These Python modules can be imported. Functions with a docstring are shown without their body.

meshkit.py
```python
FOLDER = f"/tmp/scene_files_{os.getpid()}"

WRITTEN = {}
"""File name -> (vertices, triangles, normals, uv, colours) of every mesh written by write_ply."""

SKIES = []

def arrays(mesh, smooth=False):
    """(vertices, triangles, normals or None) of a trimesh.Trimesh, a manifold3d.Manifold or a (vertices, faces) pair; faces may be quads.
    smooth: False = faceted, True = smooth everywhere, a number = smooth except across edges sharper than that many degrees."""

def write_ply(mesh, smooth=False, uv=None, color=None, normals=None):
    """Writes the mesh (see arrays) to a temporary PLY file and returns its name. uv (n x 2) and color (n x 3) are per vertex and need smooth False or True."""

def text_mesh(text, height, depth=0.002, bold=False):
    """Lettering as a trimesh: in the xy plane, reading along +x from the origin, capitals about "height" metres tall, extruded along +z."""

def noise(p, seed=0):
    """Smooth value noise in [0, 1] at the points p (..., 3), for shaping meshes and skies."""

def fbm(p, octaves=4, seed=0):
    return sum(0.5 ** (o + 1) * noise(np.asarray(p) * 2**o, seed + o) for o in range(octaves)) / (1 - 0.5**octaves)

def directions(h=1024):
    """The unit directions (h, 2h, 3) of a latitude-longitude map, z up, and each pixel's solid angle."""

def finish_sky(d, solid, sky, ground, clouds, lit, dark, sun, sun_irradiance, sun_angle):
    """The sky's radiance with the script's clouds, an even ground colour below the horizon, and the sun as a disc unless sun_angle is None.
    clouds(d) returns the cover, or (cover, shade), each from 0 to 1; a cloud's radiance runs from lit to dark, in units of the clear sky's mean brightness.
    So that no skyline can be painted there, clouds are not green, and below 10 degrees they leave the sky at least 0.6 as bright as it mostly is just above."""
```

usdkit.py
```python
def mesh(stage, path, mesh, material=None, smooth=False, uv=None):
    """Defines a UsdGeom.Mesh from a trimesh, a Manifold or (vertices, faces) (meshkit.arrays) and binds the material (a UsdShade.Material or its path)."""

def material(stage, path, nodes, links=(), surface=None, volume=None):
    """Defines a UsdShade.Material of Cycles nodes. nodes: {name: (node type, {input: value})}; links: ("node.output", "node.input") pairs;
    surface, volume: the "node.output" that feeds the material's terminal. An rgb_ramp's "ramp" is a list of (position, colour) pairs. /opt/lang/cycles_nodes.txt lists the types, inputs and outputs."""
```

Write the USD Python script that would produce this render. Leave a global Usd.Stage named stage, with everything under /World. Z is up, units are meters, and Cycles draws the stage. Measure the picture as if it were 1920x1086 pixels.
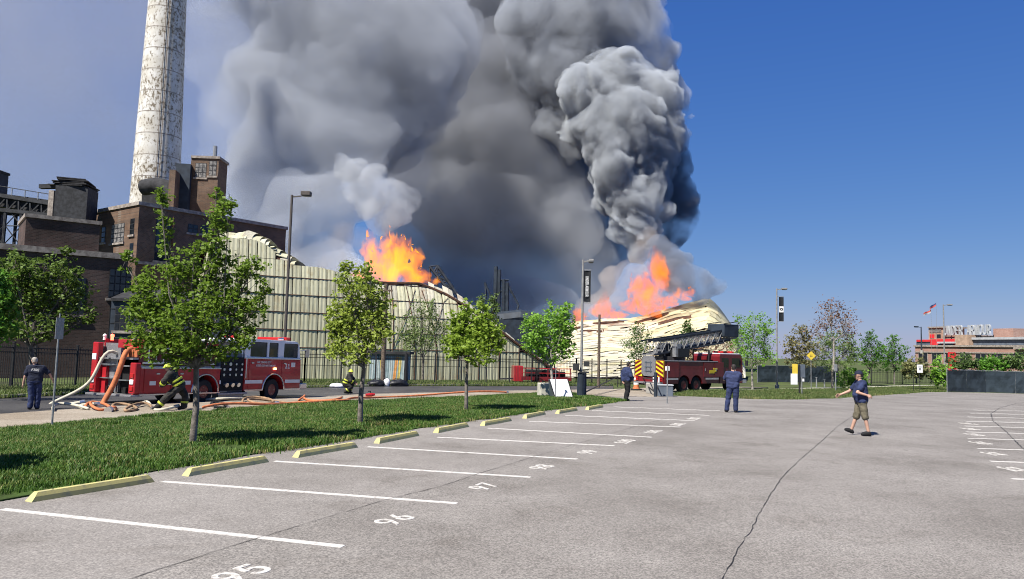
import math, random
import numpy as np, trimesh, manifold3d, usdkit, meshkit
from shapely.geometry import Polygon
from manifold3d import Manifold
from pxr import Usd, UsdGeom, UsdLux, UsdShade, Gf, Sdf, Vt

stage = Usd.Stage.CreateInMemory()
UsdGeom.SetStageUpAxis(stage, "Z")
UsdGeom.SetStageMetersPerUnit(stage, 1.0)
WORLD = UsdGeom.Xform.Define(stage, "/World")
stage.SetDefaultPrim(WORLD.GetPrim())

# ------------------------------------------------------------------ camera
EYE, PITCH, ROLL, FPX = 2.15, math.atan(112 / 1400), 0.025, 1400.0
_F = np.array([0, math.cos(PITCH), math.sin(PITCH)])
_R0, _U0 = np.array([1.0, 0, 0]), np.array([0, -math.sin(PITCH), math.cos(PITCH)])
_R = math.cos(ROLL) * _R0 + math.sin(ROLL) * _U0
_U = -math.sin(ROLL) * _R0 + math.cos(ROLL) * _U0
cam = UsdGeom.Camera.Define(stage, "/World/camera")
cam.AddTransformOp().Set(Gf.Matrix4d(*_R, 0, *_U, 0, *(-_F), 0, 0, 0, EYE, 1))
cam.CreateHorizontalApertureAttr(36.0)
cam.CreateFocalLengthAttr(36.0 * FPX / 1920)
cam.CreateClippingRangeAttr(Gf.Vec2f(0.05, 20000))
cam.CreateExposureAttr(1.15)

# ------------------------------------------------------------------ sky and sun
SUN_EL, SUN_DIR = math.radians(53), (-0.66, -0.75)       # where the sun stands, left of and a little behind the camera
SUN_AZ = math.atan2(*SUN_DIR)
S = np.array([math.sin(SUN_AZ) * math.cos(SUN_EL), math.cos(SUN_AZ) * math.cos(SUN_EL), math.sin(SUN_EL)])
sky_mat = usdkit.material(stage, "/World/Looks/sky", {
    "sky": ("sky_texture", {"sky_type": "single_scattering", "sun_disc": False, "sun_elevation": SUN_EL, "sun_rotation": SUN_AZ,
                            "altitude": 100.0, "air_density": 1.0, "aerosol_density": 0.25, "ozone_density": 3.0}),
    "sp": ("separate_color", {}), "cc": ("combine_color", {}),
    "r1": ("math", {"math_type": "power", "value2": 1.12}), "g1": ("math", {"math_type": "power", "value2": 0.79}), "b1": ("math", {"math_type": "power", "value2": 0.41}),
    "sc": ("mix_color", {"blend_type": "multiply", "fac": 1.0, "b": (0.182, 0.385, 1.27), "use_clamp": False}),
    "bg": ("background_shader", {"strength": 0.10})},
    [("sky.color", "sp.color"), ("sp.r", "r1.value1"), ("sp.g", "g1.value1"), ("sp.b", "b1.value1"), ("r1.value", "cc.r"), ("g1.value", "cc.g"), ("b1.value", "cc.b"), ("cc.color", "sc.a"), ("sc.result", "bg.color")], surface="bg.background")
dome = UsdLux.DomeLight.Define(stage, "/World/sky")
UsdShade.MaterialBindingAPI.Apply(dome.GetPrim()).Bind(sky_mat)
dome.GetPrim().SetCustomDataByKey("kind", "structure")
sun = UsdLux.DistantLight.Define(stage, "/World/sun")
sun.CreateNormalizeAttr(True)
sun.CreateIntensityAttr(1.2)
sun.CreateAngleAttr(0.5)
sun.CreateColorAttr(Gf.Vec3f(1.0, 0.95, 0.87))
_q = trimesh.geometry.align_vectors([0, 0, 1], S)[:3, :3]
sun.AddTransformOp().Set(Gf.Matrix4d(*_q[:, 0], 0, *_q[:, 1], 0, *_q[:, 2], 0, 0, 0, 50, 1))

# ------------------------------------------------------------------ finding places
def ray(px, py):
    d = _F + (px - 960) / FPX * _R - (py - 543) / FPX * _U
    return d / d[1]                                       # per metre of depth
UD, VD = np.array([math.sin(math.radians(28)), math.cos(math.radians(28))]), np.array([-math.cos(math.radians(28)), math.sin(math.radians(28))])
def uv_of(x, y): return x * UD[0] + y * UD[1], x * VD[0] + y * VD[1]
def xy_of(u, v): return UD * u + VD * v
def sstep(a, b, x):
    t = np.clip((x - a) / (b - a), 0, 1)
    return t * t * (3 - 2 * t)
def G(x, y):
    """Height of the ground: a level car park, a verge that falls to the street, land that falls away gently."""
    x, y = np.asarray(x, float), np.asarray(y, float)
    u, v = x * UD[0] + y * UD[1], x * VD[0] + y * VD[1]
    t = np.maximum(0, y - 26)
    slope = -0.022 * np.where(t < 6, t * t / 12, t - 3)
    slope = np.where(t > 60, -0.022 * 57 - 0.003 * (t - 60), slope)
    drop = -0.33 * sstep(13.5, 21.3, v) * (1 - 0.75 * sstep(30, 46, u))
    return slope + drop
def ground(px, py):
    """The point of the ground that the pixel of the photograph shows."""
    d, lo, hi = ray(px, py), 1.0, 900.0
    f = lambda s: EYE + d[2] * s - float(G(d[0] * s, s))
    for s in np.geomspace(2, 900, 300):
        if f(s) < 0:
            hi = s
            break
        lo = s
    for _ in range(40):
        m = (lo + hi) / 2
        lo, hi = (m, hi) if f(m) > 0 else (lo, m)
    return np.array([d[0] * lo, lo, float(G(d[0] * lo, lo))])
def at(px, py, depth):
    d = ray(px, py)
    return np.array([d[0] * depth, depth, EYE + d[2] * depth])
def project(p):
    q = np.asarray(p, float) - [0, 0, EYE]
    return 960 + FPX * (q @ _R) / (q @ _F), 543 - FPX * (q @ _U) / (q @ _F)
def height_px(base, py):
    """How tall a thing on base is whose top shows at row py."""
    lo, hi = 0.0, 200.0
    for _ in range(50):
        m = (lo + hi) / 2
        lo, hi = (m, hi) if project(base + [0, 0, m])[1] > py else (lo, m)
    return lo

# ------------------------------------------------------------------ making things
_used = {}
def path_for(name, parent="/World"):
    n = _used.get((parent, name), 0)
    _used[parent, name] = n + 1
    return f"{parent}/{name}" + (f"_{n:03d}" if n else "")
def tag(p, label=None, cat=None, group=None, kind=None):
    p = p.GetPrim() if hasattr(p, "GetPrim") else p
    for k, x in (("label", label), ("category", cat), ("group", group), ("kind", kind)):
        if x:
            p.SetCustomDataByKey(k, x)
    return p
def thing(name, label, cat, loc=(0, 0, 0), rz=0.0, group=None, kind=None):
    x = UsdGeom.Xform.Define(stage, path_for(name))
    x.AddTranslateOp().Set(Gf.Vec3d(*map(float, loc)))
    if rz:
        x.AddRotateZOp().Set(math.degrees(rz))
    return tag(x, label, cat, group, kind)
def obj(name, mesh, mat, parent=None, smooth=False, **k):
    base = "/World" if parent is None else str(parent.GetPath())
    if isinstance(mesh, (list, MB)):
        mesh = cat_(mesh.m if isinstance(mesh, MB) else mesh)
    p = usdkit.mesh(stage, path_for(name, base), mesh, M[mat] if isinstance(mat, str) else mat, smooth=smooth)
    return tag(p, **k)
def cat_(ms):
    out = []
    for m in ms:
        v, f, _ = meshkit.arrays(m)
        out.append(trimesh.Trimesh(v, f, process=False))
    return trimesh.util.concatenate(out)
class MB:
    """Collects simple shapes into one mesh."""
    def __init__(s): s.m = []
    def add(s, m): s.m.append(m); return s
    def box(s, c, size, rz=0.0, ch=0.0): s.m.append(box(c, size, rz, ch)); return s
    def bar(s, a, b, r, r2=None, n=8): s.m.append(bar(a, b, r, r2, n)); return s
    def beam(s, a, b, w, h): s.m.append(beam(a, b, w, h)); return s
    def tube(s, pts, r, n=8): s.m.append(tube(pts, r, n)); return s
def box(c, size, rz=0.0, ch=0.0):
    sx, sy, sz = np.asarray(size, float) / 2
    if ch:
        pts = [(x * (sx - ch * (i != 0)), y * (sy - ch * (i != 1)), z * (sz - ch * (i != 2))) for x in (-1, 1) for y in (-1, 1) for z in (-1, 1) for i in range(3)]
        pts = np.array(pts)
        m = trimesh.Trimesh(*_mm(Manifold.hull_points(pts.astype(np.float32))), process=False)
    else:
        m = trimesh.creation.box((2 * sx, 2 * sy, 2 * sz))
    if rz:
        m.apply_transform(trimesh.transformations.rotation_matrix(rz, [0, 0, 1]))
    m.apply_translation(c)
    return m
def _mm(man):
    q = man.to_mesh()
    return np.array(q.vert_properties[:, :3], float), np.array(q.tri_verts)
def bar(a, b, r, r2=None, n=8):
    return tube([a, b], [r, r if r2 is None else r2], n)
def tube(pts, r, n=8):
    """A closed round tube through the points."""
    p = np.asarray(pts, float)
    r = np.broadcast_to(np.asarray(r, float), (len(p),))
    t = np.gradient(p, axis=0)
    t /= np.linalg.norm(t, axis=1, keepdims=True) + 1e-12
    a0 = np.array([0, 0, 1.0]) if abs(t[0][2]) < 0.9 else np.array([1.0, 0, 0])
    v = []
    for i in range(len(p)):
        a0 = a0 - t[i] * (a0 @ t[i])
        a0 = a0 / (np.linalg.norm(a0) + 1e-12)
        b0 = np.cross(t[i], a0)
        w = np.arange(n) * 2 * np.pi / n
        v.append(p[i] + r[i] * (np.cos(w)[:, None] * a0 + np.sin(w)[:, None] * b0))
    v = np.vstack(v + [p[:1], p[-1:]])
    f = []
    for i in range(len(p) - 1):
        for j in range(n):
            q, s, k, l = i * n + j, i * n + (j + 1) % n, (i + 1) * n + (j + 1) % n, (i + 1) * n + j
            f += [(q, s, k), (q, k, l)]
    e, c = len(p) * n, (len(p) - 1) * n
    for j in range(n):
        f += [(e, (j + 1) % n, j), (e + 1, c + j, c + (j + 1) % n)]
    return trimesh.Trimesh(v, f, process=False)
def beam(a, b, w, h):
    """A rectangular bar from a to b, w across and h high."""
    a, b = np.asarray(a, float), np.asarray(b, float)
    t = b - a
    L = np.linalg.norm(t)
    t = t / L
    s = np.cross(t, [0, 0, 1.0]) if abs(t[2]) < 0.99 else np.array([1.0, 0, 0])
    s /= np.linalg.norm(s)
    k = np.cross(s, t)
    m = trimesh.creation.box((L, w, h))
    T = np.eye(4)
    T[:3, 0], T[:3, 1], T[:3, 2], T[:3, 3] = t, s, k, (a + b) / 2
    if np.linalg.det(T[:3, :3]) < 0:
        T[:3, 1] *= -1
    return m.apply_transform(T)
def prism(poly, depth, origin=(0, 0, 0), xdir=(1, 0, 0), ydir=(0, 0, 1)):
    """A polygon of the (xdir, ydir) plane, pushed depth metres along xdir x ydir."""
    m = trimesh.creation.extrude_polygon(poly if isinstance(poly, Polygon) else Polygon(poly), depth, engine="earcut")
    T = np.eye(4)
    T[:3, 0], T[:3, 1], T[:3, 2], T[:3, 3] = xdir, ydir, np.cross(xdir, ydir), origin
    return m.apply_transform(T)
def grid_mesh(P, thick=None):
    """A sheet from an array of points (n, m, 3)."""
    n, m = P.shape[:2]
    i, j = np.meshgrid(np.arange(n - 1), np.arange(m - 1), indexing="ij")
    q = np.stack([i * m + j, (i + 1) * m + j, (i + 1) * m + j + 1, i * m + j + 1], -1).reshape(-1, 4)
    return trimesh.Trimesh(P.reshape(-1, 3), np.vstack([q[:, [0, 1, 2]], q[:, [0, 2, 3]]]), process=False)
def moved(m, loc=(0, 0, 0), rz=0.0):
    m = m.copy()
    if rz:
        m.apply_transform(trimesh.transformations.rotation_matrix(rz, [0, 0, 1]))
    m.apply_translation(loc)
    return m
def dup(src, label, loc, rz=0.0, group=None, scale=None):
    """A copy of a thing with its parts, under the next number."""
    was = src.GetCustomData()
    name = src.GetName().rsplit("_0", 1)[0]
    x = UsdGeom.Xform.Define(stage, path_for(name))
    x.AddTranslateOp().Set(Gf.Vec3d(*map(float, loc)))
    if rz:
        x.AddRotateZOp().Set(math.degrees(rz))
    if scale:
        x.AddScaleOp().Set(Gf.Vec3f(*([scale] * 3 if np.ndim(scale) == 0 else map(float, scale))))
    x.GetPrim().GetReferences().AddInternalReference(src.GetPath())
    x.GetPrim().SetInstanceable(True)
    return tag(x, label, was["category"], group or was.get("group"))

# ------------------------------------------------------------------ materials
M = {}
def mat(name, color, rough=0.7, metal=0.0, var=0.12, scale=3.0, bump=0.0, bscale=None, spec=0.3, coat=0.0, detail=5.0, color2=None, lo=0.4, hi=0.6, dist=0.02, object_space=True):
    """A surface whose colour wanders a little, with fine relief."""
    c = np.array(color, float)
    c2 = np.array(color2, float) if color2 is not None else c * (1 - 2 * var)
    n = {"tc": ("texture_coordinate", {}) if object_space else ("geometry", {}), "nz": ("noise_texture", {"scale": scale, "detail": detail, "roughness": 0.6}),
         "rp": ("rgb_ramp", {"ramp": [(lo, tuple(c2)), (hi, tuple(c))]}),
         "p": ("principled_bsdf", {"roughness": rough, "metallic": metal, "specular_ior_level": spec, "coat_weight": coat})}
    src = "tc.object" if object_space else "tc.position"
    l = [(src, "nz.vector"), ("nz.fac", "rp.fac"), ("rp.color", "p.base_color")]
    if bump:
        n["nb"] = ("noise_texture", {"scale": bscale or scale * 6, "detail": 6.0, "roughness": 0.65})
        n["b"] = ("bump", {"strength": bump, "distance": dist})
        l += [(src, "nb.vector"), ("nb.fac", "b.height"), ("b.normal", "p.normal")]
    M[name] = usdkit.material(stage, f"/World/Looks/{name}", n, l, surface="p.BSDF")
    return M[name]
def glow(name, color, strength, base=(0.05, 0.05, 0.05)):
    M[name] = usdkit.material(stage, f"/World/Looks/{name}", {"p": ("principled_bsdf", {"base_color": base, "emission_color": color, "emission_strength": strength, "roughness": 0.3})}, surface="p.BSDF")
# ------------------------------------------------------------------ materials of the place
def speckle(name, c1, c2, stain, rough=0.9):
    """Weathered asphalt: stones of two tones, wandering stains and fine relief."""
    M[name] = usdkit.material(stage, f"/World/Looks/{name}", {
        "tc": ("geometry", {}),
        "v": ("voronoi_texture", {"scale": 62.0, "randomness": 1.0}), "w": ("white_noise_texture", {"dimensions": "3D"}),
        "n1": ("noise_texture", {"scale": 28.0, "detail": 4.0, "roughness": 0.75}), "r1": ("rgb_ramp", {"ramp": [(0.25, c1), (0.75, c2)]}),
        "ra": ("rgb_ramp", {"ramp": [(0.3, (0.66, 0.66, 0.66)), (0.62, (1.1, 1.09, 1.08))]}),
        "n4": ("noise_texture", {"scale": 0.8, "detail": 7.0, "roughness": 0.7, "distortion": 0.6}), "r4": ("rgb_ramp", {"ramp": [(0.3, (1.06, 1.06, 1.06)), (0.54, (1, 1, 1)), (0.58, (0.95, 0.945, 0.94)), (0.64, (0.85, 0.84, 0.83)), (0.7, (0.72, 0.71, 0.7))]}), "m4": ("mix_color", {"blend_type": "multiply", "fac": 1.0}),
        "n2": ("noise_texture", {"scale": 0.35, "detail": 6.0, "roughness": 0.62}), "r2": ("rgb_ramp", {"ramp": [(0.35, stain), (0.62, (1, 1, 1))]}),
        "n3": ("noise_texture", {"scale": 4.0, "detail": 5.0, "roughness": 0.7}), "r3": ("rgb_ramp", {"ramp": [(0.35, (0.9, 0.9, 0.9)), (0.65, (1, 1, 1))]}),
        "m1": ("mix_color", {"blend_type": "multiply", "fac": 1.0}), "m2": ("mix_color", {"blend_type": "multiply", "fac": 1.0}), "m3": ("mix_color", {"blend_type": "multiply", "fac": 1.0}),
        "b": ("bump", {"strength": 0.5, "distance": 0.008}), "p": ("principled_bsdf", {"roughness": rough, "specular_ior_level": 0.25})},
        [("tc.position", "v.vector"), ("v.color", "r1.fac"), ("tc.position", "n1.vector"), ("n1.fac", "ra.fac"), ("tc.position", "n2.vector"), ("n2.fac", "r2.fac"),
         ("tc.position", "n3.vector"), ("n3.fac", "r3.fac"), ("r1.color", "m1.a"), ("ra.color", "m1.b"), ("m1.result", "m2.a"), ("r2.color", "m2.b"), ("m2.result", "m3.a"), ("r3.color", "m3.b"),
         ("tc.position", "n4.vector"), ("n4.fac", "r4.fac"), ("m3.result", "m4.a"), ("r4.color", "m4.b"), ("n1.fac", "b.height"), ("m4.result", "p.base_color"), ("b.normal", "p.normal")], surface="p.BSDF")
speckle("stall_asphalt", (0.165, 0.154, 0.144), (0.265, 0.248, 0.23), (0.78, 0.77, 0.76))
speckle("aisle_asphalt", (0.14, 0.131, 0.122), (0.272, 0.254, 0.234), (0.72, 0.71, 0.7))
speckle("street_pale", (0.22, 0.19, 0.15), (0.36, 0.32, 0.265), (0.72, 0.68, 0.62))
speckle("street_wet", (0.04, 0.04, 0.043), (0.1, 0.097, 0.097), (0.6, 0.6, 0.62), rough=0.45)
mat("lawn_soil", (0.05, 0.085, 0.022), rough=1, scale=2.5, color2=(0.035, 0.05, 0.018), bump=0.6, bscale=25, dist=0.05, spec=0.05)
mat("land", (0.075, 0.1, 0.035), rough=1, scale=0.35, color2=(0.05, 0.055, 0.03), bump=0.7, bscale=6, dist=0.1, spec=0.05)
mat("concrete", (0.315, 0.3, 0.27), rough=0.9, scale=4, var=0.12, bump=0.3, bscale=60, dist=0.004)
mat("pale_concrete", (0.435, 0.42, 0.352), rough=0.9, scale=3, var=0.1, bump=0.3, bscale=50, dist=0.005)
mat("line_paint", (0.47, 0.455, 0.43), rough=0.85, scale=11, color2=(0.295, 0.275, 0.254), lo=0.36, hi=0.5, detail=8.0)
mat("worn_paint", (0.468, 0.452, 0.421), rough=0.85, scale=16, color2=(0.257, 0.238, 0.218), lo=0.4, hi=0.54, detail=8.0)
mat("tar", (0.022, 0.02, 0.02), rough=0.7, scale=6, var=0.2)
mat("bark_mulch", (0.05, 0.032, 0.022), rough=1, scale=14, var=0.3, bump=0.8, bscale=40)
mat("stop_yellow", (0.42, 0.375, 0.15), rough=0.8, scale=6, color2=(0.3, 0.277, 0.15), lo=0.38, hi=0.52, bump=0.25, bscale=50, dist=0.004, object_space=False)
mat("black_iron", (0.02, 0.02, 0.022), rough=0.5, scale=10, var=0.2)
mat("galvanised", (0.281, 0.289, 0.297), rough=0.5, metal=0.5, scale=8, var=0.15)
mat("bronze_pole", (0.075, 0.065, 0.058), rough=0.55, scale=6, var=0.12)
mat("grey_pole", (0.2, 0.2, 0.2), rough=0.6, scale=6, var=0.12)
mat("wood_pole", (0.13, 0.1, 0.075), rough=0.95, scale=9, var=0.25, bump=0.5, bscale=30)
mat("white_sign", (0.637, 0.637, 0.637), rough=0.6, var=0.04)
mat("yellow_sign", (0.578, 0.425, 0.051), rough=0.6, var=0.06)

# ------------------------------------------------------------------ ground, car park, street, lawns
def on_ground(pts, off=0.0):
    p = np.array([ground(*q)[:2] for q in pts])
    return p
def slab(poly, top, thick, step=1.6):
    """A sheet of even thickness that follows the ground."""
    from shapely.geometry import MultiPolygon
    geoms = poly.geoms if hasattr(poly, "geoms") else [poly]
    out = []
    for g in geoms:
        if g.area < 1e-4:
            continue
        rings = [np.array(g.exterior.coords)[:-1]] + [np.array(r.coords)[:-1] for r in g.interiors]
        cs = manifold3d.CrossSection(rings, manifold3d.FillRule.EvenOdd)
        m = Manifold.extrude(cs, thick).refine_to_length(step)
        v, f = _mm(m)
        v[:, 2] += G(v[:, 0], v[:, 1]) + top - thick
        out.append(trimesh.Trimesh(v, f, process=False))
    return trimesh.util.concatenate(out)
def strip(p, w):
    from shapely.geometry import LineString
    return LineString(p).buffer(w / 2, cap_style="flat", join_style="round")

gx = np.concatenate([-np.geomspace(3000, 75, 24), np.arange(-70, 71, 1.75), np.geomspace(75, 3000, 24)])
gy = np.concatenate([[-400, -150, -60], np.arange(-30, 110, 1.75), np.geomspace(113, 5000, 40)])
XX, YY = np.meshgrid(gx, gy, indexing="ij")
obj("ground", grid_mesh(np.stack([XX, YY, G(XX, YY) - 0.07], -1)), "land", smooth=True, kind="structure")

EDGE = on_ground([(-500, 1045), (-200, 983), (0, 941), (60, 930), (120, 917), (270, 888), (480, 852), (660, 824), (790, 803), (900, 787), (1000, 773), (1090, 762), (1150, 755), (1166, 752)])
GATE_L, GATE_R = ground(1094, 746)[:2], ground(1236, 744)[:2]
FAR = on_ground([(1262, 742), (1310, 744), (1400, 748), (1480, 749), (1560, 747), (1650, 741), (1730, 735.5), (1775, 735), (1920, 738), (2100, 742)])
NEAR_KERB = on_ground([(-500, 850), (-200, 826), (0, 808), (300, 779), (500, 764.5), (700, 752.5), (850, 745.5), (1000, 739.5), (1070, 738)])
LANE = on_ground([(-500, 812), (-200, 792), (0, 776), (180, 764), (420, 752), (560, 745), (680, 739), (850, 735), (1000, 732), (1150, 729.5)])
FAR_KERB = on_ground([(-500, 772), (-200, 757), (0, 747), (180, 738), (420, 731), (560, 727.5), (680, 725), (850, 724), (1000, 724), (1150, 723.5)])
ROAD_ON = on_ground([(1290, 729), (1440, 726)])               # the street goes on to the right behind the gate
lot_poly = Polygon(np.vstack([EDGE, [GATE_L + (GATE_R - GATE_L) * 0.02], [GATE_R], FAR, [[90, 60], [90, -30], [-60, -30], [-60, -6]]])).buffer(0)
CRACK_A = on_ground([(100, 1130), (245, 1086), (395, 1037), (495, 1006), (610, 971), (730, 936), (820, 914), (905, 886), (1000, 857), (1075, 834), (1130, 818), (1190, 800), (1250, 784)])
CRACK_A = np.vstack([CRACK_A[0] + (CRACK_A[0] - CRACK_A[2]) * 6, CRACK_A])
from shapely.ops import split as _split
from shapely.geometry import LineString
half = Polygon(np.vstack([CRACK_A, CRACK_A[-1:] + (CRACK_A[-1] - CRACK_A[-3]) * 4, [[-5, 60], [-60, 40], [-60, -30]]])).buffer(0)
stalls_poly = lot_poly.intersection(half)
aisle_poly = lot_poly.difference(half)
lot = tag(UsdGeom.Xform.Define(stage, path_for("parking_lot")), kind="structure")
obj("stall_pavement", slab(stalls_poly, 0.0, 0.12), "stall_asphalt", lot)
obj("aisle_pavement", slab(aisle_poly, 0.0, 0.12), "aisle_asphalt", lot)
street_poly = Polygon(np.vstack([NEAR_KERB, LANE[::-1]])).buffer(0)
mouth = Polygon([NEAR_KERB[-1], GATE_L + (GATE_R - GATE_L) * 0.02, GATE_R, ROAD_ON[0], ROAD_ON[1], FAR_KERB[-1] + [6, 1.5], LANE[-1], LANE[-2], NEAR_KERB[-2]]).buffer(0)
mouth = mouth.difference(lot_poly)
wet_poly = Polygon(np.vstack([LANE, FAR_KERB[::-1]])).buffer(0).difference(mouth)
street = tag(UsdGeom.Xform.Define(stage, path_for("street")), kind="structure")
obj("pale_lane", slab(street_poly.difference(mouth).difference(lot_poly), 0.0, 0.12), "street_pale", street)
obj("wet_lane", slab(wet_poly.difference(lot_poly), -0.002, 0.12), "street_wet", street)
obj("street_mouth", slab(mouth, -0.001, 0.12), "street_pale", street)
obj("kerb", slab(strip(FAR_KERB + np.array([-0.1, 0.12]), 0.22), 0.13, 0.3), "concrete", street)

# stall lines, numbers and the cracked joints
rnd = random.Random(4)
ends = [((5, 955), (643, 1025)), ((305, 903), (857, 944)), ((515, 865), (995, 895)), ((690, 838), (1083, 861)), ((820, 820), (1152, 836)), ((915, 803), (1222, 820)),
        ((992, 790), (1276, 801)), ((1060, 779), (1303, 789)), ((1110, 770), (1330, 779)), ((1150, 763), (1350, 770.5))]
A0, B0 = ground(*ends[0][0])[:2], ground(*ends[0][1])[:2]
A1, B1 = ground(*ends[1][0])[:2], ground(*ends[1][1])[:2]
lines = [(A0 - (A1 - A0), B0 - (B1 - B0))] + [(ground(*a)[:2], ground(*b)[:2]) for a, b in ends]
for a, b in lines:
    obj("stall_line", slab(strip([a, b], 0.105), 0.004, 0.02, 0.8), "line_paint", lot)
def number(text, c, read, h=0.46):
    t = meshkit.text_mesh(text, h, 0.01, bold=True)
    t.apply_translation([-t.bounds[1][0] / 2, -h / 2, 0])
    read = read / np.linalg.norm(read)
    v = t.vertices.copy()
    xy = c + v[:, :1] * read + v[:, 1:2] * np.array([-read[1], read[0]])
    obj("stall_number", trimesh.Trimesh(np.column_stack([xy, G(xy[:, 0], xy[:, 1]) - 0.004 + v[:, 2] * 0.9]), t.faces, process=False), "worn_paint", lot)
nums = [(450, 1076), (738, 975), (906, 912.5), (1015, 876), (1101, 848), (1171, 828), (1224, 809.5), (1270, 796), (1301, 785)]
for i, q in enumerate(nums):
    c = ground(*q)[:2]
    n2 = ground(*nums[min(i + 1, len(nums) - 1)])[:2] - ground(*nums[max(i - 1, 0)])[:2]
    number(str(95 + i), c, n2, 0.33)
rl = [(1897, 898), (1857, 865), (1833, 841), (1815, 822), (1812, 810), (1810, 799), (1812, 790), (1815, 782), (1820, 775), (1826, 769)]
for i, q in enumerate(rl):
    a = ground(*q)[:2]
    obj("stall_line", slab(strip([a, a + np.array([5.2, -0.55 + 0.1 * i])], 0.105), 0.004, 0.02, 0.8), "line_paint", lot)
rn = [(1899, 879.5), (1863, 851), (1838, 830.5), (1826, 815), (1820, 804.5), (1815, 794.5)]
for i, q in enumerate(rn):
    c = ground(*q)[:2]
    number(str(32 - i), c, np.array([0.06, -1.0]), 0.36)
def crack(pts, w, seed, jig=0.007, seg=0.14):
    r = random.Random(seed)
    line = LineString(pts)
    q = [np.array(line.interpolate(t).coords[0]) + np.array([r.gauss(0, jig), r.gauss(0, jig)]) for t in np.arange(0, line.length, seg)]
    L, Rr = [], []
    for i in range(len(q)):
        t = q[min(i + 1, len(q) - 1)] - q[max(i - 1, 0)]
        n = np.array([-t[1], t[0]]) / (np.linalg.norm(t) + 1e-9)
        k = w * r.uniform(0.3, 1.3) / 2
        L.append(q[i] + n * k); Rr.append(q[i] - n * k)
    P = np.array([L, Rr])
    z = G(P[..., 0], P[..., 1]) + 0.0065
    m = grid_mesh(np.concatenate([P, z[..., None]], -1))
    m.faces = m.faces[:, ::-1]
    return obj("pavement_crack", m, "tar", lot)
crack(CRACK_A[1:], 0.011, 1)
CRACK_B = on_ground([(1340, 1110), (1355, 1086), (1385, 1030), (1410, 992), (1438, 938), (1468, 893), (1500, 862), (1540, 828), (1570, 800), (1600, 780)])
crack(CRACK_B, 0.012, 2)
crack(on_ground([(1960, 880), (1920, 844), (1885, 808), (1862, 790), (1858, 776), (1875, 765), (1905, 757), (1960, 752)]), 0.025, 3)

verge_poly = Polygon(np.vstack([EDGE, [ground(1130, 748.5)[:2]], [ground(1095, 744.5)[:2]], NEAR_KERB[::-1]])).buffer(0)
far_grass = Polygon(np.vstack([FAR_KERB, FAR_KERB[::-1] + np.array([-5.2, 6.5])])).buffer(0)
right_grass = Polygon(np.vstack([FAR[:8], on_ground([(1770, 724), (1650, 727), (1560, 731), (1470, 731), (1390, 735), (1300, 735)])])).buffer(0).difference(lot_poly)
lawn = tag(UsdGeom.Xform.Define(stage, path_for("lawn_ground")), kind="structure")
obj("verge_soil", slab(verge_poly.difference(lot_poly.buffer(0.02)), 0.02, 0.2), "lawn_soil", lawn)
obj("roadside_soil", slab(far_grass, 0.05, 0.3), "lawn_soil", lawn)
obj("roadside_soil", slab(right_grass, 0.015, 0.2), "lawn_soil", lawn)
path_line = on_ground([(1385, 733), (1440, 731), (1560, 727.5), (1680, 724.5), (1800, 722)])
tag(obj("sidewalk", slab(strip(path_line, 1.4), 0.03, 0.15), "pale_concrete"), kind="structure")

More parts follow.
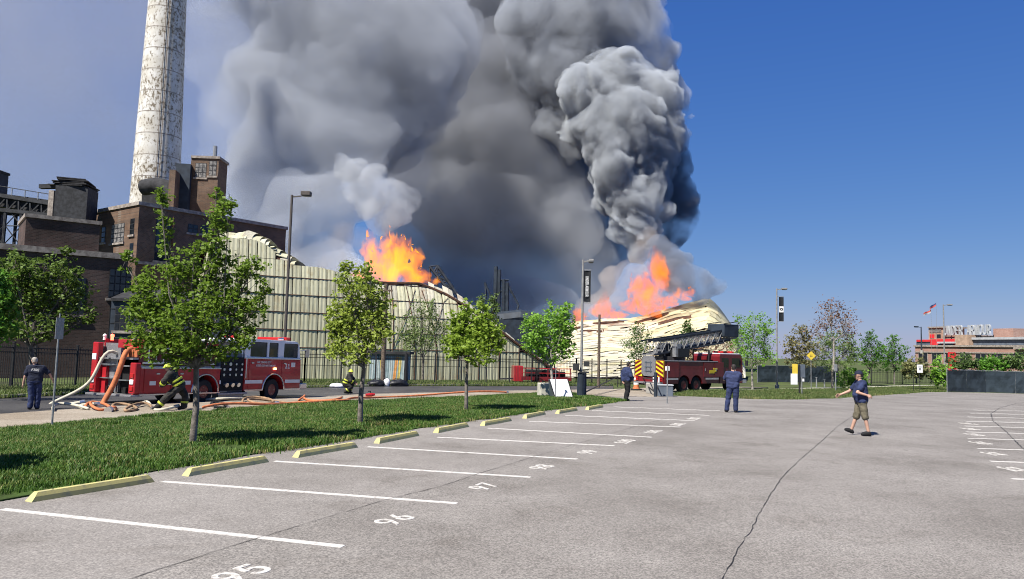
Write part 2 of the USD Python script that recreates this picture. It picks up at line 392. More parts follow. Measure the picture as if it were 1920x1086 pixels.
# ------------------------------------------------------------------ grass
def leaf_mat(name, ramp, trans=0.35, rough=0.55):
    M[name] = usdkit.material(stage, f"/World/Looks/{name}", {
        "g": ("geometry", {}), "oi": ("object_info", {}), "ad": ("math", {"math_type": "add"}), "fr": ("math", {"math_type": "fraction"}), "r": ("rgb_ramp", {"ramp": ramp}),
        "p": ("principled_bsdf", {"roughness": rough, "specular_ior_level": 0.3}), "t": ("translucent_bsdf", {}), "m": ("mix_closure", {"fac": trans})},
        [("g.random_per_island", "ad.value1"), ("oi.random", "ad.value2"), ("ad.value", "fr.value1"), ("fr.value", "r.fac"), ("r.color", "p.base_color"), ("r.color", "t.color"),
         ("p.BSDF", "m.closure1"), ("t.BSDF", "m.closure2")], surface="m.closure")
leaf_mat("grass_blade", [(0, (0.03, 0.07, 0.01)), (0.5, (0.062, 0.135, 0.018)), (0.8, (0.1, 0.18, 0.028)), (0.92, (0.2, 0.22, 0.06)), (1, (0.26, 0.22, 0.1))], 0.35)
leaf_mat("rough_blade", [(0, (0.04, 0.07, 0.015)), (0.6, (0.09, 0.14, 0.03)), (1, (0.2, 0.19, 0.08))], 0.3)
def tuft(n, h, spread, seed):
    r = np.random.default_rng(seed)
    vs, fs = [], []
    for i in range(n):
        a, hh, w = r.uniform(0, 2 * np.pi), h * r.uniform(0.55, 1.15), 0.006 + 0.004 * r.random()
        c = r.normal(0, spread, 2)
        d = np.array([np.cos(a), np.sin(a)])
        s = np.array([-d[1], d[0]]) * w
        b, lean = np.array([*c, -0.01]), r.uniform(0.15, 0.7) * hh
        mid, tip = np.array([*(c + d * lean * 0.35), hh * 0.6]), np.array([*(c + d * lean), hh])
        k = len(vs)
        vs += [b - [*s, 0], b + [*s, 0], mid - [*(s * 0.8), 0], mid + [*(s * 0.8), 0], tip]
        fs += [(k, k + 1, k + 3), (k, k + 3, k + 2), (k + 2, k + 3, k + 4)]
    return trimesh.Trimesh(vs, fs, process=False)
def scatter(poly, n, seed):
    import shapely
    r = np.random.default_rng(seed)
    a, b, c, d = poly.bounds
    out = np.zeros((0, 2))
    while len(out) < n:
        p = np.column_stack([r.uniform(a, c, n), r.uniform(b, d, n)])
        out = np.vstack([out, p[shapely.contains_xy(poly, p[:, 0], p[:, 1])]])
    return out[:n]
def grass(name, pts, zoff, protos, m, scale, seed):
    r = np.random.default_rng(seed)
    pi = UsdGeom.PointInstancer.Define(stage, path_for(name))
    base, rel = str(pi.GetPath()), []
    for k, t in enumerate(protos):
        q = usdkit.mesh(stage, f"{base}/tuft" + (f"_{k:03d}" if k else ""), t, M[m])
        rel.append(q.GetPath())
    pi.CreatePrototypesRel().SetTargets(rel)
    n = len(pts)
    pi.CreateProtoIndicesAttr(Vt.IntArray.FromNumpy(r.integers(0, len(protos), n).astype(np.int32)))
    z = G(pts[:, 0], pts[:, 1]) + zoff
    pi.CreatePositionsAttr(Vt.Vec3fArray.FromNumpy(np.column_stack([pts, z]).astype(np.float32)))
    a = r.uniform(0, 2 * np.pi, n)
    pi.CreateOrientationsAttr(Vt.QuathArray([Gf.Quath(float(np.cos(x / 2)), 0, 0, float(np.sin(x / 2))) for x in a]))
    patch = 0.6 + 0.8 * meshkit.fbm(np.column_stack([pts * 0.6, 0 * z]), 3, seed)
    s = (r.uniform(0.7, 1.3, n) * patch * scale)[:, None] * np.array([1, 1, 1])
    pi.CreateScalesAttr(Vt.Vec3fArray.FromNumpy(s.astype(np.float32)))
    return tag(pi, kind="stuff", label=None)
near_verge = verge_poly.intersection(Polygon([(-40, -5), (60, -5), (60, 60), (-40, 60)])).buffer(-0.02)
tufts = [tuft(26, 0.085, 0.09, k) for k in range(4)]
wide = [tuft(26, 0.12, 0.2, k + 9) for k in range(3)]
vis = near_verge.intersection(Polygon([xy_of(-2, 11), xy_of(60, 10), xy_of(60, 26), xy_of(-2, 26)]))
p1 = scatter(vis.buffer(0.06), 46000, 1)
p1 = p1[meshkit.fbm(np.column_stack([p1 * 0.9, 0 * p1[:, :1]]), 4, 77) > 0.33 + 0.12 * np.random.default_rng(5).random(len(p1))]
clumps = scatter(vis, 260, 8)
grass_weeds = clumps
tag(grass("grass", p1, 0.02, tufts, "grass_blade", 1.0, 1), label="mown green lawn between the car park and the street", cat="grass")
tag(grass("weeds", grass_weeds, 0.02, [tuft(18, 0.17, 0.09, 30), tuft(14, 0.13, 0.13, 31)], "rough_blade", 1.0, 6), label="taller pale weeds and seed heads scattered through the lawn", cat="weeds")
p2 = scatter(far_grass.intersection(Polygon([(-45, 10), (12, 10), (12, 110), (-45, 110)])), 9000, 2)
tag(grass("grass", p2, 0.05, wide, "rough_blade", 1.5, 2), label="strip of rough grass between the kerb and the iron fence", cat="grass")
p3 = scatter(right_grass, 9000, 3)
tag(grass("grass", p3, 0.015, wide, "rough_blade", 1.1, 3), label="grass island between the car park and the far street at right", cat="grass")

# ------------------------------------------------------------------ wheel stops
def wheel_stop():
    L, w, h = 1.83, 0.15, 0.115
    sec = [(-w / 2, 0), (w / 2, 0), (w * 0.42, h * 0.55), (w * 0.27, h), (-w * 0.27, h), (-w * 0.42, h * 0.55)]
    pts = [(s * (L / 2 - (0.09 if z > 0.01 else 0) * (z / h)), y, z) for s in (-1, 1) for y, z in sec]
    return trimesh.Trimesh(*_mm(Manifold.hull_points(np.array(pts, np.float32))), process=False)
stops = [((60, 940), (279, 904)), ((347, 893), (499, 866)), ((555, 858), (665, 839)), ((700, 833), (786, 816)), ((811, 813), (880, 799.5)), ((902, 799), (958, 789)),
         ((976, 786), (1026, 776)), ((1040, 777), (1084, 769)), ((1094, 770), (1134, 763))]
words = ["nearest and largest pale yellow concrete wheel stop, at the lower left", "second pale yellow wheel stop from the near end of the row", "third pale yellow wheel stop from the near end of the row",
         "fourth pale yellow wheel stop from the near end of the row", "fifth pale yellow wheel stop from the near end of the row", "fourth pale yellow wheel stop from the far end of the row",
         "third pale yellow wheel stop from the far end of the row", "last but one pale yellow wheel stop at the far end", "farthest, smallest pale yellow wheel stop by the grass tip"]
for (a, b), wd in zip(stops, words):
    A, B = ground(*a), ground(*b)
    d = B - A
    c = (A + B) / 2
    o = thing("wheel_stop", wd, "wheel stop", (c[0], c[1], float(G(c[0], c[1])) + 0.001), math.atan2(d[1], d[0]) + rnd.gauss(0, 0.012), "wheel stops along the parking stalls")
    obj("concrete_bar", wheel_stop(), "stop_yellow", o)
    for s in (-0.6, 0.6):
        obj("anchor_pin", bar((s, 0, 0.09), (s, 0, 0.119), 0.013), "black_iron", o)
# ------------------------------------------------------------------ vertical planes on which facades are laid out
class Plane:
    """A vertical plane through p (x, y) running along heading degrees (0 = away from the camera, 90 = to the right)."""
    def __init__(s, p, heading):
        s.p = np.array([p[0], p[1]], float)
        s.h = math.radians(heading)
        s.d = np.array([math.sin(s.h), math.cos(s.h)])
        s.n = np.array([s.d[1], -s.d[0]])                     # towards the camera's side
    def hit(s, px, py):
        r = ray(px, py)
        k = (s.p @ s.n) / (r[:2] @ s.n)
        q = r * k + [0, 0, EYE]
        return (q[:2] - s.p) @ s.d, q[2]
    def at(s, a, z, out=0.0):
        q = s.p + s.d * a + s.n * out
        return np.array([q[0], q[1], z])
    def quad(s, a0, a1, z0, z1, out, thick):
        """A box on the plane from a0 to a1, z0 to z1, whose front stands out metres proud."""
        c = s.at((a0 + a1) / 2, (z0 + z1) / 2, out - thick / 2)
        return moved(trimesh.creation.box((thick, abs(a1 - a0), abs(z1 - z0))), c, -s.h)
def brick_mat(name, c1, c2, mortar, scale=3.2, soot=0.5, stain=(0.4, 0.36, 0.33)):
    M[name] = usdkit.material(stage, f"/World/Looks/{name}", {
        "tc": ("geometry", {}), "sx": ("separate_xyz", {}), "ad": ("math", {"math_type": "multiply_add", "value2": 0.8}), "cx": ("combine_xyz", {}),
        "bk": ("brick_texture", {"color1": c1, "color2": c2, "mortar": mortar, "scale": scale, "mortar_size": 0.025, "brick_width": 0.7, "row_height": 0.25, "bias": 0.1}),
        "n": ("noise_texture", {"scale": 0.35, "detail": 6.0, "roughness": 0.65}), "r": ("rgb_ramp", {"ramp": [(0.35, stain), (0.62, (1, 1, 1))]}),
        "m": ("mix_color", {"blend_type": "multiply", "fac": soot}), "b": ("bump", {"strength": 0.4, "distance": 0.015, "invert": True}), "p": ("principled_bsdf", {"roughness": 0.92, "specular_ior_level": 0.15})},
        [("tc.position", "sx.vector"), ("sx.x", "ad.value1"), ("sx.y", "ad.value3"), ("ad.value", "cx.x"), ("sx.z", "cx.y"), ("cx.vector", "bk.vector"), ("tc.position", "n.vector"), ("n.fac", "r.fac"),
         ("bk.color", "m.a"), ("r.color", "m.b"), ("m.result", "p.base_color"), ("bk.fac", "b.height"), ("b.normal", "p.normal")], surface="p.BSDF")
brick_mat("brick_brown", (0.165, 0.1, 0.066), (0.105, 0.07, 0.052), (0.16, 0.135, 0.11), 2.2, 0.7)
brick_mat("brick_dark", (0.105, 0.066, 0.056), (0.062, 0.046, 0.042), (0.1, 0.085, 0.078), 2.2, 0.7)
brick_mat("brick_pale", (0.33, 0.18, 0.14), (0.26, 0.135, 0.1), (0.4, 0.34, 0.3), 1.6, 0.3)
mat("stone_band", (0.288, 0.256, 0.224), rough=0.9, scale=2.5, color2=(0.16, 0.136, 0.12), bump=0.3, bscale=20)
mat("roof_black", (0.03, 0.03, 0.033), rough=0.85, scale=2, var=0.25)
mat("steel_dark", (0.028, 0.03, 0.035), rough=0.7, scale=3, var=0.3)
mat("steel_rust", (0.1, 0.045, 0.025), rough=0.9, scale=3, color2=(0.04, 0.025, 0.02))
mat("window_dark", (0.015, 0.018, 0.022), rough=0.12, scale=2, var=0.3, spec=0.5)
mat("window_grime", (0.2, 0.19, 0.18), rough=0.5, scale=3, color2=(0.06, 0.06, 0.06))
mat("slate_blue", (0.025, 0.035, 0.05), rough=0.6, scale=1.5, var=0.2)

# ------------------------------------------------------------------ the power house and its neighbours
def window(b, pl, a0, a1, z0, z1, nx=3, nz=4, pane="window_grime", frame="steel_dark", out=0.02):
    w = obj("window", pl.quad(a0, a1, z0, z1, out, 0.06), frame, b)
    mx, mz = (a1 - a0) / nx, (z1 - z0) / nz
    for i in range(nx):
        for j in range(nz):
            obj("pane", pl.quad(a0 + mx * i + 0.05, a0 + mx * (i + 1) - 0.05, z0 + mz * j + 0.05, z0 + mz * (j + 1) - 0.05, out + 0.02, 0.03), pane, w)
    obj("sill", pl.quad(a0 - 0.15, a1 + 0.15, z0 - 0.22, z0 - 0.01, out + 0.12, 0.2), "stone_band", w)
ZB = -2.0
# tall brick block with a corner towards the camera
D1 = 72.0
C1 = at(262, 378, D1)
pr = Plane(C1[:2], 37)                                        # right, shaded face
pf = Plane(C1[:2], 37 - 90)                                   # left, sunlit face
H1 = C1[2]
powerhouse = thing("brick_power_house", "brown brick industrial block with stone coping, below the white chimney", "building", (0, 0, 0))
W1, L1 = 15.0, 17.0
def block(pl_r, wid, length, z0, z1, off=(0, 0)):
    """Box whose right face is pl_r and whose near left face runs back wid metres."""
    c0 = pl_r.p
    back = -pl_r.n
    pts = [c0, c0 + pl_r.d * length, c0 + pl_r.d * length + back * wid, c0 + back * wid]
    return prism(Polygon([tuple(p) for p in pts]), z1 - z0, (0, 0, z0), (1, 0, 0), (0, 1, 0))
obj("wall", block(pr, W1, L1, ZB, H1 - 0.35), "brick_brown", powerhouse)
cp = Plane(pr.p - pr.d * 0.15 + pr.n * 0.15, 37)
obj("coping", block(cp, W1 + 0.3, L1 + 0.3, H1 - 0.35, H1), "stone_band", powerhouse)
pw = lambda q: pf.hit(*q)
def win_px(b, pl, x0, x1, y0, y1, **k):
    a, za = pl.hit(x0, (y0 + y1) / 2)
    c, zc = pl.hit(x1, (y0 + y1) / 2)
    _, zt = pl.hit((x0 + x1) / 2, y0)
    _, zb = pl.hit((x0 + x1) / 2, y1)
    window(b, pl, min(a, c), max(a, c), zb, zt, **k)
class Flip(Plane):
    """The left face: its outside is on the other side of the plane."""
    def __init__(s, p, heading):
        super().__init__(p, heading)
        s.n = -s.n
pf = Flip(C1[:2], 37 - 90)
win_px(powerhouse, pf, 209, 233, 420, 455, nx=4, nz=4)
win_px(powerhouse, pf, 244, 252, 410, 440, nx=1, nz=3, pane="window_dark")
win_px(powerhouse, pf, 191, 198, 426, 455, nx=1, nz=3, pane="window_dark")
win_px(powerhouse, pf, 243, 250, 456, 478, nx=1, nz=2, pane="window_dark")
win_px(powerhouse, pr, 291, 318, 410, 490, nx=3, nz=5, pane="window_dark")
win_px(powerhouse, pr, 352, 371, 421, 437, nx=2, nz=2, pane="window_dark")
win_px(powerhouse, pr, 376, 395, 423, 439, nx=2, nz=2, pane="window_dark")
win_px(powerhouse, pr, 300, 325, 545, 600, nx=3, nz=4, pane="window_dark")
obj("string_course", pr.quad(0, L1, H1 - 6.1, H1 - 5.8, 0.12, 0.3), "stone_band", powerhouse)
obj("pipe", MB().bar(pr.at(3.4, ZB, 0.2), pr.at(3.4, H1 - 1, 0.2), 0.09).bar(pr.at(9.4, ZB, 0.2), pr.at(9.4, H1 - 1, 0.2), 0.07), "steel_rust", powerhouse)

lt_ = Plane(at(204, 640, 59)[:2], 80)
leanto = thing("metal_lean_to", "dark blue grey sheet metal lean-to between the brick annex and the warehouse, behind the engine", "shed", (0, 0, 0))
la = lt_.hit(429, 560)[0]
obj("wall", block(lt_, 4.5, la, ZB, 5.2), "slate_blue", leanto)
for k_, z_ in enumerate(np.arange(ZB + 0.8, 5.0, 1.15)):
    obj("siding_lap", lt_.quad(0, la, z_, z_ + 0.05, 0.03, 0.06), "steel_dark", leanto)
obj("roof", prism([(-0.2, 5.2), (4.6, 6.3), (4.6, 6.5), (-0.2, 5.4)], la + 0.2, tuple(lt_.at(la + 0.1, 0, 0)), (*(-lt_.n), 0), (0, 0, 1)) if False else prism([(-0.2, 5.203), (4.6, 6.3), (4.6, 6.5), (-0.2, 5.4)], la, (*lt_.p, 0), (*(-lt_.n), 0), (0, 0, 1)), "roof_black", leanto)
for x0_, x1_ in ((215, 245), (255, 285)):
    win_px(leanto, lt_, x0_, x1_, 575, 620, nx=3, nz=3, pane="window_dark")
# lower brick block in front, left
D2 = 58.0
C2 = at(50, 400, D2)
p2 = Plane(C2[:2], 52)
annex = thing("brick_annex", "dark red brick block with pale stone bands, at the left edge", "building", (0, 0, 0))
Z2 = C2[2]
zband = p2.hit(50, 466)[1]
a_end = p2.hit(186, 450)[0]
obj("wall", block(p2, 5.5, a_end, zband + 0.2, Z2 - 0.3), "brick_dark", annex)
obj("coping", block(Plane(p2.p - p2.d * 0.12 + p2.n * 0.12, 52), 5.8, a_end + 0.24, Z2 - 0.3, Z2), "stone_band", annex)
p3 = Plane(p2.p - p2.d * 9.0 + p2.n * 0.3, 52)
aw = a_end + 9.0 + 2.2
obj("lower_wall", block(p3, 9.0, aw, ZB, zband - 0.25), "brick_dark", annex)
obj("stone_band", block(Plane(p3.p - p3.d * 0.1 + p3.n * 0.15, 52), 9.2, aw + 0.2, zband - 0.25, zband + 0.2), "stone_band", annex)
for x0, x1, y0, y1 in ((204, 246, 505, 560), (204, 246, 575, 640), (120, 160, 520, 590), (60, 100, 515, 590)):
    win_px(annex, p3, x0, x1, y0, y1, nx=4, nz=4, pane="window_dark")
# far penthouse with a slate face, half lost in smoke
D4 = 88.0
C4 = at(388, 304, D4)
pt = thing("boiler_house", "tall brown brick boiler house fading into the smoke, behind the power house", "building", (0, 0, 0))
p4 = Plane(C4[:2], 42)
f4 = Flip(C4[:2], 42 - 90)
C4b = at(360, 287, D4 + 3)
p4 = Plane(at(359, 292, D4)[:2], 88)
z4 = at(359, 292, D4)[2]
obj("wall", block(p4, 3, p4.hit(411, 290)[0], ZB, z4 - 0.3), "brick_brown", pt)
obj("coping", block(Plane(p4.p + p4.n * 0.15, 88), 3.3, p4.hit(411, 290)[0] + 0.15, z4 - 0.3, z4), "stone_band", pt)
p5 = Plane(at(330, 306, D4 - 1)[:2], 80)
z5 = at(330, 306, D4 - 1)[2]
obj("slate_wing", block(p5, 9, p5.hit(358, 300)[0], ZB, z5), "slate_blue", pt)
win_px(pt, p4, 366, 387, 306, 333, nx=3, nz=3)
win_px(pt, p4, 392, 406, 302, 330, nx=2, nz=3)
obj("roof_vent", bar(p4.at(2.4, z4, -1), p4.at(2.4, z4 + 1.5, -1), 0.25), "galvanised", pt)
p6 = Plane(at(318, 318, D4 - 3)[:2], 80)
obj("side_bay", block(p6, 6, p6.hit(329.5, 318)[0], ZB, at(318, 318, D4 - 3)[2]), "brick_brown", pt)

# ------------------------------------------------------------------ the chimney
DC = 100.0
cb = at(277, 376, DC)
rb = (322 - 234) / 2 * DC / FPX
zt_ = at(300, 0, DC)[2] + 14
rt = rb * 0.68
M["flaking_paint"] = usdkit.material(stage, "/World/Looks/flaking_paint", {
    "tc": ("texture_coordinate", {}), "mp": ("mapping", {"scale": (1, 1, 0.62)}),
    "n": ("noise_texture", {"scale": 2.9, "detail": 9.0, "roughness": 0.76}), "n2": ("noise_texture", {"scale": 0.11, "detail": 3.0, "roughness": 0.5}),
    "ad": ("math", {"math_type": "multiply_add", "value2": 0.42}),
    "r": ("rgb_ramp", {"ramp": [(0.0, (0.1, 0.075, 0.05)), (0.65, (0.16, 0.135, 0.105)), (0.67, (0.28, 0.25, 0.2)), (0.69, (0.5, 0.49, 0.465)), (1, (0.6, 0.595, 0.58))]}),
    "rp": ("rgb_ramp", {"ramp": [(0.4, (0.55, 0.48, 0.36)), (0.6, (1, 1, 1))]}), "n3": ("noise_texture", {"scale": 0.5, "detail": 4.0}), "mx": ("mix_color", {"blend_type": "multiply", "fac": 0.4}),
    "b": ("bump", {"strength": 0.35, "distance": 0.03}), "p": ("principled_bsdf", {"roughness": 0.85, "specular_ior_level": 0.2})},
    [("tc.object", "mp.vector"), ("mp.vector", "n.vector"), ("tc.object", "n2.vector"), ("n2.fac", "ad.value1"), ("n.fac", "ad.value3"), ("ad.value", "r.fac"),
     ("tc.object", "n3.vector"), ("n3.fac", "rp.fac"), ("r.color", "mx.a"), ("rp.color", "mx.b"), ("mx.result", "p.base_color"), ("r.color", "b.height"), ("b.normal", "p.normal")], surface="p.BSDF")
ch = thing("chimney", "tall round brick chimney with flaking white paint, cut off by the top of the picture", "chimney", (cb[0], cb[1] + 2, ZB))
hgt = zt_ - ZB
secs = [(rb * 1.06, 0), (rb * 1.03, cb[2] - ZB - 1)] + [(rb + (rt - rb) * t, cb[2] - ZB + (zt_ - cb[2]) * t) for t in np.linspace(0, 1, 14)]
prof = np.array(secs + [(rt * 0.8, hgt), (rt * 0.8, hgt - 3), (0, hgt - 3)])
obj("shaft", trimesh.creation.revolve(np.vstack([[0, 0], prof]), sections=48), "flaking_paint", ch, smooth=40)
for k in range(12):
    z = cb[2] - ZB + 3.2 + k * 3.0
    r_ = rb + (rt - rb) * (z - (cb[2] - ZB)) / (zt_ - cb[2])
    obj("iron_band", trimesh.creation.annulus(r_ - 0.1, r_ + 0.015, 0.12).apply_translation((0, 0, z)), "stone_band", ch)
lad = MB()
za = math.radians(-62)
for s in (-0.2, 0.2):
    a_ = [(math.cos(za) * r_ - math.sin(za) * s, math.sin(za) * r_ + math.cos(za) * s, z) for r_, z in ((rb + 0.12, cb[2] - ZB - 2), (rt + 0.12, hgt - 1))]
    lad.bar(a_[0], a_[1], 0.03, n=5)
obj("ladder_rail", lad, "steel_rust", ch)
obj("base_collar", MB().box((2.2, -rb * 0.75, cb[2] - ZB + 0.2), (4.4, 2.6, 3.6)), "roof_black", ch)
fl = thing("flue_duct", "black round flue duct on the roof beside the chimney foot", "duct", tuple(at(314, 365, DC - 10)))
obj("duct_elbow", tube([(-3.4, 1, 1.0), (-1.5, 0.4, 1.2), (0, 0, 0.8), (0.7, -0.2, -0.4), (0.7, -0.2, -4.5)], 1.0, 14), "roof_black", fl, smooth=40)
obj("flange", tube([(0.7, -0.2, -1.1), (0.7, -0.2, -0.8)], 1.12, 14), "steel_dark", fl)
obj("gantry_pole", MB().bar((2.1, 0, -6), (2.1, 0, 2.6), 0.08).bar((0.4, 0, -1.2), (2.1, 0, -0.6), 0.07), "galvanised", fl)

# ------------------------------------------------------------------ conveyor gantry at far left
gb = thing("conveyor_gantry", "black steel conveyor gantry with a box housing above the brick annex", "gantry", (0, 0, 0))
DG = 74
q = lambda x, y, d=DG: at(x, y, d)
g0, g1, g2, g3 = q(-60, 358), q(112, 386), q(-60, 388), q(112, 406)
mb = MB()
for off in (0, 2.6):
    o = np.array([0.5, off, 0])
    mb.beam(g0 + o, g1 + o, 0.3, 0.35).beam(g2 + o, g3 + o, 0.3, 0.35)
    for t in np.linspace(0, 1, 9):
        mb.beam(g0 + (g1 - g0) * t + o, g2 + (g3 - g2) * t + o, 0.14, 0.14)
    for t in np.linspace(0, 0.875, 8):
        mb.beam(g2 + (g3 - g2) * t + o, g0 + (g1 - g0) * (t + 0.125) + o, 0.12, 0.12)
obj("truss", mb, "steel_dark", gb)
obj("belt_cover", MB().beam((g0 + g2) / 2 + [0.5, 1.3, 0.3], (g1 + g3) / 2 + [0.5, 1.3, 0.3], 2.2, 1.3), "roof_black", gb)
for t in np.linspace(0.05, 0.9, 7):
    p_ = g0 + (g1 - g0) * t
    obj("rail_post", bar(p_, p_ + [0, 0, 1.0], 0.05), "galvanised", gb)
obj("hand_rail", MB().bar(g0 + [0, 0, 1.0], g1 + [0, 0, 1.0], 0.04), "steel_dark", gb)
hs = q(143, 388)
obj("housing", MB().box(hs, (2.9, 3, 3.6), 0.2), "steel_dark", gb)
for k in range(5):
    obj("roof_sheet", MB().box(hs + [-0.4 + 0.3 * (k % 2), 0, 1.9 + 0.17 * k], (3.3 - 0.2 * k, 3.2, 0.1), 0.2 + 0.08 * (k - 2)), "roof_black", gb)
obj("corner_post", MB().box(hs + [-1.6, -1.4, -0.3], (0.5, 0.4, 3.2)), "stone_band", gb)
obj("roof_arm", MB().beam(hs + [-3.1, -1, 1.75], hs + [0.4, -1, 1.9], 0.5, 0.4), "steel_dark", gb)
for k, x in enumerate((-20, 12, 40)):
    tw = q(x, 395)
    m = MB()
    for dx, dy in ((0, 0), (1.6, 0), (0, 1.6), (1.6, 1.6)):
        m.bar(tw + [dx, dy, 0], np.array([tw[0] + dx, tw[1] + dy, ZB]), 0.12, n=5)
    for z in np.arange(ZB, tw[2] - 1.5, 1.9):
        m.bar((tw[0], tw[1], z), (tw[0] + 1.6, tw[1], z + 1.9), 0.06, n=4).bar((tw[0] + 1.6, tw[1], z), (tw[0], tw[1], z + 1.9), 0.06, n=4).bar((tw[0], tw[1], z), (tw[0] + 1.6, tw[1], z), 0.06, n=4)
    obj("leg", m, "steel_dark", gb)
sl = thing("vent_stack", "dark square vent stack cut off by the left edge", "vent stack", tuple(q(-8, 352, 78)))
obj("shaft", MB().box((0, 0, -4), (1.5, 1.5, 11)), "slate_blue", sl)
obj("cap", MB().box((0, 0, 1.6), (1.7, 1.7, 0.25)), "steel_dark", sl)

# ------------------------------------------------------------------ the burning warehouse
def sheet_mat(name, base, charred, rust):
    M[name] = usdkit.material(stage, f"/World/Looks/{name}", {
        "tc": ("geometry", {}), "sx": ("separate_xyz", {}), "oi": ("object_info", {}),
        "n": ("noise_texture", {"scale": 0.7, "detail": 6.0, "roughness": 0.66}), "r": ("rgb_ramp", {"ramp": [(0.3, rust), (0.44, base), (1, tuple(np.array(base) * 1.06))]}),
        "st": ("mapping", {"scale": (9, 9, 0.5)}), "n2": ("noise_texture", {"scale": 1.0, "detail": 4.0, "roughness": 0.6}), "r2": ("rgb_ramp", {"ramp": [(0.34, (0.72, 0.7, 0.6)), (0.5, (1, 1, 1))]}),
        "m": ("mix_color", {"blend_type": "multiply", "fac": 0.8}), "h": ("hsv", {}), "mr": ("map_range", {"to_min": 0.82, "to_max": 1.1}),
        "p": ("principled_bsdf", {"roughness": 0.55, "specular_ior_level": 0.35})},
        [("tc.position", "n.vector"), ("n.fac", "r.fac"), ("tc.position", "st.vector"), ("st.vector", "n2.vector"), ("n2.fac", "r2.fac"), ("r.color", "m.a"), ("r2.color", "m.b"),
         ("oi.random", "mr.value"), ("mr.result", "h.value"), ("m.result", "h.color"), ("h.color", "p.base_color")], surface="p.BSDF")
sheet_mat("sheet_cream", (0.49, 0.475, 0.33), (0.2, 0.1, 0.05), (0.42, 0.36, 0.22))
sheet_mat("sheet_white", (0.46, 0.435, 0.345), (0.2, 0.1, 0.05), (0.34, 0.22, 0.13))
sheet_mat("sheet_lemon", (0.48, 0.44, 0.28), (0.2, 0.1, 0.05), (0.5, 0.37, 0.2))
mat("charred", (0.03, 0.022, 0.02), rough=0.95, scale=2, color2=(0.09, 0.04, 0.025), bump=0.5, bscale=9)
wh = thing("burning_warehouse", "long pale yellow sheet metal warehouse on fire, arched roof fallen in, behind the fence", "warehouse", (0, 0, 0))
WP = Plane(at(440, 640, 68)[:2], 62)
top_px = [(398, 440), (430, 436), (470, 440), (510, 462), (545, 496), (600, 500), (650, 512), (720, 531), (800, 532), (850, 556), (900, 592), (960, 640), (1030, 690), (1048, 702)]
tops = np.array([WP.hit(*p) for p in top_px])
wall_len = tops[-1, 0]
def ztop(a): return float(np.interp(a, tops[:, 0], tops[:, 1]))
def lean(a, z):
    """How far the wall leans back at height z: upright at the left, an arch further on."""
    k = float(np.interp(a, [0, 9, 14, 40], [0.25, 0.3, 1.0, 1.4]))
    return k * max(0, z - 3.0) ** 2 / 22.0
def wpt(a, z, out=0.0): return WP.at(a, z, out - lean(a, z))
rw = random.Random(8)
Z0, rows = -1.9, [-1.9, 0.2, 1.85, 3.5, 5.15, 6.8, 8.45, 10.1, 11.8]
colw = 0.82
aa = np.arange(tops[0, 0], wall_len, colw)
def panel(a0, a1, z0, z1l, z1r, out, tilt):
    """A ribbed cladding sheet: three folds across its width, two up its height."""
    pts = []
    for sign, back in ((0, 0.0), (1, 0.035)):
        for i, t in enumerate(np.linspace(0, 1, 5)):
            a = a0 + (a1 - a0) * t
            zt = z1l + (z1r - z1l) * t
            for w in np.linspace(0, 1, 3):
                pts.append(wpt(a, z0 + (zt - z0) * w, out - back + (0.025 if i % 2 else 0) + tilt * w * (1 - 2 * t)))
    P = np.array(pts).reshape(2, 5, 3, 3)
    f, b = grid_mesh(P[0]), grid_mesh(P[1])
    b.faces = b.faces[:, ::-1]
    return trimesh.util.concatenate([f, b])
n_panel = 0
for i, a in enumerate(aa):
    gap = 0.05 if i % 4 else 0.11
    for j in range(len(rows) - 1):
        tl, tr = ztop(a), ztop(a + colw)
        zl, zr = min(rows[j + 1] - 0.045, tl), min(rows[j + 1] - 0.045, tr)
        if min(zl, zr) < rows[j] + 0.1 or (rw.random() < 0.012 and j > 1):
            continue
        mname = "sheet_cream" if rows[j] < 4 or i < 16 else ("sheet_white" if rw.random() < 0.6 else "sheet_cream")
        obj("cladding_sheet", panel(a + gap / 2, a + colw - gap / 2, rows[j], zl, zr, rw.uniform(0, 0.03), rw.uniform(-0.03, 0.05) if i > 14 else 0.01), mname, wh)
        n_panel += 1
# dark frame seen through the joints
P = np.array([[wpt(a, max(min(z, ztop(a) - 0.05), Z0), -0.14) for z in rows] for a in np.append(aa, wall_len)])
fm = grid_mesh(P)
obj("wall_frame", fm, "charred", wh)
# the arched purlins, diagonal rods and the eaves beam
for k, a in enumerate(np.arange(15, wall_len - 1, 2.4)):
    pts = [wpt(a + max(0, (z - 2)) * -0.12 * (k % 3), z, 0.07) for z in np.linspace(Z0, ztop(a) - 0.1, 7)]
    obj("arch_rib", tube(pts, 0.05, 5), "steel_rust", wh)
eave = [wpt(a, ztop(a) + 0.1, 0.02) for a in np.linspace(WP.hit(690, 530)[0], wall_len, 16)]
obj("eaves_beam", tube(eave, 0.16, 6), "steel_rust", wh)
for z in rows[2:7]:
    e = max(a for a in aa if ztop(a) > z)
    obj("girt", tube([wpt(a, z - 0.02, 0.05) for a in np.linspace(aa[0], min(e, 60), 18)], 0.035, 4), "charred", wh)
for k in range(5):
    a = 15 + 3.6 * k
    pts = [wpt(a + 2.6 * t, min(ztop(a + 2.6 * t) - 0.2, 2 + (ztop(a) - 2.4) * t), 0.1) for t in np.linspace(0, 1, 6)]
    obj("bracing_rod", tube(pts, 0.03, 4), "charred", wh)
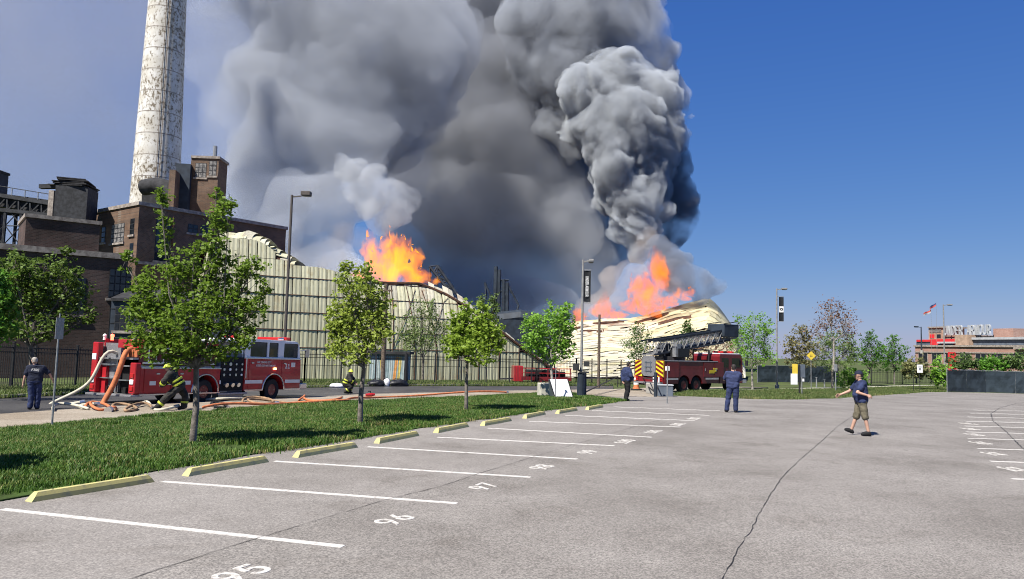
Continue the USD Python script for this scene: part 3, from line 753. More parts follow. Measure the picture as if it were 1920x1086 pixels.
# curled roof sheets at the left: long ribbons that spring from the eaves and fall over to the right
for k in range(17):
    t = k / 16
    x = 404 + 132 * t
    a = WP.hit(x, 480)[0]
    zt = ztop(a)
    w = rw.uniform(0.75, 1.05)
    L = rw.uniform(2.6, 3.8) * (1 - 0.3 * t)
    rise = rw.uniform(0.5, 1.1) * (1 - 0.35 * t)
    rows_ = []
    for s in np.linspace(0, 1, 9):
        slide = 2.3 * s ** 1.5
        z = min(zt, ztop(a + slide)) * s + zt * (1 - s) - 0.35 + rise * math.sin(s * 2.9) - 0.1 * s
        o_ = lean(a, zt) + s * L * 0.85 - 0.25 * math.sin(s * 3)
        rows_.append([np.append((WP.at(a + e + slide, 0) - np.append(WP.n, 0) * o_)[:2], z + tw) for e, tw in ((0, 0.12 * math.sin(4 * s + k)), (w * (1 - 0.25 * s), -0.1 * math.sin(4 * s + k)))])
    P = np.array(rows_)
    f = grid_mesh(P)
    b = grid_mesh(P - [0, 0, 0.05])
    f.faces = f.faces[:, ::-1]
    obj("roof_sheet", trimesh.util.concatenate([f, b]), "sheet_cream" if k % 3 else "sheet_white", wh)
pk = [WP.hit(535, 470)[0], WP.hit(546, 500)[0]]
obj("torn_flap", trimesh.util.concatenate([grid_mesh(np.array([[wpt(pk[0] - .4, 7.6, -.6), wpt(pk[0] + .3, 8.6, -.9)], [wpt(pk[1], 6.9, -.3), wpt(pk[1] + .2, 9.3, -.5)]]) + [0, 0, dz]) for dz in (0, 0.05)]), "sheet_cream", wh)
# roof sheets lying on the slope behind the eaves beam
for k in range(24):
    x = 815 + 8.8 * k
    a = WP.hit(x, 560)[0]
    z = ztop(a)
    b0, b1 = wpt(a, z + 0.1, -0.25), wpt(a + 0.62, ztop(a + 0.62) + 0.1, -0.25)
    back = np.array([*(-WP.n * rw.uniform(1.3, 1.9)), rw.uniform(0.55, 1.15) * (1 if k < 12 else 0.7)]) + np.array([*(WP.d * 0.4), 0])
    P = np.array([[b0, b1], [b0 + back, b1 + back]]) + np.array([0, 0, rw.uniform(-0.05, 0.1)])
    f = grid_mesh(P)
    b = grid_mesh(P - [0, 0, 0.05])
    f.faces = f.faces[:, ::-1]
    obj("roof_sheet", trimesh.util.concatenate([f, b]), "sheet_white", wh)
# the roof that remains behind, charred
P = np.array([[wpt(a, ztop(a), -0.3 - 16 * s) * [1, 1, 0] + [0, 0, ztop(a) - 0.25 + (0.2 if a < 12 else 1.6) * math.sin(2.2 * s) - 2.5 * s * s] for s in np.linspace(0, 1, 6)] for a in np.linspace(aa[0], wall_len, 26)])
f = grid_mesh(P)
b = grid_mesh(P - [0, 0, 0.15])
b.faces = b.faces[:, ::-1]
obj("burnt_roof", trimesh.util.concatenate([f, b]), "charred", wh)
obj("end_wall", prism([(0, Z0), (14, Z0), (14, 7), (0, ztop(aa[0]) - 0.2)], 0.2, tuple(WP.at(aa[0], 0, -0.4)), (*(-WP.n), 0), (0, 0, 1)), "sheet_cream", wh)

# second, collapsed part: a mound of slumped sheets at the right
mound = thing("collapsed_warehouse", "slumped mound of crumpled pale yellow roof sheets below the right-hand fire", "warehouse", (0, 0, 0))
top2 = np.array([(1036, 640), (1060, 610), (1085, 602), (1130, 596), (1180, 598), (1230, 586), (1270, 574), (1300, 566), (1328, 558), (1345, 570), (1362, 592), (1382, 625), (1394, 690)], float)
def mpt(px, s, lift=0.0):
    """Point of the mound: px across, s from the foot (0) to the crest (1)."""
    yt = float(np.interp(px, top2[:, 0], top2[:, 1]))
    yb = 708.0
    d = 98 + 24 * s ** 1.4 + (px - 1036) * 0.012
    sag = 5 * math.sin(px * 0.035) * s * (1 - s)
    p = at(px, yb + (yt - yb) * s + sag, d)
    return p + [0, 0, lift]
P = np.array([[mpt(x, s, -0.35) for s in np.linspace(0, 1, 14)] for x in np.linspace(1030, 1394, 50)])
obj("charred_bed", grid_mesh(P), "charred", mound)
bk = np.array([[mpt(x, 1, -0.35), mpt(x, 1, -0.35) * [1, 1, 0] + [1.5, 14, -2.5]] for x in np.linspace(1030, 1394, 50)])
obj("back_slope", grid_mesh(bk), "charred", mound)
obj("gable_sheet", grid_mesh(np.array([[mpt(1394 - 12 * t, s, 0) + [0.3 + 0.5 * t, 6 * t, -0.5 * t] for t in (0, 1)] for s in np.linspace(0, 1, 6)])), "sheet_white", mound)
nr = 27
for j in range(nr):
    x = 1029 + rw.uniform(-20, 0)
    while x < 1392:
        w = rw.uniform(28, 66)
        x0, x1 = max(x, 1029), min(x + w, 1394)
        x += w * rw.uniform(0.93, 1.0)
        if x1 - x0 < 5:
            continue
        cover = rw.uniform(1.08, 1.3) if rw.random() > 0.07 else 0.88
        dip = rw.uniform(-0.008, 0.03)
        lift, curl = rw.uniform(0.0, 0.05), rw.uniform(-0.02, 0.09) * (j < nr - 2)
        pts = []
        for t in np.linspace(0, 1, 6):
            xx = x0 + (x1 - x0) * t
            wave = 0.03 * math.sin(xx * 0.027 + j * 0.22) + 0.01 * math.sin(xx * 0.08 + j * 0.35)
            for k in (0, 0.5, 1):
                s_ = min(max(j / nr + cover * k / nr + wave * (1 - abs(2 * j / nr - 1) * 0.4) + dip * (t - 0.5), 0.0), 1.0)
                pts.append(mpt(xx, s_, lift + curl * (0.6 - k) + 0.05 * math.sin(5 * t + j) + 0.03 * rw.random()))
        Pn = np.array(pts).reshape(6, 3, 3)
        f, b = grid_mesh(Pn), grid_mesh(Pn + [0, 0.05, -0.03])
        f.faces = f.faces[:, ::-1]
        u_ = rw.random()
        obj("roof_sheet", trimesh.util.concatenate([f, b]), "steel_rust" if u_ < 0.025 else "sheet_lemon" if (x0 > 1200 or u_ < 0.3) else "sheet_white", mound)

# ------------------------------------------------------------------ steel skeleton masts in the smoke
def mast(name, label, pts, r, braces, m="slate_blue"):
    t = thing(name, label, "steel frame", (0, 0, 0))
    for a, b in pts:
        obj("column", bar(a, b, r, n=6), m, t)
    for a, b in braces:
        obj("brace", bar(a, b, r * 0.55, n=5), m, t)
    return t
dd = 118
e = lambda x, y, d=dd: at(x, y, d)
mast("steel_mast", "thin dark twin steel mast with stays standing in the smoke, centre of the picture", [(e(927, 620), e(930, 500)), (e(934, 620), e(936, 506)), (e(944, 622), e(944, 524)), (e(950, 622), e(951, 530))], 0.32,
     [(e(928, 560), e(935, 545)), (e(928, 585), e(935, 570)), (e(935, 545), e(944, 548)), (e(928, 530), e(935, 520)), (e(938, 526), e(954, 526)), (e(944, 560), e(951, 545)), (e(951, 532), e(972, 572)), (e(936, 590), e(951, 575)), (e(909, 530), e(928, 575)), (e(910, 530), e(911, 560)), (e(972, 572), e(966, 600))])
mast("roof_truss", "bent dark steel roof truss sticking up beside the left-hand fire", [(e(820, 498, 96), e(860, 556, 96)), (e(806, 500, 96), e(838, 540, 96))], 0.2,
     [(e(806 + 8 * k, 500 + 10 * k, 96), e(820 + 10 * k, 498 + 14.5 * k, 96)) for k in range(5)] + [(e(820 + 10 * k, 498 + 14.5 * k, 96), e(814 + 8 * k, 510 + 10 * k, 96)) for k in range(4)] + [(e(806, 500, 96), e(806, 545, 96)), (e(820, 498, 96), e(820, 545, 96))])
sd = thing("burnt_shed", "low dark hulk of a burnt shed behind the warehouse slope, below the steel mast", "shed", tuple(at(975, 600, 112)))
obj("wall", MB().box((0, 0, -3.4), (7.6, 4, 6.6), 0.2), "slate_blue", sd)
obj("roof", tube([(-4, 0, -0.2), (0, 0, 0.35), (4.1, 0.4, -0.5)], 1.2, 8), "slate_blue", sd)

# ------------------------------------------------------------------ headquarters building at right
mat("red_wall", (0.496, 0.024, 0.028), rough=0.6, scale=1, var=0.08)
mat("grey_roof", (0.336, 0.352, 0.368), rough=0.6, scale=1, var=0.1)
mat("blue_grey", (0.1, 0.12, 0.15), rough=0.5, scale=1, var=0.15)
mat("tan_wall", (0.336, 0.24, 0.176), rough=0.85, scale=1, var=0.15)
mat("sign_white", (0.368, 0.384, 0.4), rough=0.5, var=0.1)
hq = thing("office_building", "long two storey brick office building with red penthouse, behind the screened fence at right", "building", (0, 0, 0))
HP = Plane(at(1716, 660, 232)[:2], 166.0)
class Facade:
    def __init__(s, pl): s.pl = pl
    def box(s, x0, x1, y0, y1, out, thick):
        xm = (x0 + x1) / 2
        a, _ = s.pl.hit(x0, y0); b, _ = s.pl.hit(x1, y0)
        _, zt = s.pl.hit(xm, y0); _, zb = s.pl.hit(xm, y1)
        return s.pl.quad(min(a, b), max(a, b), zb, zt, out, thick)
Fh = Facade(HP)
a_far, a_near = HP.hit(1716, 660)[0], HP.hit(1990, 660)[0]
zr = HP.hit(1850, 651)[1]
obj("wall", HP.quad(a_far, a_near, -4, zr, 0, 22), "brick_pale", hq)
obj("parapet", HP.quad(a_far - 0.3, a_near, zr + 0.003, zr + 0.55, 0.35, 22.5), "stone_band", hq)
obj("sill_band", HP.quad(a_far, a_near, zr - 5.25, zr - 4.9, 0.25, 0.6), "stone_band", hq)
obj("head_band", HP.quad(a_far, a_near, zr - 1.75, zr - 1.4, 0.25, 0.6), "stone_band", hq)
na = int((a_near - a_far) / 5.2)
for i in range(na):
    a = a_far + 1.2 + i * 5.2
    for z0, z1 in ((zr - 4.88, zr - 1.78), (zr - 9.1, zr - 6.2)):
        w = obj("window", HP.quad(a, a + 3.9, z0, z1, 0.05, 0.2), "stone_band", hq)
        for k in range(2):
            obj("pane", HP.quad(a + 0.3 + 1.75 * k, a + 0.3 + 1.75 * k + 1.5, z0 + 0.25, z1 - 0.2, 0.09, 0.1), "window_dark" if z0 > zr - 6 else "blue_grey", w)
obj("red_bay", HP.quad(HP.hit(1781, 670)[0], HP.hit(1793, 670)[0], -2, zr - 1.5, 0.7, 0.7), "red_wall", hq)
def upper(name, x0, x1, ytop, ybot, back, depth, m):
    pl = Plane(HP.p - HP.n * back, 166.0)
    a, b = pl.hit(x0, ytop)[0], pl.hit(x1, ytop)[0]
    zt, zb = pl.hit((x0 + x1) / 2, ytop)[1], pl.hit((x0 + x1) / 2, ybot)[1]
    return obj(name, pl.quad(min(a, b), max(a, b), min(zb, zr), zt, 0, depth), m, hq), pl
upper("red_penthouse", 1744, 1792, 636, 656, 3.0, 9, "red_wall")
upper("dark_penthouse", 1718, 1745, 640, 656, 3.2, 9, "blue_grey")
obj("red_cornice", Facade(Plane(HP.p - HP.n * 2.9, 166.0)).box(1718, 1745, 637, 641, 0, 3), "red_wall", hq)
upper("tower", 1741, 1768, 614, 640, 6.0, 8, "tan_wall")
for (x0, x1, y0, y1, m) in ((1743, 1765, 618, 624, "window_grime"), (1744, 1752, 627, 634, "red_wall"), (1757, 1764, 627, 634, "window_dark")):
    obj("tower_window", Facade(Plane(HP.p - HP.n * 6, 166.0)).box(x0, x1, y0, y1, 0.1, 0.2), m, hq)
obj("tower_roof", Facade(Plane(HP.p - HP.n * 5.6, 166.0)).box(1739, 1770, 612.5, 615, 0, 9), "stone_band", hq)
upper("tan_block", 1790, 1816, 628, 654, 2.4, 9, "tan_wall")
upper("long_upper_wall", 1816, 1990, 636, 650, 4.0, 14, "blue_grey")
obj("long_roof", Facade(Plane(HP.p - HP.n * 3.4, 166.0)).box(1812, 1990, 632, 636.5, 0, 15), "grey_roof", hq)
upper("upper_brick", 1772, 1826, 630, 640, 9, 6, "brick_pale")
obj("canopy_band", Facade(Plane(HP.p - HP.n * 2.0, 166.0)).box(1758, 1790, 641, 644, 0.3, 1.2), "sign_white", hq)
for x0, x1 in ((1772, 1788), (1759, 1766)):
    obj("penthouse_window", Facade(Plane(HP.p - HP.n * 3, 166.0)).box(x0, x1, 645, 653, 0.12, 0.2), "window_dark", hq)
upper("rear_block", 1862, 1900, 616, 632, 13, 8, "brick_pale")
obj("entrance_hood", Facade(HP).box(1908, 1925, 648, 655, 1.5, 3), "stone_band", hq)
sg = thing("roof_sign", "white block letters on a dark rail along the roof of the brick office building", "sign", (0, 0, 0))
SP = Plane(HP.p - HP.n * 5, 166.0)
s0, zs0 = SP.hit(1772, 629)
s1, zs1 = SP.hit(1861, 620)
zt0 = SP.hit(1772, 611)[1]
obj("rail", SP.quad(s0, s1, zs0 - 0.9, zs0 - 0.4, 0, 0.4), "steel_dark", sg)
word = "UNDER ARMOUR"
step = (s1 - s0) / len(word)
for i, chr_ in enumerate(word):
    if chr_ == " ":
        continue
    t = meshkit.text_mesh(chr_, zt0 - zs0, 0.5, bold=False)
    b = t.bounds
    t.apply_translation([-b[0][0], 0, 0])
    sc = step * 0.8 / (b[1][0] - b[0][0])
    v = t.vertices * [sc, 1, 1]
    q_ = np.array([SP.at(s0 + step * i + x, zs0 + y, z) for x, y, z in v])
    obj("letter", trimesh.Trimesh(q_, t.faces, process=False), "sign_white", sg)
for i in range(9):
    obj("stay", bar(SP.at(s0 + (s1 - s0) * i / 8, zs0 - 3, -0.3), SP.at(s0 + (s1 - s0) * i / 8, zs0, -0.3), 0.12, n=5), "steel_dark", sg)
# ------------------------------------------------------------------ trees
mat("bark_grey", (0.17, 0.15, 0.13), rough=0.95, scale=7, color2=(0.085, 0.075, 0.065), bump=0.6, bscale=30)
mat("bark_pale", (0.3, 0.28, 0.25), rough=0.95, scale=6, color2=(0.16, 0.14, 0.12), bump=0.5, bscale=26)
leaf_mat("leaf_fresh", [(0, (0.082, 0.146, 0.0172)), (0.45, (0.192, 0.291, 0.0345)), (0.8, (0.315, 0.423, 0.0554)), (1, (0.451, 0.5, 0.105))], 0.5)
leaf_mat("leaf_green", [(0, (0.0512, 0.134, 0.0158)), (0.5, (0.117, 0.269, 0.0317)), (1, (0.22, 0.396, 0.0528))], 0.45)
leaf_mat("leaf_olive", [(0, (0.111, 0.169, 0.0286)), (0.5, (0.254, 0.322, 0.0501)), (0.8, (0.381, 0.415, 0.0858)), (1, (0.381, 0.23, 0.0858))], 0.4)
leaf_mat("leaf_dull", [(0, (0.0571, 0.0984, 0.0304)), (0.5, (0.114, 0.183, 0.0486)), (0.8, (0.171, 0.226, 0.0729)), (1, (0.217, 0.183, 0.085))], 0.4)
leaf_mat("leaf_russet", [(0, (0.11, 0.059, 0.0385)), (0.5, (0.195, 0.106, 0.066)), (0.8, (0.171, 0.153, 0.066)), (1, (0.281, 0.177, 0.11))], 0.35)
leaf_mat("leaf_mixed", [(0, (0.0915, 0.147, 0.0248)), (0.4, (0.199, 0.295, 0.0413)), (0.7, (0.32, 0.399, 0.0619)), (0.84, (0.428, 0.31, 0.0825)), (1, (0.458, 0.206, 0.0825))], 0.4)
def leaves(centres, per, rad, size, seed):
    r = np.random.default_rng(seed)
    n = len(centres) * per
    c = np.repeat(centres, per, 0) + r.normal(0, 1, (n, 3)) * np.repeat(rad, per)[:, None] * [1, 1, 0.8]
    a = r.normal(0, 1, (n, 3)); a[:, 2] *= 0.6
    a /= np.linalg.norm(a, axis=1, keepdims=True)
    u = r.normal(0, 1, (n, 3)) + [0, 0, 1.1]
    b = np.cross(a, u); b /= np.linalg.norm(b, axis=1, keepdims=True) + 1e-9
    k = np.cross(b, a)
    s = size * r.uniform(0.6, 1.3, n)[:, None]
    v = np.stack([c - a * s * 0.5, c + b * s * 0.42 + k * s * 0.12, c + a * s * 0.62, c - b * s * 0.42 + k * s * 0.12], 1).reshape(-1, 3)
    i = np.arange(n)[:, None] * 4
    f = np.vstack([i + [0, 1, 2], i + [0, 2, 3]])
    return trimesh.Trimesh(v, f, process=False)
def tree(name, label, base, fork, blobs, n, size, leaf="leaf_fresh", bark="bark_grey", r0=0.07, group=None, seed=1, per=13, tight=0.115, depth=None, bare=0, mulch=0.0, squash=1.0):
    """base, fork: pixels of the foot and of the first fork; blobs: (px, py, rx, ry) of the crown's masses."""
    rr = np.random.default_rng(seed)
    B = ground(*base) if depth is None else at(*base, depth)
    D = B[1]
    m = D / FPX
    Fk = at(fork[0], fork[1], D) if fork else B + [0, 0, 0.3]
    t = thing(name, label, "tree" if "tree" in name else "shrub", B, group=group or {"young_tree": "young street trees", "russet_tree": "russet trees on the grass island", "shrub": "shrubs before the office building", "far_tree": "tree tops behind the warehouse"}.get(name))
    tops = [(at(x, y, D) + [0, rr.uniform(-0.5, 0.5) * rx * m, 0], rx * m, ry * m) for x, y, rx, ry in blobs]
    tr = MB()
    mid = (B + Fk) / 2 + [rr.normal(0, 0.02), rr.normal(0, 0.02), 0]
    tr.tube(np.array([B - [0, 0, 0.15], B + [0, 0, 0.06], mid, Fk]) - B, [r0 * 1.35, r0 * 1.08, r0 * 0.95, r0 * 0.8], 9)
    obj("trunk", tr, bark, t, smooth=40)
    br, cents, rads = MB(), [], []
    total = sum(rx * ry for _, rx, ry in tops)
    for c, rx, ry in tops:
        cc = c - [0, 0, ry * 0.25]
        h = np.linalg.norm(cc - Fk)
        k1 = Fk + (cc - Fk) * 0.45 + [rr.normal(0, 0.06) * h, rr.normal(0, 0.06) * h, -0.04 * h]
        rb_ = r0 * 0.5 * (0.5 + 0.5 * min(1, rx * ry / (total / len(tops))))
        br.tube(np.array([Fk, k1, cc, c + [0, 0, ry * 0.55]]) - B, [rb_, rb_ * 0.7, rb_ * 0.42, rb_ * 0.15], 6)
        k = max(3, int(n * rx * ry / total / per))
        d = rr.normal(0, 1, (k, 3)); d /= np.linalg.norm(d, axis=1, keepdims=True)
        rad = rr.uniform(0.1, 1.0, k) ** 0.5 * rr.uniform(0.85, 1.22, k)
        e = c + d * rad[:, None] * [rx, rx * squash, ry]
        cents.append(e); rads.append(np.full(k, tight * (rx + ry) / 2 + 0.03) * rr.uniform(0.6, 1.4, k))
        for q in e[:: max(1, int(k / (14 + bare)))]:
            s = k1 + (cc - k1) * rr.uniform(0.1, 1.2)
            br.tube(np.array([s, (s + q) / 2 + rr.normal(0, 0.04, 3) * rx, q]) - B, [rb_ * 0.34, rb_ * 0.2, rb_ * 0.06], 4)
    obj("branches", br, bark, t, smooth=40)
    obj("crown", leaves(np.vstack(cents) - B, per, np.concatenate(rads), size, seed + 50), leaf, t)
    if mulch:
        a = np.linspace(0, 2 * np.pi, 25)[:-1]
        ring = [tuple(B[:2] + mulch * (1 + 0.15 * rr.normal()) * np.array([math.cos(x), math.sin(x)])) for x in a]
        mm = slab(Polygon(ring).buffer(0), 0.055, 0.1, 0.5)
        mm.apply_translation(-B)
        obj("mulch_ring", mm, "bark_mulch", t)
    return t
row = "young street trees along the verge"
tree("young_tree", "nearest young tree with two tall leafy spires, standing in the lawn before the fire engine", (361, 836), (368, 690),
     [(372, 610, 62, 66), (300, 610, 56, 50), (440, 590, 44, 56), (268, 532, 26, 34), (240, 490, 16, 20), (335, 520, 40, 48), (410, 475, 30, 54), (414, 420, 20, 50), (404, 372, 12, 26), (430, 380, 9, 24), (306, 385, 9, 36), (312, 440, 13, 36), (302, 362, 5, 14),
      (470, 505, 22, 26), (492, 545, 14, 18), (478, 575, 20, 18), (350, 660, 62, 28), (420, 660, 38, 20), (256, 580, 22, 26), (460, 635, 24, 20), (300, 560, 36, 36), (385, 545, 44, 46), (366, 470, 14, 26), (272, 640, 24, 18), (330, 675, 26, 16), (448, 530, 16, 36)],
     12000, 0.082, "leaf_fresh", "bark_grey", 0.068, seed=3, mulch=0.42, tight=0.085, per=17)
tree("young_tree", "young tree with forked trunk on the lawn, just right of the fire engine", (675, 797), (682, 690),
     [(672, 600, 52, 50), (640, 590, 34, 40), (706, 600, 30, 44), (660, 540, 32, 36), (690, 520, 18, 32), (648, 505, 13, 24), (630, 620, 28, 30), (715, 625, 24, 26), (672, 655, 50, 30), (635, 655, 24, 18), (700, 560, 28, 30)],
     4600, 0.1, "leaf_olive", "bark_grey", 0.07, seed=5, mulch=0.35, tight=0.1, per=12)
tree("young_tree", "third young tree on the lawn, with a narrow dark trunk at the roadside", (874, 771), (876, 680),
     [(885, 615, 38, 36), (860, 630, 28, 30), (912, 625, 28, 36), (890, 655, 46, 26), (860, 600, 18, 22), (905, 585, 16, 26), (935, 640, 16, 24), (845, 655, 18, 20), (875, 580, 12, 20)],
     3900, 0.13, "leaf_fresh", "bark_grey", 0.062, seed=7, mulch=0.3)
tree("young_tree", "dense dark green young tree beside the white concrete block at the lot entrance", (1040, 746), (1032, 680),
     [(1030, 615, 40, 38), (1000, 615, 22, 26), (1058, 610, 22, 34), (1030, 650, 42, 24), (1005, 645, 24, 22), (1062, 650, 20, 20), (1045, 585, 20, 22), (1030, 670, 22, 14), (1064, 580, 8, 16)],
     4600, 0.14, "leaf_green", "bark_pale", 0.075, seed=9)
tree("young_tree", "thin leaved tree behind the iron fence between two lawn trees, before the warehouse", (793, 715), (793, 670),
     [(793, 612, 40, 36), (765, 615, 24, 28), (822, 620, 24, 28), (795, 580, 26, 20), (790, 640, 46, 22), (770, 640, 24, 18), (812, 575, 14, 14)],
     3400, 0.16, "leaf_dull", "bark_grey", 0.1, seed=11)
tree("spreading_tree", "broad tree with reddish and green leaves at the left edge, behind the navy clad person", (62, 741), (58, 650),
     [(70, 560, 62, 55), (30, 545, 46, 55), (110, 545, 46, 45), (90, 505, 46, 30), (40, 500, 42, 30), (140, 590, 30, 26), (20, 610, 42, 34), (80, 615, 60, 26), (130, 515, 26, 20), (118, 480, 20, 14), (5, 520, 30, 40)],
     6500, 0.16, "leaf_mixed", "bark_grey", 0.12, seed=13, tight=0.1)
tree("roadside_tree", "green tree cut off by the left edge of the picture", (-22, 752), (-20, 680), [(-25, 600, 40, 60), (-40, 540, 50, 50), (-5, 560, 22, 30), (-12, 520, 16, 26)], 4200, 0.16, "leaf_green", "bark_grey", 0.11, seed=14)
tree("lawn_tree", "leafy tree beyond the left edge whose shadow falls on the lawn", (-330, 905), (-330, 720), [(-330, 600, 120, 110), (-400, 640, 90, 80), (-250, 640, 80, 80), (-320, 500, 80, 90)], 6500, 0.13, "leaf_fresh", "bark_grey", 0.075, seed=15)
tree("young_tree", "pale thin tree before the slumped mound, left of the ladder truck", (1196, 716), (1196, 690), [(1195, 640, 26, 26), (1180, 650, 16, 18), (1212, 645, 16, 22), (1195, 618, 14, 14), (1195, 668, 24, 16)], 1700, 0.2, "leaf_dull", "bark_pale", 0.09, seed=17, tight=0.18)
tree("young_tree", "sparse reddish young tree with a pale trunk standing before the ladder truck", (1325, 731), (1323, 690), [(1325, 655, 40, 26), (1296, 652, 24, 18), (1356, 655, 24, 20), (1322, 632, 24, 18), (1340, 670, 28, 14), (1305, 672, 24, 12)], 1500, 0.13, "leaf_russet", "bark_pale", 0.06, seed=19, per=7, tight=0.2, bare=20)
tree("small_tree", "small dark conical evergreen behind the raised ladder", (1289, 714), None, [(1289, 612, 9, 14), (1289, 632, 14, 18), (1289, 655, 18, 22), (1272, 640, 12, 14)], 2200, 0.2, "leaf_dull", "bark_grey", 0.12, seed=20, depth=78)
tree("young_tree", "bright green tree behind the person in navy, right of the ladder truck", (1411, 728), (1410, 690),
     [(1410, 640, 34, 34), (1388, 645, 20, 30), (1434, 640, 22, 34), (1412, 608, 28, 22), (1440, 615, 12, 18), (1385, 612, 14, 18), (1412, 672, 40, 18), (1440, 668, 14, 16)], 3600, 0.16, "leaf_green", "bark_pale", 0.1, seed=21)
tree("young_tree", "olive tree between the banner pole and the tall russet tree", (1500, 727), (1500, 694), [(1500, 650, 24, 30), (1484, 655, 16, 24), (1520, 655, 18, 26), (1502, 622, 16, 18), (1502, 680, 28, 16)], 2700, 0.19, "leaf_dull", "bark_grey", 0.09, seed=23)
tree("russet_tree", "tallest tree at right, bare reddish top over olive lower leaves", (1561, 728), (1560, 690), [(1560, 665, 40, 24), (1540, 650, 24, 24), (1585, 650, 24, 26), (1562, 635, 32, 24), (1560, 685, 38, 14), (1596, 668, 16, 18)], 3000, 0.18, "leaf_dull", "bark_pale", 0.13, seed=25, bare=6)
TT = tree("russet_tree", "bare reddish twigs of the tall tree's crown, above the olive leaves", (1563, 690), (1563, 640), [(1562, 590, 26, 28), (1545, 605, 20, 22), (1580, 600, 24, 26), (1555, 572, 14, 14), (1592, 620, 20, 20), (1535, 620, 18, 18), (1570, 578, 14, 12)], 900, 0.16, "leaf_russet", "bark_pale", 0.09, seed=27, per=5, tight=0.25, depth=66, bare=30)
tree("young_tree", "green tree with a slender top, left of the two by the office building", (1630, 722), (1630, 694), [(1630, 655, 22, 22), (1615, 660, 14, 20), (1645, 662, 14, 18), (1628, 632, 14, 16), (1632, 680, 24, 14)], 2300, 0.2, "leaf_green", "bark_grey", 0.1, seed=29)
tree("young_tree", "green tree with a slender top, right of the two by the office building", (1677, 720), (1677, 694), [(1676, 660, 22, 22), (1660, 665, 14, 18), (1692, 665, 14, 18), (1672, 638, 14, 14), (1678, 682, 24, 14)], 2300, 0.2, "leaf_green", "bark_grey", 0.1, seed=31)
for i, (x, y, rx, ry, lf, lb) in enumerate([(1718, 690, 22, 20, "leaf_dull", "olive shrub before the left end of the office building"), (1765, 700, 16, 26, "leaf_green", "dark green shrub by the tall lamp post at right"),
        (1812, 680, 30, 14, "leaf_dull", "olive shrub showing above the left part of the screened fence"), (1860, 682, 24, 14, "leaf_green", "dark shrub showing above the middle of the screened fence"),
        (1903, 678, 30, 20, "leaf_dull", "dull shrub above the screened fence at the right edge"), (1600, 708, 26, 18, "leaf_green", "dark low shrub behind the small grey posts at right")]):
    tree("shrub", lb, (x, 716), None, [(x, y, rx, ry), (x - rx * 0.6, y + 5, rx * 0.6, ry * 0.8), (x + rx * 0.6, y + 4, rx * 0.6, ry * 0.8)], 1300, 0.24, lf, "bark_grey", 0.06, seed=40 + i, depth=82)
for i, (x, y, rx, ry, d, lb) in enumerate([(900, 585, 12, 30, 100, "dim green tree top behind the warehouse slope, left of the steel mast"), (925, 580, 12, 26, 101, "dim green tree top behind the warehouse slope, next to the steel mast")]):
    tree("far_tree", lb, (x, 690), (x, 640), [(x, y, rx, ry), (x - 4, y + 30, rx * 1.4, ry), (x + 4, y - 18, rx * 0.6, ry * 0.5)], 1200, 0.25, "leaf_dull", "bark_grey", 0.15, seed=60 + i, depth=d)
# ------------------------------------------------------------------ iron fence
def fence(name, label, pts, h, bay, pitch, m="black_iron", rail=0.045, post=0.05, max_pickets=300, group=None, finial=True, sink=0.0):
    """Posts, rails and pickets along a line on the ground."""
    line = LineString(pts)
    n = max(1, round(line.length / bay))
    t = thing(name, label, "fence", (0, 0, 0), group=group)
    P = [np.array(line.interpolate(line.length * i / n).coords[0]) for i in range(n + 1)]
    z = lambda p: float(G(*p)) - sink
    for p in P:
        obj("post", MB().box((p[0], p[1], z(p) + h / 2 + 0.02), (post * 2, post * 2, h + 0.14)).box((p[0], p[1], z(p) + h + 0.12), (post * 2.6, post * 2.6, 0.05)), m, t)
    for a, b in zip(P[:-1], P[1:]):
        for k in (0.14, h - 0.34, h - 0.12):
            obj("rail", beam((*a, z(a) + k), (*b, z(b) + k), 0.035, rail), m, t)
    q = [(a + (b - a) * s) for a, b in zip(P[:-1], P[1:]) for s in np.arange(1, int(np.linalg.norm(b - a) / pitch)) / int(np.linalg.norm(b - a) / pitch)]
    q.sort(key=lambda p: p[1])
    one = lambda p: beam((p[0], p[1], z(p) + 0.06), (p[0], p[1], z(p) + h), 0.024, 0.024)
    for p in q[:max_pickets]:
        obj("picket", one(p), m, t)
    if len(q) > max_pickets:
        obj("pickets_beyond", [one(p) for p in q[max_pickets:]], m, t, kind="stuff")
    return t
fl1 = on_ground([(-120, 741), (0, 735), (60, 730), (170, 727.5), (320, 724.5), (450, 723), (570, 722)])
fl2 = on_ground([(570, 722), (690, 721.5), (800, 721.5), (900, 721.8), (1000, 722), (1080, 722.5)])
fl3 = on_ground([(1080, 722.5), (1160, 722.5), (1190, 722.5)])
fence("iron_fence", "black iron picket fence behind the fire engine, before the brick buildings", fl1, 2.25, 2.5, 0.16)
fence("iron_fence", "black iron picket fence in front of the long pale warehouse wall", fl2, 2.25, 2.5, 0.16)
fence("iron_fence", "short black iron fence length by the tall bare pole, left of the ladder truck", fl3, 2.3, 2.2, 0.16)
mat("screen_cloth", (0.022, 0.034, 0.045), rough=0.9, scale=1.2, color2=(0.012, 0.02, 0.026), bump=0.3, bscale=8, dist=0.05)
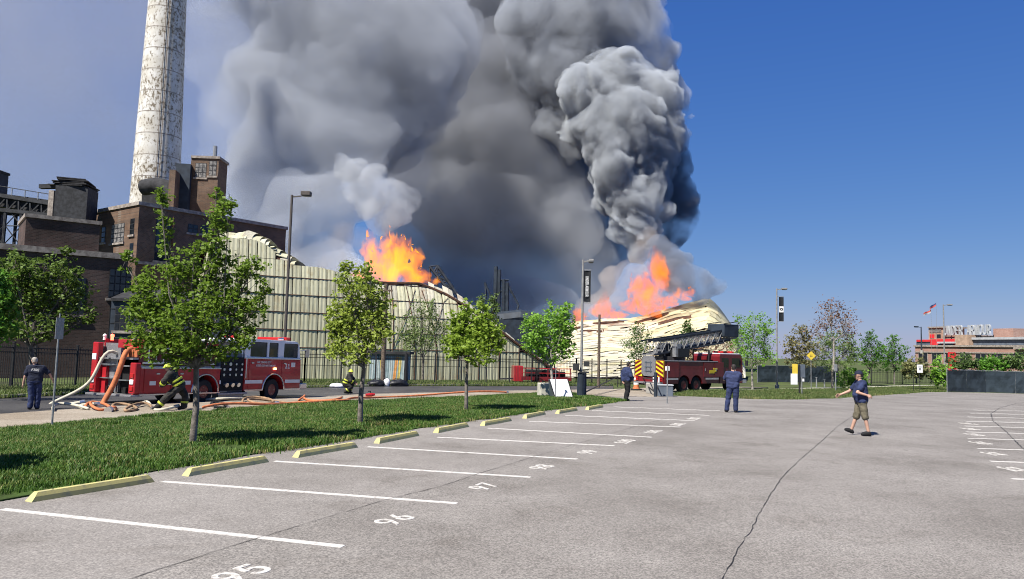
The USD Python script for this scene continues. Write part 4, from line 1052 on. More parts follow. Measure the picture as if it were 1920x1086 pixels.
def screen_fence(label, pts, h, bay, cloth=True, group=None):
    line = LineString(pts)
    n = max(1, round(line.length / bay))
    t = thing("screened_fence", label, "fence", (0, 0, 0), group=group)
    P = [np.array(line.interpolate(line.length * i / n).coords[0]) for i in range(n + 1)]
    for p in P:
        obj("post", bar((*p, float(G(*p)) - 0.1), (*p, float(G(*p)) + h + 0.08), 0.04, n=6), "galvanised", t)
    for i, (a, b) in enumerate(zip(P[:-1], P[1:])):
        obj("top_rail", bar((*a, float(G(*a)) + h), (*b, float(G(*b)) + h), 0.025, n=5), "galvanised", t)
        if cloth:
            d = (b - a) / np.linalg.norm(b - a)
            nn = np.array([d[1], -d[0]])
            r = np.random.default_rng(i)
            ts, zs = np.linspace(0.005, 0.995, 9), np.linspace(0.05, h - 0.04, 6)
            Q = np.array([[np.append(a + (b - a) * s + nn * (0.05 + 0.05 * math.sin(math.pi * s) * math.sin(3 * zz + i) + 0.012 * r.normal()), float(G(*(a + (b - a) * s))) + zz) for zz in zs] for s in ts])
            f, g_ = grid_mesh(Q), grid_mesh(Q - np.array([*nn, 0]) * 0.012)
            f.faces = f.faces[:, ::-1]
            obj("windscreen", trimesh.util.concatenate([f, g_]), "screen_cloth", t)
    return t
screen_fence("dark screened chain link fence at the right edge, in front of the shrubs", on_ground([(1776, 735.5), (1850, 736.5), (1920, 738.5), (2080, 743)]), 2.2, 2.6)
screen_fence("dark screened fence behind the banner pole and the russet tree", on_ground([(1420, 717), (1500, 717.5), (1572, 718)]), 2.2, 3.0)
fence("iron_fence", "thin open fence before the office building, behind the walking man", on_ground([(1572, 719), (1660, 719.5), (1772, 720)]), 1.9, 3.0, 0.3, finial=False)

# ------------------------------------------------------------------ lamp posts, poles and signs
def lamp(label, base, top_py, r, arm_px, head, m, group="parking lot lamp posts", double=False, lean=0.0):
    B = ground(*base) if len(base) == 2 else at(*base)
    H = height_px(B, top_py)
    t = thing("lamp_post", label, "street lamp", B, group=group)
    k = B[1] / FPX
    obj("footing", bar((0, 0, -0.3), (0, 0, 0.35), r * 2.2, n=12), "concrete", t)
    obj("pole", tube([(0, 0, 0.3), (0, 0, H)], [r, r * 0.72], 10), m, t)
    L = arm_px * k
    obj("arm", beam((0, 0, H - 0.12), (L * 0.5, 0, H - 0.06), 0.08, 0.08), m, t)
    hd = obj("lamp_head", box((L * 0.75, 0, H + head[1]), (L * 0.5, head[0], head[2]), 0, 0.03), m, t)
    obj("lens", box((L * 0.75, 0, H + head[1] - head[2] / 2 - 0.015), (L * 0.4, head[0] * 0.7, 0.03)), "window_grime", hd)
    return t, B, H, k
lamp("tall bronze lamp post behind the fire engine's cab, before the warehouse wall", (530, 724), 366, 0.12, 36, (0.5, 0.12, 0.3), "bronze_pole")
t, B, H, k = lamp("lamp post with a black banner with vertical lettering, at the lot entrance", (1089, 746), 487, 0.075, 20, (0.35, -0.05, 0.16), "grey_pole")
obj("control_box", MB().box((-0.28, -0.1, 1.55), (0.3, 0.3, 0.34)).box((0.25, -0.12, 1.72), (0.26, 0.3, 0.24)).box((0.12, -0.2, 1.3), (0.5, 0.06, 0.08)), "roof_black", t)
obj("sleeve", bar((0, 0, 0.0), (0, 0, 1.25), 0.2, n=14), "slate_blue", t)
mat("banner_black", (0.012, 0.014, 0.018), rough=0.75, scale=3, var=0.2)
def banner(t, B, x0, x1, y0, y1, bx):
    z0, z1 = height_px(B, y1), height_px(B, y0)
    k = B[1] / FPX
    a, b = (x0 - bx) * k, (x1 - bx) * k
    obj("bracket", MB().bar((0, 0, z1 + 0.04), (b, 0, z1 + 0.04), 0.025, n=6).bar((0, 0, z0 - 0.04), (b, 0, z0 - 0.04), 0.025, n=6), "grey_pole", t)
    P = np.array([[(a + (b - a) * s, 0.05 * math.sin(3.0 * s) - 0.02, z) for z in np.linspace(z0, z1, 8)] for s in np.linspace(0, 1, 6)])
    f, g_ = grid_mesh(P), grid_mesh(P + [0, 0.012, 0])
    g_.faces = g_.faces[:, ::-1]
    return obj("banner", trimesh.util.concatenate([f, g_]), "banner_black", t), a, b, z0, z1
bn, a, b, z0, z1 = banner(t, B, 1094, 1108, 508, 566, 1093)
tx = meshkit.text_mesh("UNDER ARMOUR", (b - a) * 0.4, 0.01, bold=True)
w_ = tx.bounds[1][0]
v = tx.vertices.copy()
v[:, 0] = (v[:, 0] / w_) * (z1 - z0) * 0.66
q = np.column_stack([(a + b) / 2 - (b - a) * 0.2 + v[:, 1], -0.028 - v[:, 2], z0 + (z1 - z0) * 0.83 - v[:, 0]])
obj("lettering", trimesh.Trimesh(q, tx.faces, process=False), "white_sign", bn)
t, B, H, k = lamp("grey lamp post with a black banner with a white emblem, right of the green tree", (1457, 728), 541, 0.09, 19, (0.4, -0.02, 0.16), "grey_pole")
bn, a, b, z0, z1 = banner(t, B, 1462, 1471, 557, 602, 1458)
zc = z0 + (z1 - z0) * 0.49
obj("emblem_field", box(((a + b) / 2, -0.032, zc), ((b - a) * 0.92, 0.012, (z1 - z0) * 0.25)), "white_sign", bn)
def emblem(up):
    r1, r0 = (b - a) * 0.38, (b - a) * 0.26
    an = np.linspace(math.pi, 2 * math.pi, 13) if up else np.linspace(0, math.pi, 13)
    pts = [(r1 * math.cos(x) * 0.9, r1 * 1.3 * math.sin(x)) for x in an] + [(r0 * math.cos(x) * 0.9, r0 * 1.3 * math.sin(x)) for x in an[::-1]]
    return prism(Polygon(pts).buffer(0), 0.008, ((a + b) / 2, -0.038, zc + (r1 * 0.55 if up else -r1 * 0.55)), (1, 0, 0), (0, 0, 1))
obj("emblem", [emblem(True), emblem(False)], "banner_black", bn)
lamp("tall grey lamp post at the left end of the screened fence", (1772, 727), 571, 0.09, 16, (0.45, -0.02, 0.16), "grey_pole")
lamp("small distant lamp post left of the red penthouse", (1728, 660, 150), 613, 0.14, -12, (0.5, 0, 0.25), "slate_blue")
def pole(name, label, cat, base, top_py, r, m, extra=None, depth=None):
    B = ground(*base) if depth is None else at(*base, depth)
    H = height_px(B, top_py)
    t = thing(name, label, cat, B)
    obj("pole", tube([(0, 0, -0.2), (0, 0, H * 0.5), (0, 0, H)], [r, r * 0.9, r * 0.78], 10), m, t)
    return t, B, H, B[1] / FPX
t, B, H, k = pole("utility_pole", "thick grey green utility pole standing before the warehouse, left of the blue shed", "utility pole", (717, 724), 532, 0.17, "wood_pole")
obj("crossarm", beam((-0.5, -0.2, H - 0.5), (0.5, -0.2, H - 0.5), 0.1, 0.12), "wood_pole", t)
t, B, H, k = pole("utility_pole", "bare brown utility pole right of the banner lamp post, before the slumped mound", "utility pole", (1122, 727), 590, 0.13, "wood_pole")
obj("bracket", beam((0, -0.1, H - 0.4), (0, -0.45, H - 0.4), 0.08, 0.1), "steel_rust", t)
pole("steel_post", "short dark square post at the fence, right of the painted shed", "post", (760, 724), 664, 0.15, "black_iron")
t, B, H, k = pole("sign_post", "thin galvanised sign post seen edge on, on the lawn at left", "sign", (97, 801), 588, 0.028, "galvanised")
obj("sign_plate", box((0.02, 0, H - 0.42), (0.012, 0.45, 0.6), 0.1), "galvanised", t)
t, B, H, k = pole("sign_post", "thin grey sign post in the lot entrance, in front of the grey box", "sign", (1251, 757), 686, 0.03, "galvanised")
obj("sign_plate", box((0.0, 0.03, H - 0.12), (0.2, 0.012, 0.2)), "white_sign", t)
t, B, H, k = pole("sign_post", "thin pale post at the foot of the dense young tree", "post", (1041, 749), 690, 0.025, "galvanised")
obj("cap", box((0, 0, H), (0.07, 0.07, 0.06)), "galvanised", t)
t, B, H, k = pole("warning_sign", "yellow diamond warning sign on a thin post, before the russet tree", "sign", (1521, 731), 655, 0.035, "galvanised")
s = 8.5 * k * 1.41
dm = box((0, 0, 0), (s, 0.02, s))
dm.apply_transform(trimesh.transformations.rotation_matrix(math.pi / 4, [0, 1, 0]))
obj("diamond", dm.apply_translation((0, -0.05, H - 12 * k)), "yellow_sign", t)
sy = MB()
for x, z in ((-0.08, 0.06), (0.06, 0.07), (-0.01, -0.04), (0.08, -0.08), (-0.09, -0.08)):
    sy.box((x, -0.068, H - 12 * k + z), (0.06, 0.014, 0.045))
obj("symbol", sy, "banner_black", t)
t, B, H, k = pole("entry_sign", "yellow and white sign boards on a dark post on the grass island", "sign", (1499, 741), 684, 0.06, "black_iron")
obj("yellow_board", box((-9 * k, -0.08, 47 * k), (10 * k, 0.03, 21 * k)), "yellow_sign", t)
obj("white_board", box((-11 * k, -0.12, 29.5 * k), (12.5 * k, 0.03, 20 * k)), "white_sign", t)
obj("grey_panel", box((5.5 * k, 0.06, 45 * k), (11.5 * k, 0.05, 24 * k)), "blue_grey", t)
obj("side_post", bar((5 * k, 0.05, 0), (5 * k, 0.05, 34 * k), 0.04), "galvanised", t)
obj("small_tag", box((7 * k, -0.02, 28 * k), (3.6 * k, 0.02, 5 * k)), "white_sign", t)
t, B, H, k = pole("meter_post", "slim grey post with a box on its head, beside the russet tree's trunk", "post", (1567, 735), 684, 0.05, "galvanised")
obj("head_box", box((0, 0, H - 6 * k), (6 * k, 0.14, 13 * k), 0, 0.02), "galvanised", t)
t, B, H, k = pole("notice_sign", "white notice board on a dark post, left of the screened fence", "sign", (1725, 734), 684, 0.035, "black_iron")
obj("board", box((0, -0.05, H - 7.5 * k), (10.5 * k, 0.03, 15 * k)), "white_sign", t)
obj("print", MB().box((0, -0.07, H - 4 * k), (6 * k, 0.008, 1.2 * k)).box((0, -0.07, H - 8 * k), (3 * k, 0.008, 4 * k)), "blue_grey", t)
t, B, H, k = pole("bollard_post", "thin dark post on the grass left of the notice board", "post", (1713, 735), 700, 0.03, "black_iron")
for i, x in enumerate((1531, 1546)):
    t, B, H, k = pole("utility_box", ["left of the two small grey pipes before the dark screened fence", "right of the two small grey pipes before the dark screened fence"][i], "pipe", (x, 728), 708 + 4 * i, 0.07, "galvanised")
    obj("cap", bar((0, 0, H - 0.05), (0, 0, H + 0.03), 0.1), "galvanised", t)
# two flags on far poles
def flag(label, x, top, base, fx0, fx1, fy, cols, d=170):
    B = at(x, base, d)
    H = height_px(B, top)
    k = d / FPX
    t = thing("flag_pole", label, "flag", B, group="flags by the office building")
    obj("pole", bar((0, 0, 0), (0, 0, H), 0.04, 0.025, 6), "galvanised", t)
    for j, c in enumerate(cols):
        P = []
        for s_ in np.linspace(0, 1, 7):
            xx = (fx0 + (fx1 - fx0) * s_ - x) * k
            zz = H - (fy[0] - top) * k - (fy[1] - fy[0]) * k * s_ - 0.1 * math.sin(6 * s_)
            P.append([(xx, 0.25 * math.sin(5 * s_), zz - (j + e_) * 0.34) for e_ in (0, 1)])
        P = np.array(P)
        f, g_ = grid_mesh(P), grid_mesh(P + [0, 0.03, 0])
        f.faces = f.faces[:, ::-1]
        obj("flag_stripe", trimesh.util.concatenate([f, g_]), c, t)
mat("flag_blue", (0.05, 0.06, 0.16), rough=0.8)
mat("flag_red", (0.5, 0.08, 0.06), rough=0.8)
flag("dark blue and red flag streaming left from a thin pole, the upper of two", 1757, 567, 660, 1757, 1744, (568, 576), ["flag_blue", "flag_red"])
flag("red and white flag streaming left from a thin pole, the lower of two", 1747, 580, 660, 1747, 1732, (581, 588), ["flag_red", "sign_white"])

# ------------------------------------------------------------------ entrance: gates, blocks, board, box
def gate(label, hinge, tip, h):
    A, Bp = ground(*hinge), ground(*tip)
    t = thing("swing_gate", label, "gate", A, group="swing gates of the lot entrance")
    d = Bp - A
    post_h = h + 0.35
    obj("post", MB().bar((0, 0, -0.1), (0, 0, post_h), 0.09, n=12).bar((0, 0, post_h), (0, 0, post_h + 0.05), 0.1, n=12), "slate_blue", t)
    obj("top_bar", bar((0, 0, h), d * [1, 1, 0] + [0, 0, h + d[2]], 0.04), "black_iron", t)
    obj("brace", bar((0, 0, 0.22), d * [1, 1, 0] * 0.97 + [0, 0, h + d[2]], 0.04), "black_iron", t)
    obj("end_bar", bar(d * [1, 1, 0] + [0, 0, h + d[2] + 0.03], d * [1, 1, 0] + [0, 0, d[2] + 0.12], 0.04), "black_iron", t)
gate("open black swing gate hinged beside the banner lamp post", (1096, 744), (1158, 729), 0.95)
gate("open black swing gate hinged beside the grey concrete box", (1229, 744), (1192, 729), 0.95)
B = ground(1026, 744)
t = thing("concrete_block", "pale concrete barrier block beside the white board, left of the lot entrance", "barrier", B, 0.25)
obj("block", box((0, 0, 0.36), (0.95, 0.7, 0.76), 0, 0.03), "pale_concrete", t)
obj("lifting_eye", tube([(-0.1, 0, 0.72), (-0.1, 0, 0.82), (0.1, 0, 0.82), (0.1, 0, 0.72)], 0.02, 6), "steel_rust", t)
B = ground(1055, 748)
t = thing("sign_board", "white sandwich board leaning open on the grass by the concrete block", "sign", B, 0.3)
P = np.array([[(-0.5 + dx, -0.32 + 0.02 * dx, 0.02), (-0.72 + dx, 0.02, 0.95)] for dx in (0, 0.95)])
f, g_ = grid_mesh(P), grid_mesh(P + [0, 0.03, 0]); g_.faces = g_.faces[:, ::-1]
obj("front_panel", trimesh.util.concatenate([f, g_]), "white_sign", t)
P2 = P * [1, -1, 1] + [0, 0.1, 0]
f, g_ = grid_mesh(P2), grid_mesh(P2 + [0, 0.03, 0]); f.faces = f.faces[:, ::-1]
obj("rear_panel", trimesh.util.concatenate([f, g_]), "white_sign", t)
obj("frame", MB().beam((-0.5, -0.34, 0.0), (-0.72, 0.0, 0.97), 0.03, 0.03).beam((0.45, -0.34, 0.0), (0.23, 0.0, 0.97), 0.03, 0.03).beam((-0.5, -0.35, 0.02), (0.45, -0.35, 0.02), 0.03, 0.03), "black_iron", t)
B = ground(1246, 743)
t = thing("planter_box", "grey concrete box at the right side of the lot entrance, behind the thin sign post", "planter", B, -0.1)
obj("box", box((0.02, 0, 0.3), (0.85, 0.8, 0.62), 0, 0.03), "blue_grey", t)
obj("rim", box((0.02, 0, 0.64), (0.9, 0.86, 0.06), 0, 0.01), "grey_roof", t)
B = ground(1222, 738)
t = thing("concrete_block", "small pale concrete block behind the dark gate post, beside the grey box", "barrier", B, -0.1)
obj("block", box((0, 0, 0.32), (0.7, 0.6, 0.66), 0, 0.03), "concrete", t)
obj("lifting_eye", tube([(-0.08, 0, 0.62), (-0.08, 0, 0.7), (0.08, 0, 0.7), (0.08, 0, 0.62)], 0.018, 6), "steel_rust", t)

# painted shed behind the fence, bags on the grass
mat("shed_blue", (0.24, 0.31, 0.33), rough=0.75, scale=1.5, color2=(0.16, 0.22, 0.23))
mat("paint_orange", (0.6, 0.27, 0.08), rough=0.7, scale=3, var=0.15)
mat("paint_ochre", (0.52, 0.42, 0.12), rough=0.7, scale=3, var=0.15)
mat("paint_pale", (0.34, 0.4, 0.4), rough=0.7, scale=3, var=0.1)
sB = at(727, 716, 62)
sB[2] = float(G(sB[0], sB[1]))
t = thing("painted_shed", "pale blue shed painted with orange and yellow strokes, behind the iron fence", "shed", sB, math.radians(-2))
obj("wall", box((0, 0.9, 1.15), (3.1, 1.8, 2.3)), "shed_blue", t)
obj("roof", box((0, 0.8, 2.42), (3.6, 2.2, 0.22)), "roof_black", t)
for k, (x, w, m) in enumerate(((-1.42, 0.16, "paint_pale"), (-0.95, 0.2, "paint_pale"), (-0.55, 0.22, "paint_ochre"), (-0.3, 0.16, "paint_orange"), (0.3, 0.22, "paint_pale"), (0.62, 0.24, "paint_orange"), (0.86, 0.22, "paint_ochre"), (1.1, 0.14, "paint_pale"), (1.34, 0.16, "paint_pale"))):
    P = np.array([[(x - w / 2 + 0.12 * math.sin(2.1 * s + k), -0.004, 0.1 + 2.0 * s), (x + w / 2 + 0.12 * math.sin(2.1 * s + k), -0.004, 0.1 + 2.0 * s)] for s in np.linspace(0, 1, 8)])
    f = grid_mesh(P); f.faces = f.faces[:, ::-1]
    obj("painted_stroke", f, m, t)
mat("bag_black", (0.015, 0.016, 0.02), rough=0.45, scale=5, var=0.3, bump=0.6, bscale=9, dist=0.05)
mat("bag_white", (0.6, 0.6, 0.62), rough=0.5, scale=5, var=0.1, bump=0.6, bscale=9, dist=0.05)
def lump(size, seed):
    s = trimesh.creation.icosphere(3)
    v = s.vertices.copy()
    v *= (1 + 0.45 * (meshkit.fbm(v * 1.7 + seed * 3.1, 4, seed) - 0.5))[:, None]
    v[:, 2] = np.maximum(v[:, 2], -0.55) + 0.55
    return trimesh.Trimesh(v * np.array(size) / 2, s.faces, process=False)
for x, y, sz, m, lb in ((706, 724.5, (1.3, 0.8, 0.62), "bag_black", "black gear bag on the grass below the painted shed, left of the white bag"), (725, 724.5, (0.5, 0.5, 0.7), "bag_white", "white bag standing between the black gear bags by the fence"),
                        (745, 724.5, (1.5, 0.8, 0.62), "bag_black", "long black gear bag on the grass, right of the white bag"), (632, 727, (0.9, 0.6, 0.4), "bag_white", "pale grey bundle on the grass beside the crouching firefighter")):
    B = ground(x, y)
    t = thing("gear_bag", lb, "bag", B, 0.3, "bags on the roadside grass")
    obj("body", lump(sz, int(x)), m, t, smooth=True)
    obj("strap", tube([(-sz[0] * 0.25, 0, sz[2] * 0.62), (-sz[0] * 0.1, 0, sz[2] * 0.9), (sz[0] * 0.1, 0, sz[2] * 0.9), (sz[0] * 0.25, 0, sz[2] * 0.62)], 0.02, 6), "black_iron", t)
# overhead wire from the banner lamp post to the bare pole, and wires along the warehouse
wA, wB = at(1094, 622, 42), at(1122, 606, 56)
# ------------------------------------------------------------------ fire vehicles
mat("engine_red", (0.33, 0.016, 0.022), rough=0.3, scale=1.5, var=0.1, coat=0.4)
mat("dark_red", (0.14, 0.012, 0.016), rough=0.35, scale=1.5, var=0.12, coat=0.3)
mat("engine_white", (0.612, 0.62, 0.637), rough=0.3, scale=1.5, var=0.03, coat=0.3)
mat("chrome", (0.6, 0.6, 0.62), rough=0.22, metal=0.9, scale=4, var=0.05)
mat("tread_plate", (0.3, 0.3, 0.31), rough=0.45, metal=0.6, scale=20, var=0.15, bump=0.4, bscale=60, dist=0.01)
mat("rubber", (0.014, 0.014, 0.015), rough=0.85, scale=10, var=0.2)
mat("void_black", (0.008, 0.008, 0.009), rough=0.9)
mat("hose_orange", (0.465, 0.15, 0.06), rough=0.8, scale=6, var=0.15, bump=0.3, bscale=60)
mat("hose_cream", (0.48, 0.448, 0.352), rough=0.85, scale=6, var=0.12)
mat("hose_tan", (0.272, 0.176, 0.104), rough=0.9, scale=6, var=0.2)
mat("stripe_white", (0.6, 0.576, 0.528), rough=0.4, var=0.04)
mat("chevron_yellow", (0.637, 0.468, 0.0255), rough=0.45, var=0.05)
mat("leather_dark", (0.02, 0.02, 0.02), rough=0.6)
glow("red_lamp", (1.0, 0.08, 0.04), 4.0, (0.4, 0.02, 0.02))
glow("amber_lamp", (1.0, 0.5, 0.2), 3.0, (0.5, 0.2, 0.05))
mat("lens_red", (0.35, 0.015, 0.015), rough=0.2, spec=0.6, var=0.05)
mat("lens_white", (0.75, 0.75, 0.72), rough=0.2, var=0.05)
mat("cab_glass", (0.012, 0.015, 0.018), rough=0.06, spec=0.7, var=0.2)
def wheel(parent, x, y, r, w, dual=False):
    """Tyre with shoulders, rim with hub and nuts. y is the outer face, towards negative y."""
    s = -1 if y < 0 else 1
    sec = np.array([[r * 0.52, -w / 2], [r * 0.9, -w / 2], [r * 0.985, -w * 0.38], [r, -w * 0.2], [r, w * 0.2], [r * 0.985, w * 0.38], [r * 0.9, w / 2], [r * 0.52, w / 2], [r * 0.52, -w / 2]])
    t = trimesh.creation.revolve(sec, sections=36)
    t.apply_transform(trimesh.transformations.rotation_matrix(math.pi / 2, [1, 0, 0]))
    wh_ = obj("wheel", t.apply_translation((x, y - s * w / 2, r)), "rubber", parent, smooth=35)
    rim = trimesh.creation.revolve(np.array([[0, -0.06], [r * 0.2, -0.06], [r * 0.24, 0.02], [r * 0.44, 0.05], [r * 0.53, -0.07], [r * 0.53, 0.08], [0, 0.08]]), sections=28)
    rim.apply_transform(trimesh.transformations.rotation_matrix(math.pi / 2 * (1 if s < 0 else -1), [1, 0, 0]))
    obj("rim", rim.apply_translation((x, y - s * 0.1, r)), "dark_red" if not dual else "tread_plate", wh_, smooth=35)
    nuts = MB()
    for k in range(8):
        a = k * math.pi / 4
        nuts.bar((x + r * 0.32 * math.cos(a), y - s * 0.02, r + r * 0.32 * math.sin(a)), (x + r * 0.32 * math.cos(a), y - s * 0.09, r + r * 0.32 * math.sin(a)), 0.022, n=6)
    obj("wheel_nut", nuts, "chrome", wh_)
def side(poly, y, depth):
    """A side panel: a polygon of (x, z), its outer face at y (right side is negative)."""
    return prism(poly, depth, (0, y, 0), (1, 0, 0), (0, 0, 1)) if y > 0 else prism(poly, depth, (0, y + depth, 0), (1, 0, 0), (0, 0, 1))
def letters(parent, text, x, z, y, h, m, name="lettering", width=None):
    """Reads from -x to +x on the side that faces -y."""
    t = meshkit.text_mesh(text, h, 0.006, bold=True)
    v = t.vertices.copy()
    if width:
        v[:, 0] *= width / t.bounds[1][0]
    q = np.column_stack([x + v[:, 0], y - v[:, 2], z + v[:, 1]])
    obj(name, trimesh.Trimesh(q, t.faces, process=False), m, parent)
W = 2.5
# -- pumper: x forward from the tail, right side at -y
def place(px_rear, px_front, head, length):
    pass
E0 = at(250, 690, 29.0)
HD = math.radians(90 - 23)
near = np.array([E0[0], E0[1]])
ex, ey = np.array([math.cos(HD), math.sin(HD)]), np.array([-math.sin(HD), math.cos(HD)])
org = near + ey * W / 2
zf, zr_ = float(G(*(org + ex * 8))), float(G(*(org + ex * 1.5)))
eng = thing("fire_engine", "red fire engine with a white cab roof, hoses hanging from its open rear", "fire engine", (org[0], org[1], (zf + zr_) / 2 - 0.02), 0)
_pit = -math.degrees(math.atan2(zf - zr_, 6.5))
UsdGeom.Xformable(eng).AddRotateZOp().Set(math.degrees(HD))
UsdGeom.Xformable(eng).AddRotateYOp().Set(_pit)
def ew(x, y, z):
    """A point of the engine's frame in the world (level)."""
    q = org + ex * x + ey * y
    return np.array([q[0], q[1], (zf + zr_) / 2 - 0.02 + z])
def side_x(px):
    """How far along the engine's right side a column of the photograph lies."""
    lo, hi = -2.0, 14.0
    for _ in range(50):
        m = (lo + hi) / 2
        lo, hi = (m, hi) if project(ew(m, -W / 2, 1.2))[0] < px else (lo, m)
    return lo
xs = {p: side_x(p) for p in (250, 300, 346, 383, 412, 461, 472, 490, 513, 537, 562)}
LEN = xs[562]
hb, ht = 0.48, 1.55
xw, xr = xs[513], xs[346] + 1.15
y0 = -W / 2
obj("chassis", MB().box((LEN / 2, 0.45, 0.62), (LEN - 0.6, 0.16, 0.24)).box((LEN / 2, -0.45, 0.62), (LEN - 0.6, 0.16, 0.24)).box((LEN / 2, 0, 0.8), (LEN - 1.2, 1.7, 0.3)).box((xr, 0, 0.53), (0.2, 1.9, 0.2)).box((xw, 0, 0.53), (0.2, 1.9, 0.2)), "void_black", eng)
xb = xs[412]
from shapely.geometry import Point, box as sbox
arch = lambda x, r: Point(x, 0.53).buffer(r)
low = sbox(0.32, hb, xb, ht).difference(arch(xr, 0.72))
for y in (y0, W / 2 - 0.6):
    obj("body_side", side(low, y0, 0.6) if y < 0 else prism(low, 0.6, (0, W / 2, 0), (1, 0, 0), (0, 0, 1)), "engine_red", eng)
obj("body_deck", box((xb / 2 + 0.16, 0, ht + 0.03), (xb - 0.32, W - 0.02, 0.06)), "tread_plate", eng)
nd = [0.34, xs[300], xr - 0.82]
for a, b in ((0.5, 1.75), (1.82, xr - 0.86), (xr + 0.86, xb - 0.06)):
    if b - a > 0.25:
        d = obj("locker_door", box(((a + b) / 2, y0 - 0.012, (hb + ht) / 2 + 0.02), (b - a, 0.03, ht - hb - 0.14), 0, 0.01), "engine_red", eng)
        obj("handle", box(((a + b) / 2, y0 - 0.04, ht - 0.25), (0.16, 0.03, 0.05)), "chrome", d)
for z in (ht - 0.02, hb + 0.0):
    obj("trim_strip", box((xb / 2 + 0.16, y0 - 0.03, z), (xb - 0.32, 0.05, 0.05)), "chrome", eng)
for a, b in ((0.75, 1.05), (1.6, xr - 0.85), (xr + 0.85, xb - 0.05)):
    obj("reflective_stripe", box(((a + b) / 2, y0 - 0.032, 0.93), (b - a, 0.008, 0.16)), "stripe_white", eng)
a_ = np.linspace(0, math.pi, 15)
obj("wheel_arch", tube([(xr + 0.74 * math.cos(t), y0 - 0.01, 0.53 + 0.74 * math.sin(t)) for t in a_], 0.035, 6), "chrome", eng)
obj("hose_bed_wall", MB().box((xb * 0.55, y0 + 0.28, 2.02), (xb * 0.9, 0.05, 0.9)).box((xb * 0.55, -y0 - 0.28, 2.02), (xb * 0.9, 0.05, 0.9)), "dark_red", eng)
obj("upper_panel", MB().box((xb * 0.55, y0 + 0.24, 2.5), (xb * 0.9, 0.06, 0.28)).box((xb * 0.55, -y0 - 0.24, 2.5), (xb * 0.9, 0.06, 0.28)), "engine_red", eng)
ld = obj("ladder_rail", MB().beam((0.5, y0 + 0.12, 2.32), (xb - 0.2, y0 + 0.12, 2.32), 0.06, 0.08).beam((0.5, y0 + 0.12, 1.72), (xb - 0.2, y0 + 0.12, 1.72), 0.06, 0.08), "chrome", eng)
for x in np.arange(0.75, xb - 0.25, 0.36):
    obj("rung", bar((x, y0 + 0.12, 1.72), (x, y0 + 0.12, 2.32), 0.025, n=6), "chrome", ld)
# rear face
obj("rear_wall", MB().box((0.5, 0.62, 1.5), (0.1, 1.1, 1.95)), "tread_plate", eng)
obj("rear_locker", box((0.56, -0.45, 1.02), (0.06, 0.95, 1.0)), "void_black", eng)
obj("rear_shelf", MB().box((0.36, 0.62, 1.62), (0.24, 1.05, 0.04)).box((0.36, 0.62, 1.08), (0.24, 1.05, 0.04)).box((0.36, -0.45, 1.02), (0.24, 0.95, 0.04)).box((0.36, 0.06, 1.2), (0.08, 0.06, 1.4)), "chrome", eng)
for y, n_ in ((1.08, 0), (-1.08, 1)):
    obj("rear_column", box((0.22, y, 1.12 if n_ else 1.5), (0.26, 0.32, 1.2 if n_ else 1.98), 0, 0.03), "engine_red", eng)
    for k, m in enumerate(("lens_red", "lens_white", "lens_red")):
        obj("tail_lamp", box((0.075, y, 0.72 + 0.25 * k), (0.05, 0.2, 0.19), 0, 0.02), m, eng)
obj("number_plate", box((0.08, 1.08, 1.92), (0.02, 0.22, 0.24)), "white_sign", eng)
obj("rear_header", box((0.5, -0.42, 2.46), (0.12, 1.36, 0.36), 0, 0.02), "engine_red", eng)
obj("hose_bed_floor", box((xb * 0.5, 0, 1.86), (xb * 0.92, W - 0.6, 0.06)), "tread_plate", eng)
obj("tail_step", box((0.22, 0, 0.44), (0.56, W, 0.08), 0, 0.01), "tread_plate", eng)
for y, m in ((1.05, "lens_white"), (0.62, "red_lamp"), (-0.62, "lens_white")):
    b_ = obj("beacon", MB().bar((0.45, y, 2.58 if y > 0 else 2.6), (0.45, y, 2.7), 0.06).add(trimesh.creation.icosphere(2, 0.075).apply_translation((0.45, y, 2.76))), m, eng, smooth=30)
folds = MB()
for k in range(7):
    folds.tube([(0.34 + 0.04 * (k % 2), -0.3 - 0.11 * k, 1.95), (0.3, -0.3 - 0.11 * k, 2.15 + 0.04 * (k % 3)), (0.7, -0.3 - 0.11 * k, 2.2)], 0.055, 6)
obj("hose_folds", folds, "hose_orange", eng, smooth=40)
# pump panel
xc = xs[461] - 0.12
obj("pump_house", MB().box(((xb + xc) / 2, 0, 1.35), (xc - xb, W - 0.14, 1.7)), "blue_grey", eng)
pp = obj("pump_panel", box(((xb + xc) / 2, y0 + 0.05, 1.3), (xc - xb - 0.12, 0.06, 1.5)), "void_black", eng)
rg = random.Random(3)
for i in range(4):
    for j in range(3):
        x, z = xb + 0.22 + i * (xc - xb - 0.4) / 3, 1.25 + 0.24 * j
        g_ = bar((x, y0 + 0.03, z), (x, y0 - 0.02, z), rg.choice((0.06, 0.08, 0.05)), n=14)
        obj("gauge", g_, "chrome" if rg.random() < 0.7 else "lens_white", pp)
for k in range(3):
    x = xb + 0.3 + 0.36 * k
    obj("outlet", MB().bar((x, y0 + 0.1, 0.85), (x, y0 - 0.14, 0.8), 0.075, n=12).bar((x, y0 - 0.08, 0.82), (x, y0 - 0.16, 0.8), 0.1, n=12), "chrome", pp)
obj("running_board", box(((xb + xc) / 2, y0 + 0.14, 0.42), (xc - xb + 0.3, 0.5, 0.09), 0, 0.01), "tread_plate", eng)
obj("step_box", box(((xb + xc) / 2, y0 + 0.2, 0.3), (xc - xb, 0.36, 0.2)), "tread_plate", eng)
obj("walkway_roof", box(((xb + xc) / 2 - 0.15, 0, 2.78), (xc - xb + 0.5, W - 0.4, 0.12), 0, 0.03), "engine_white", eng)
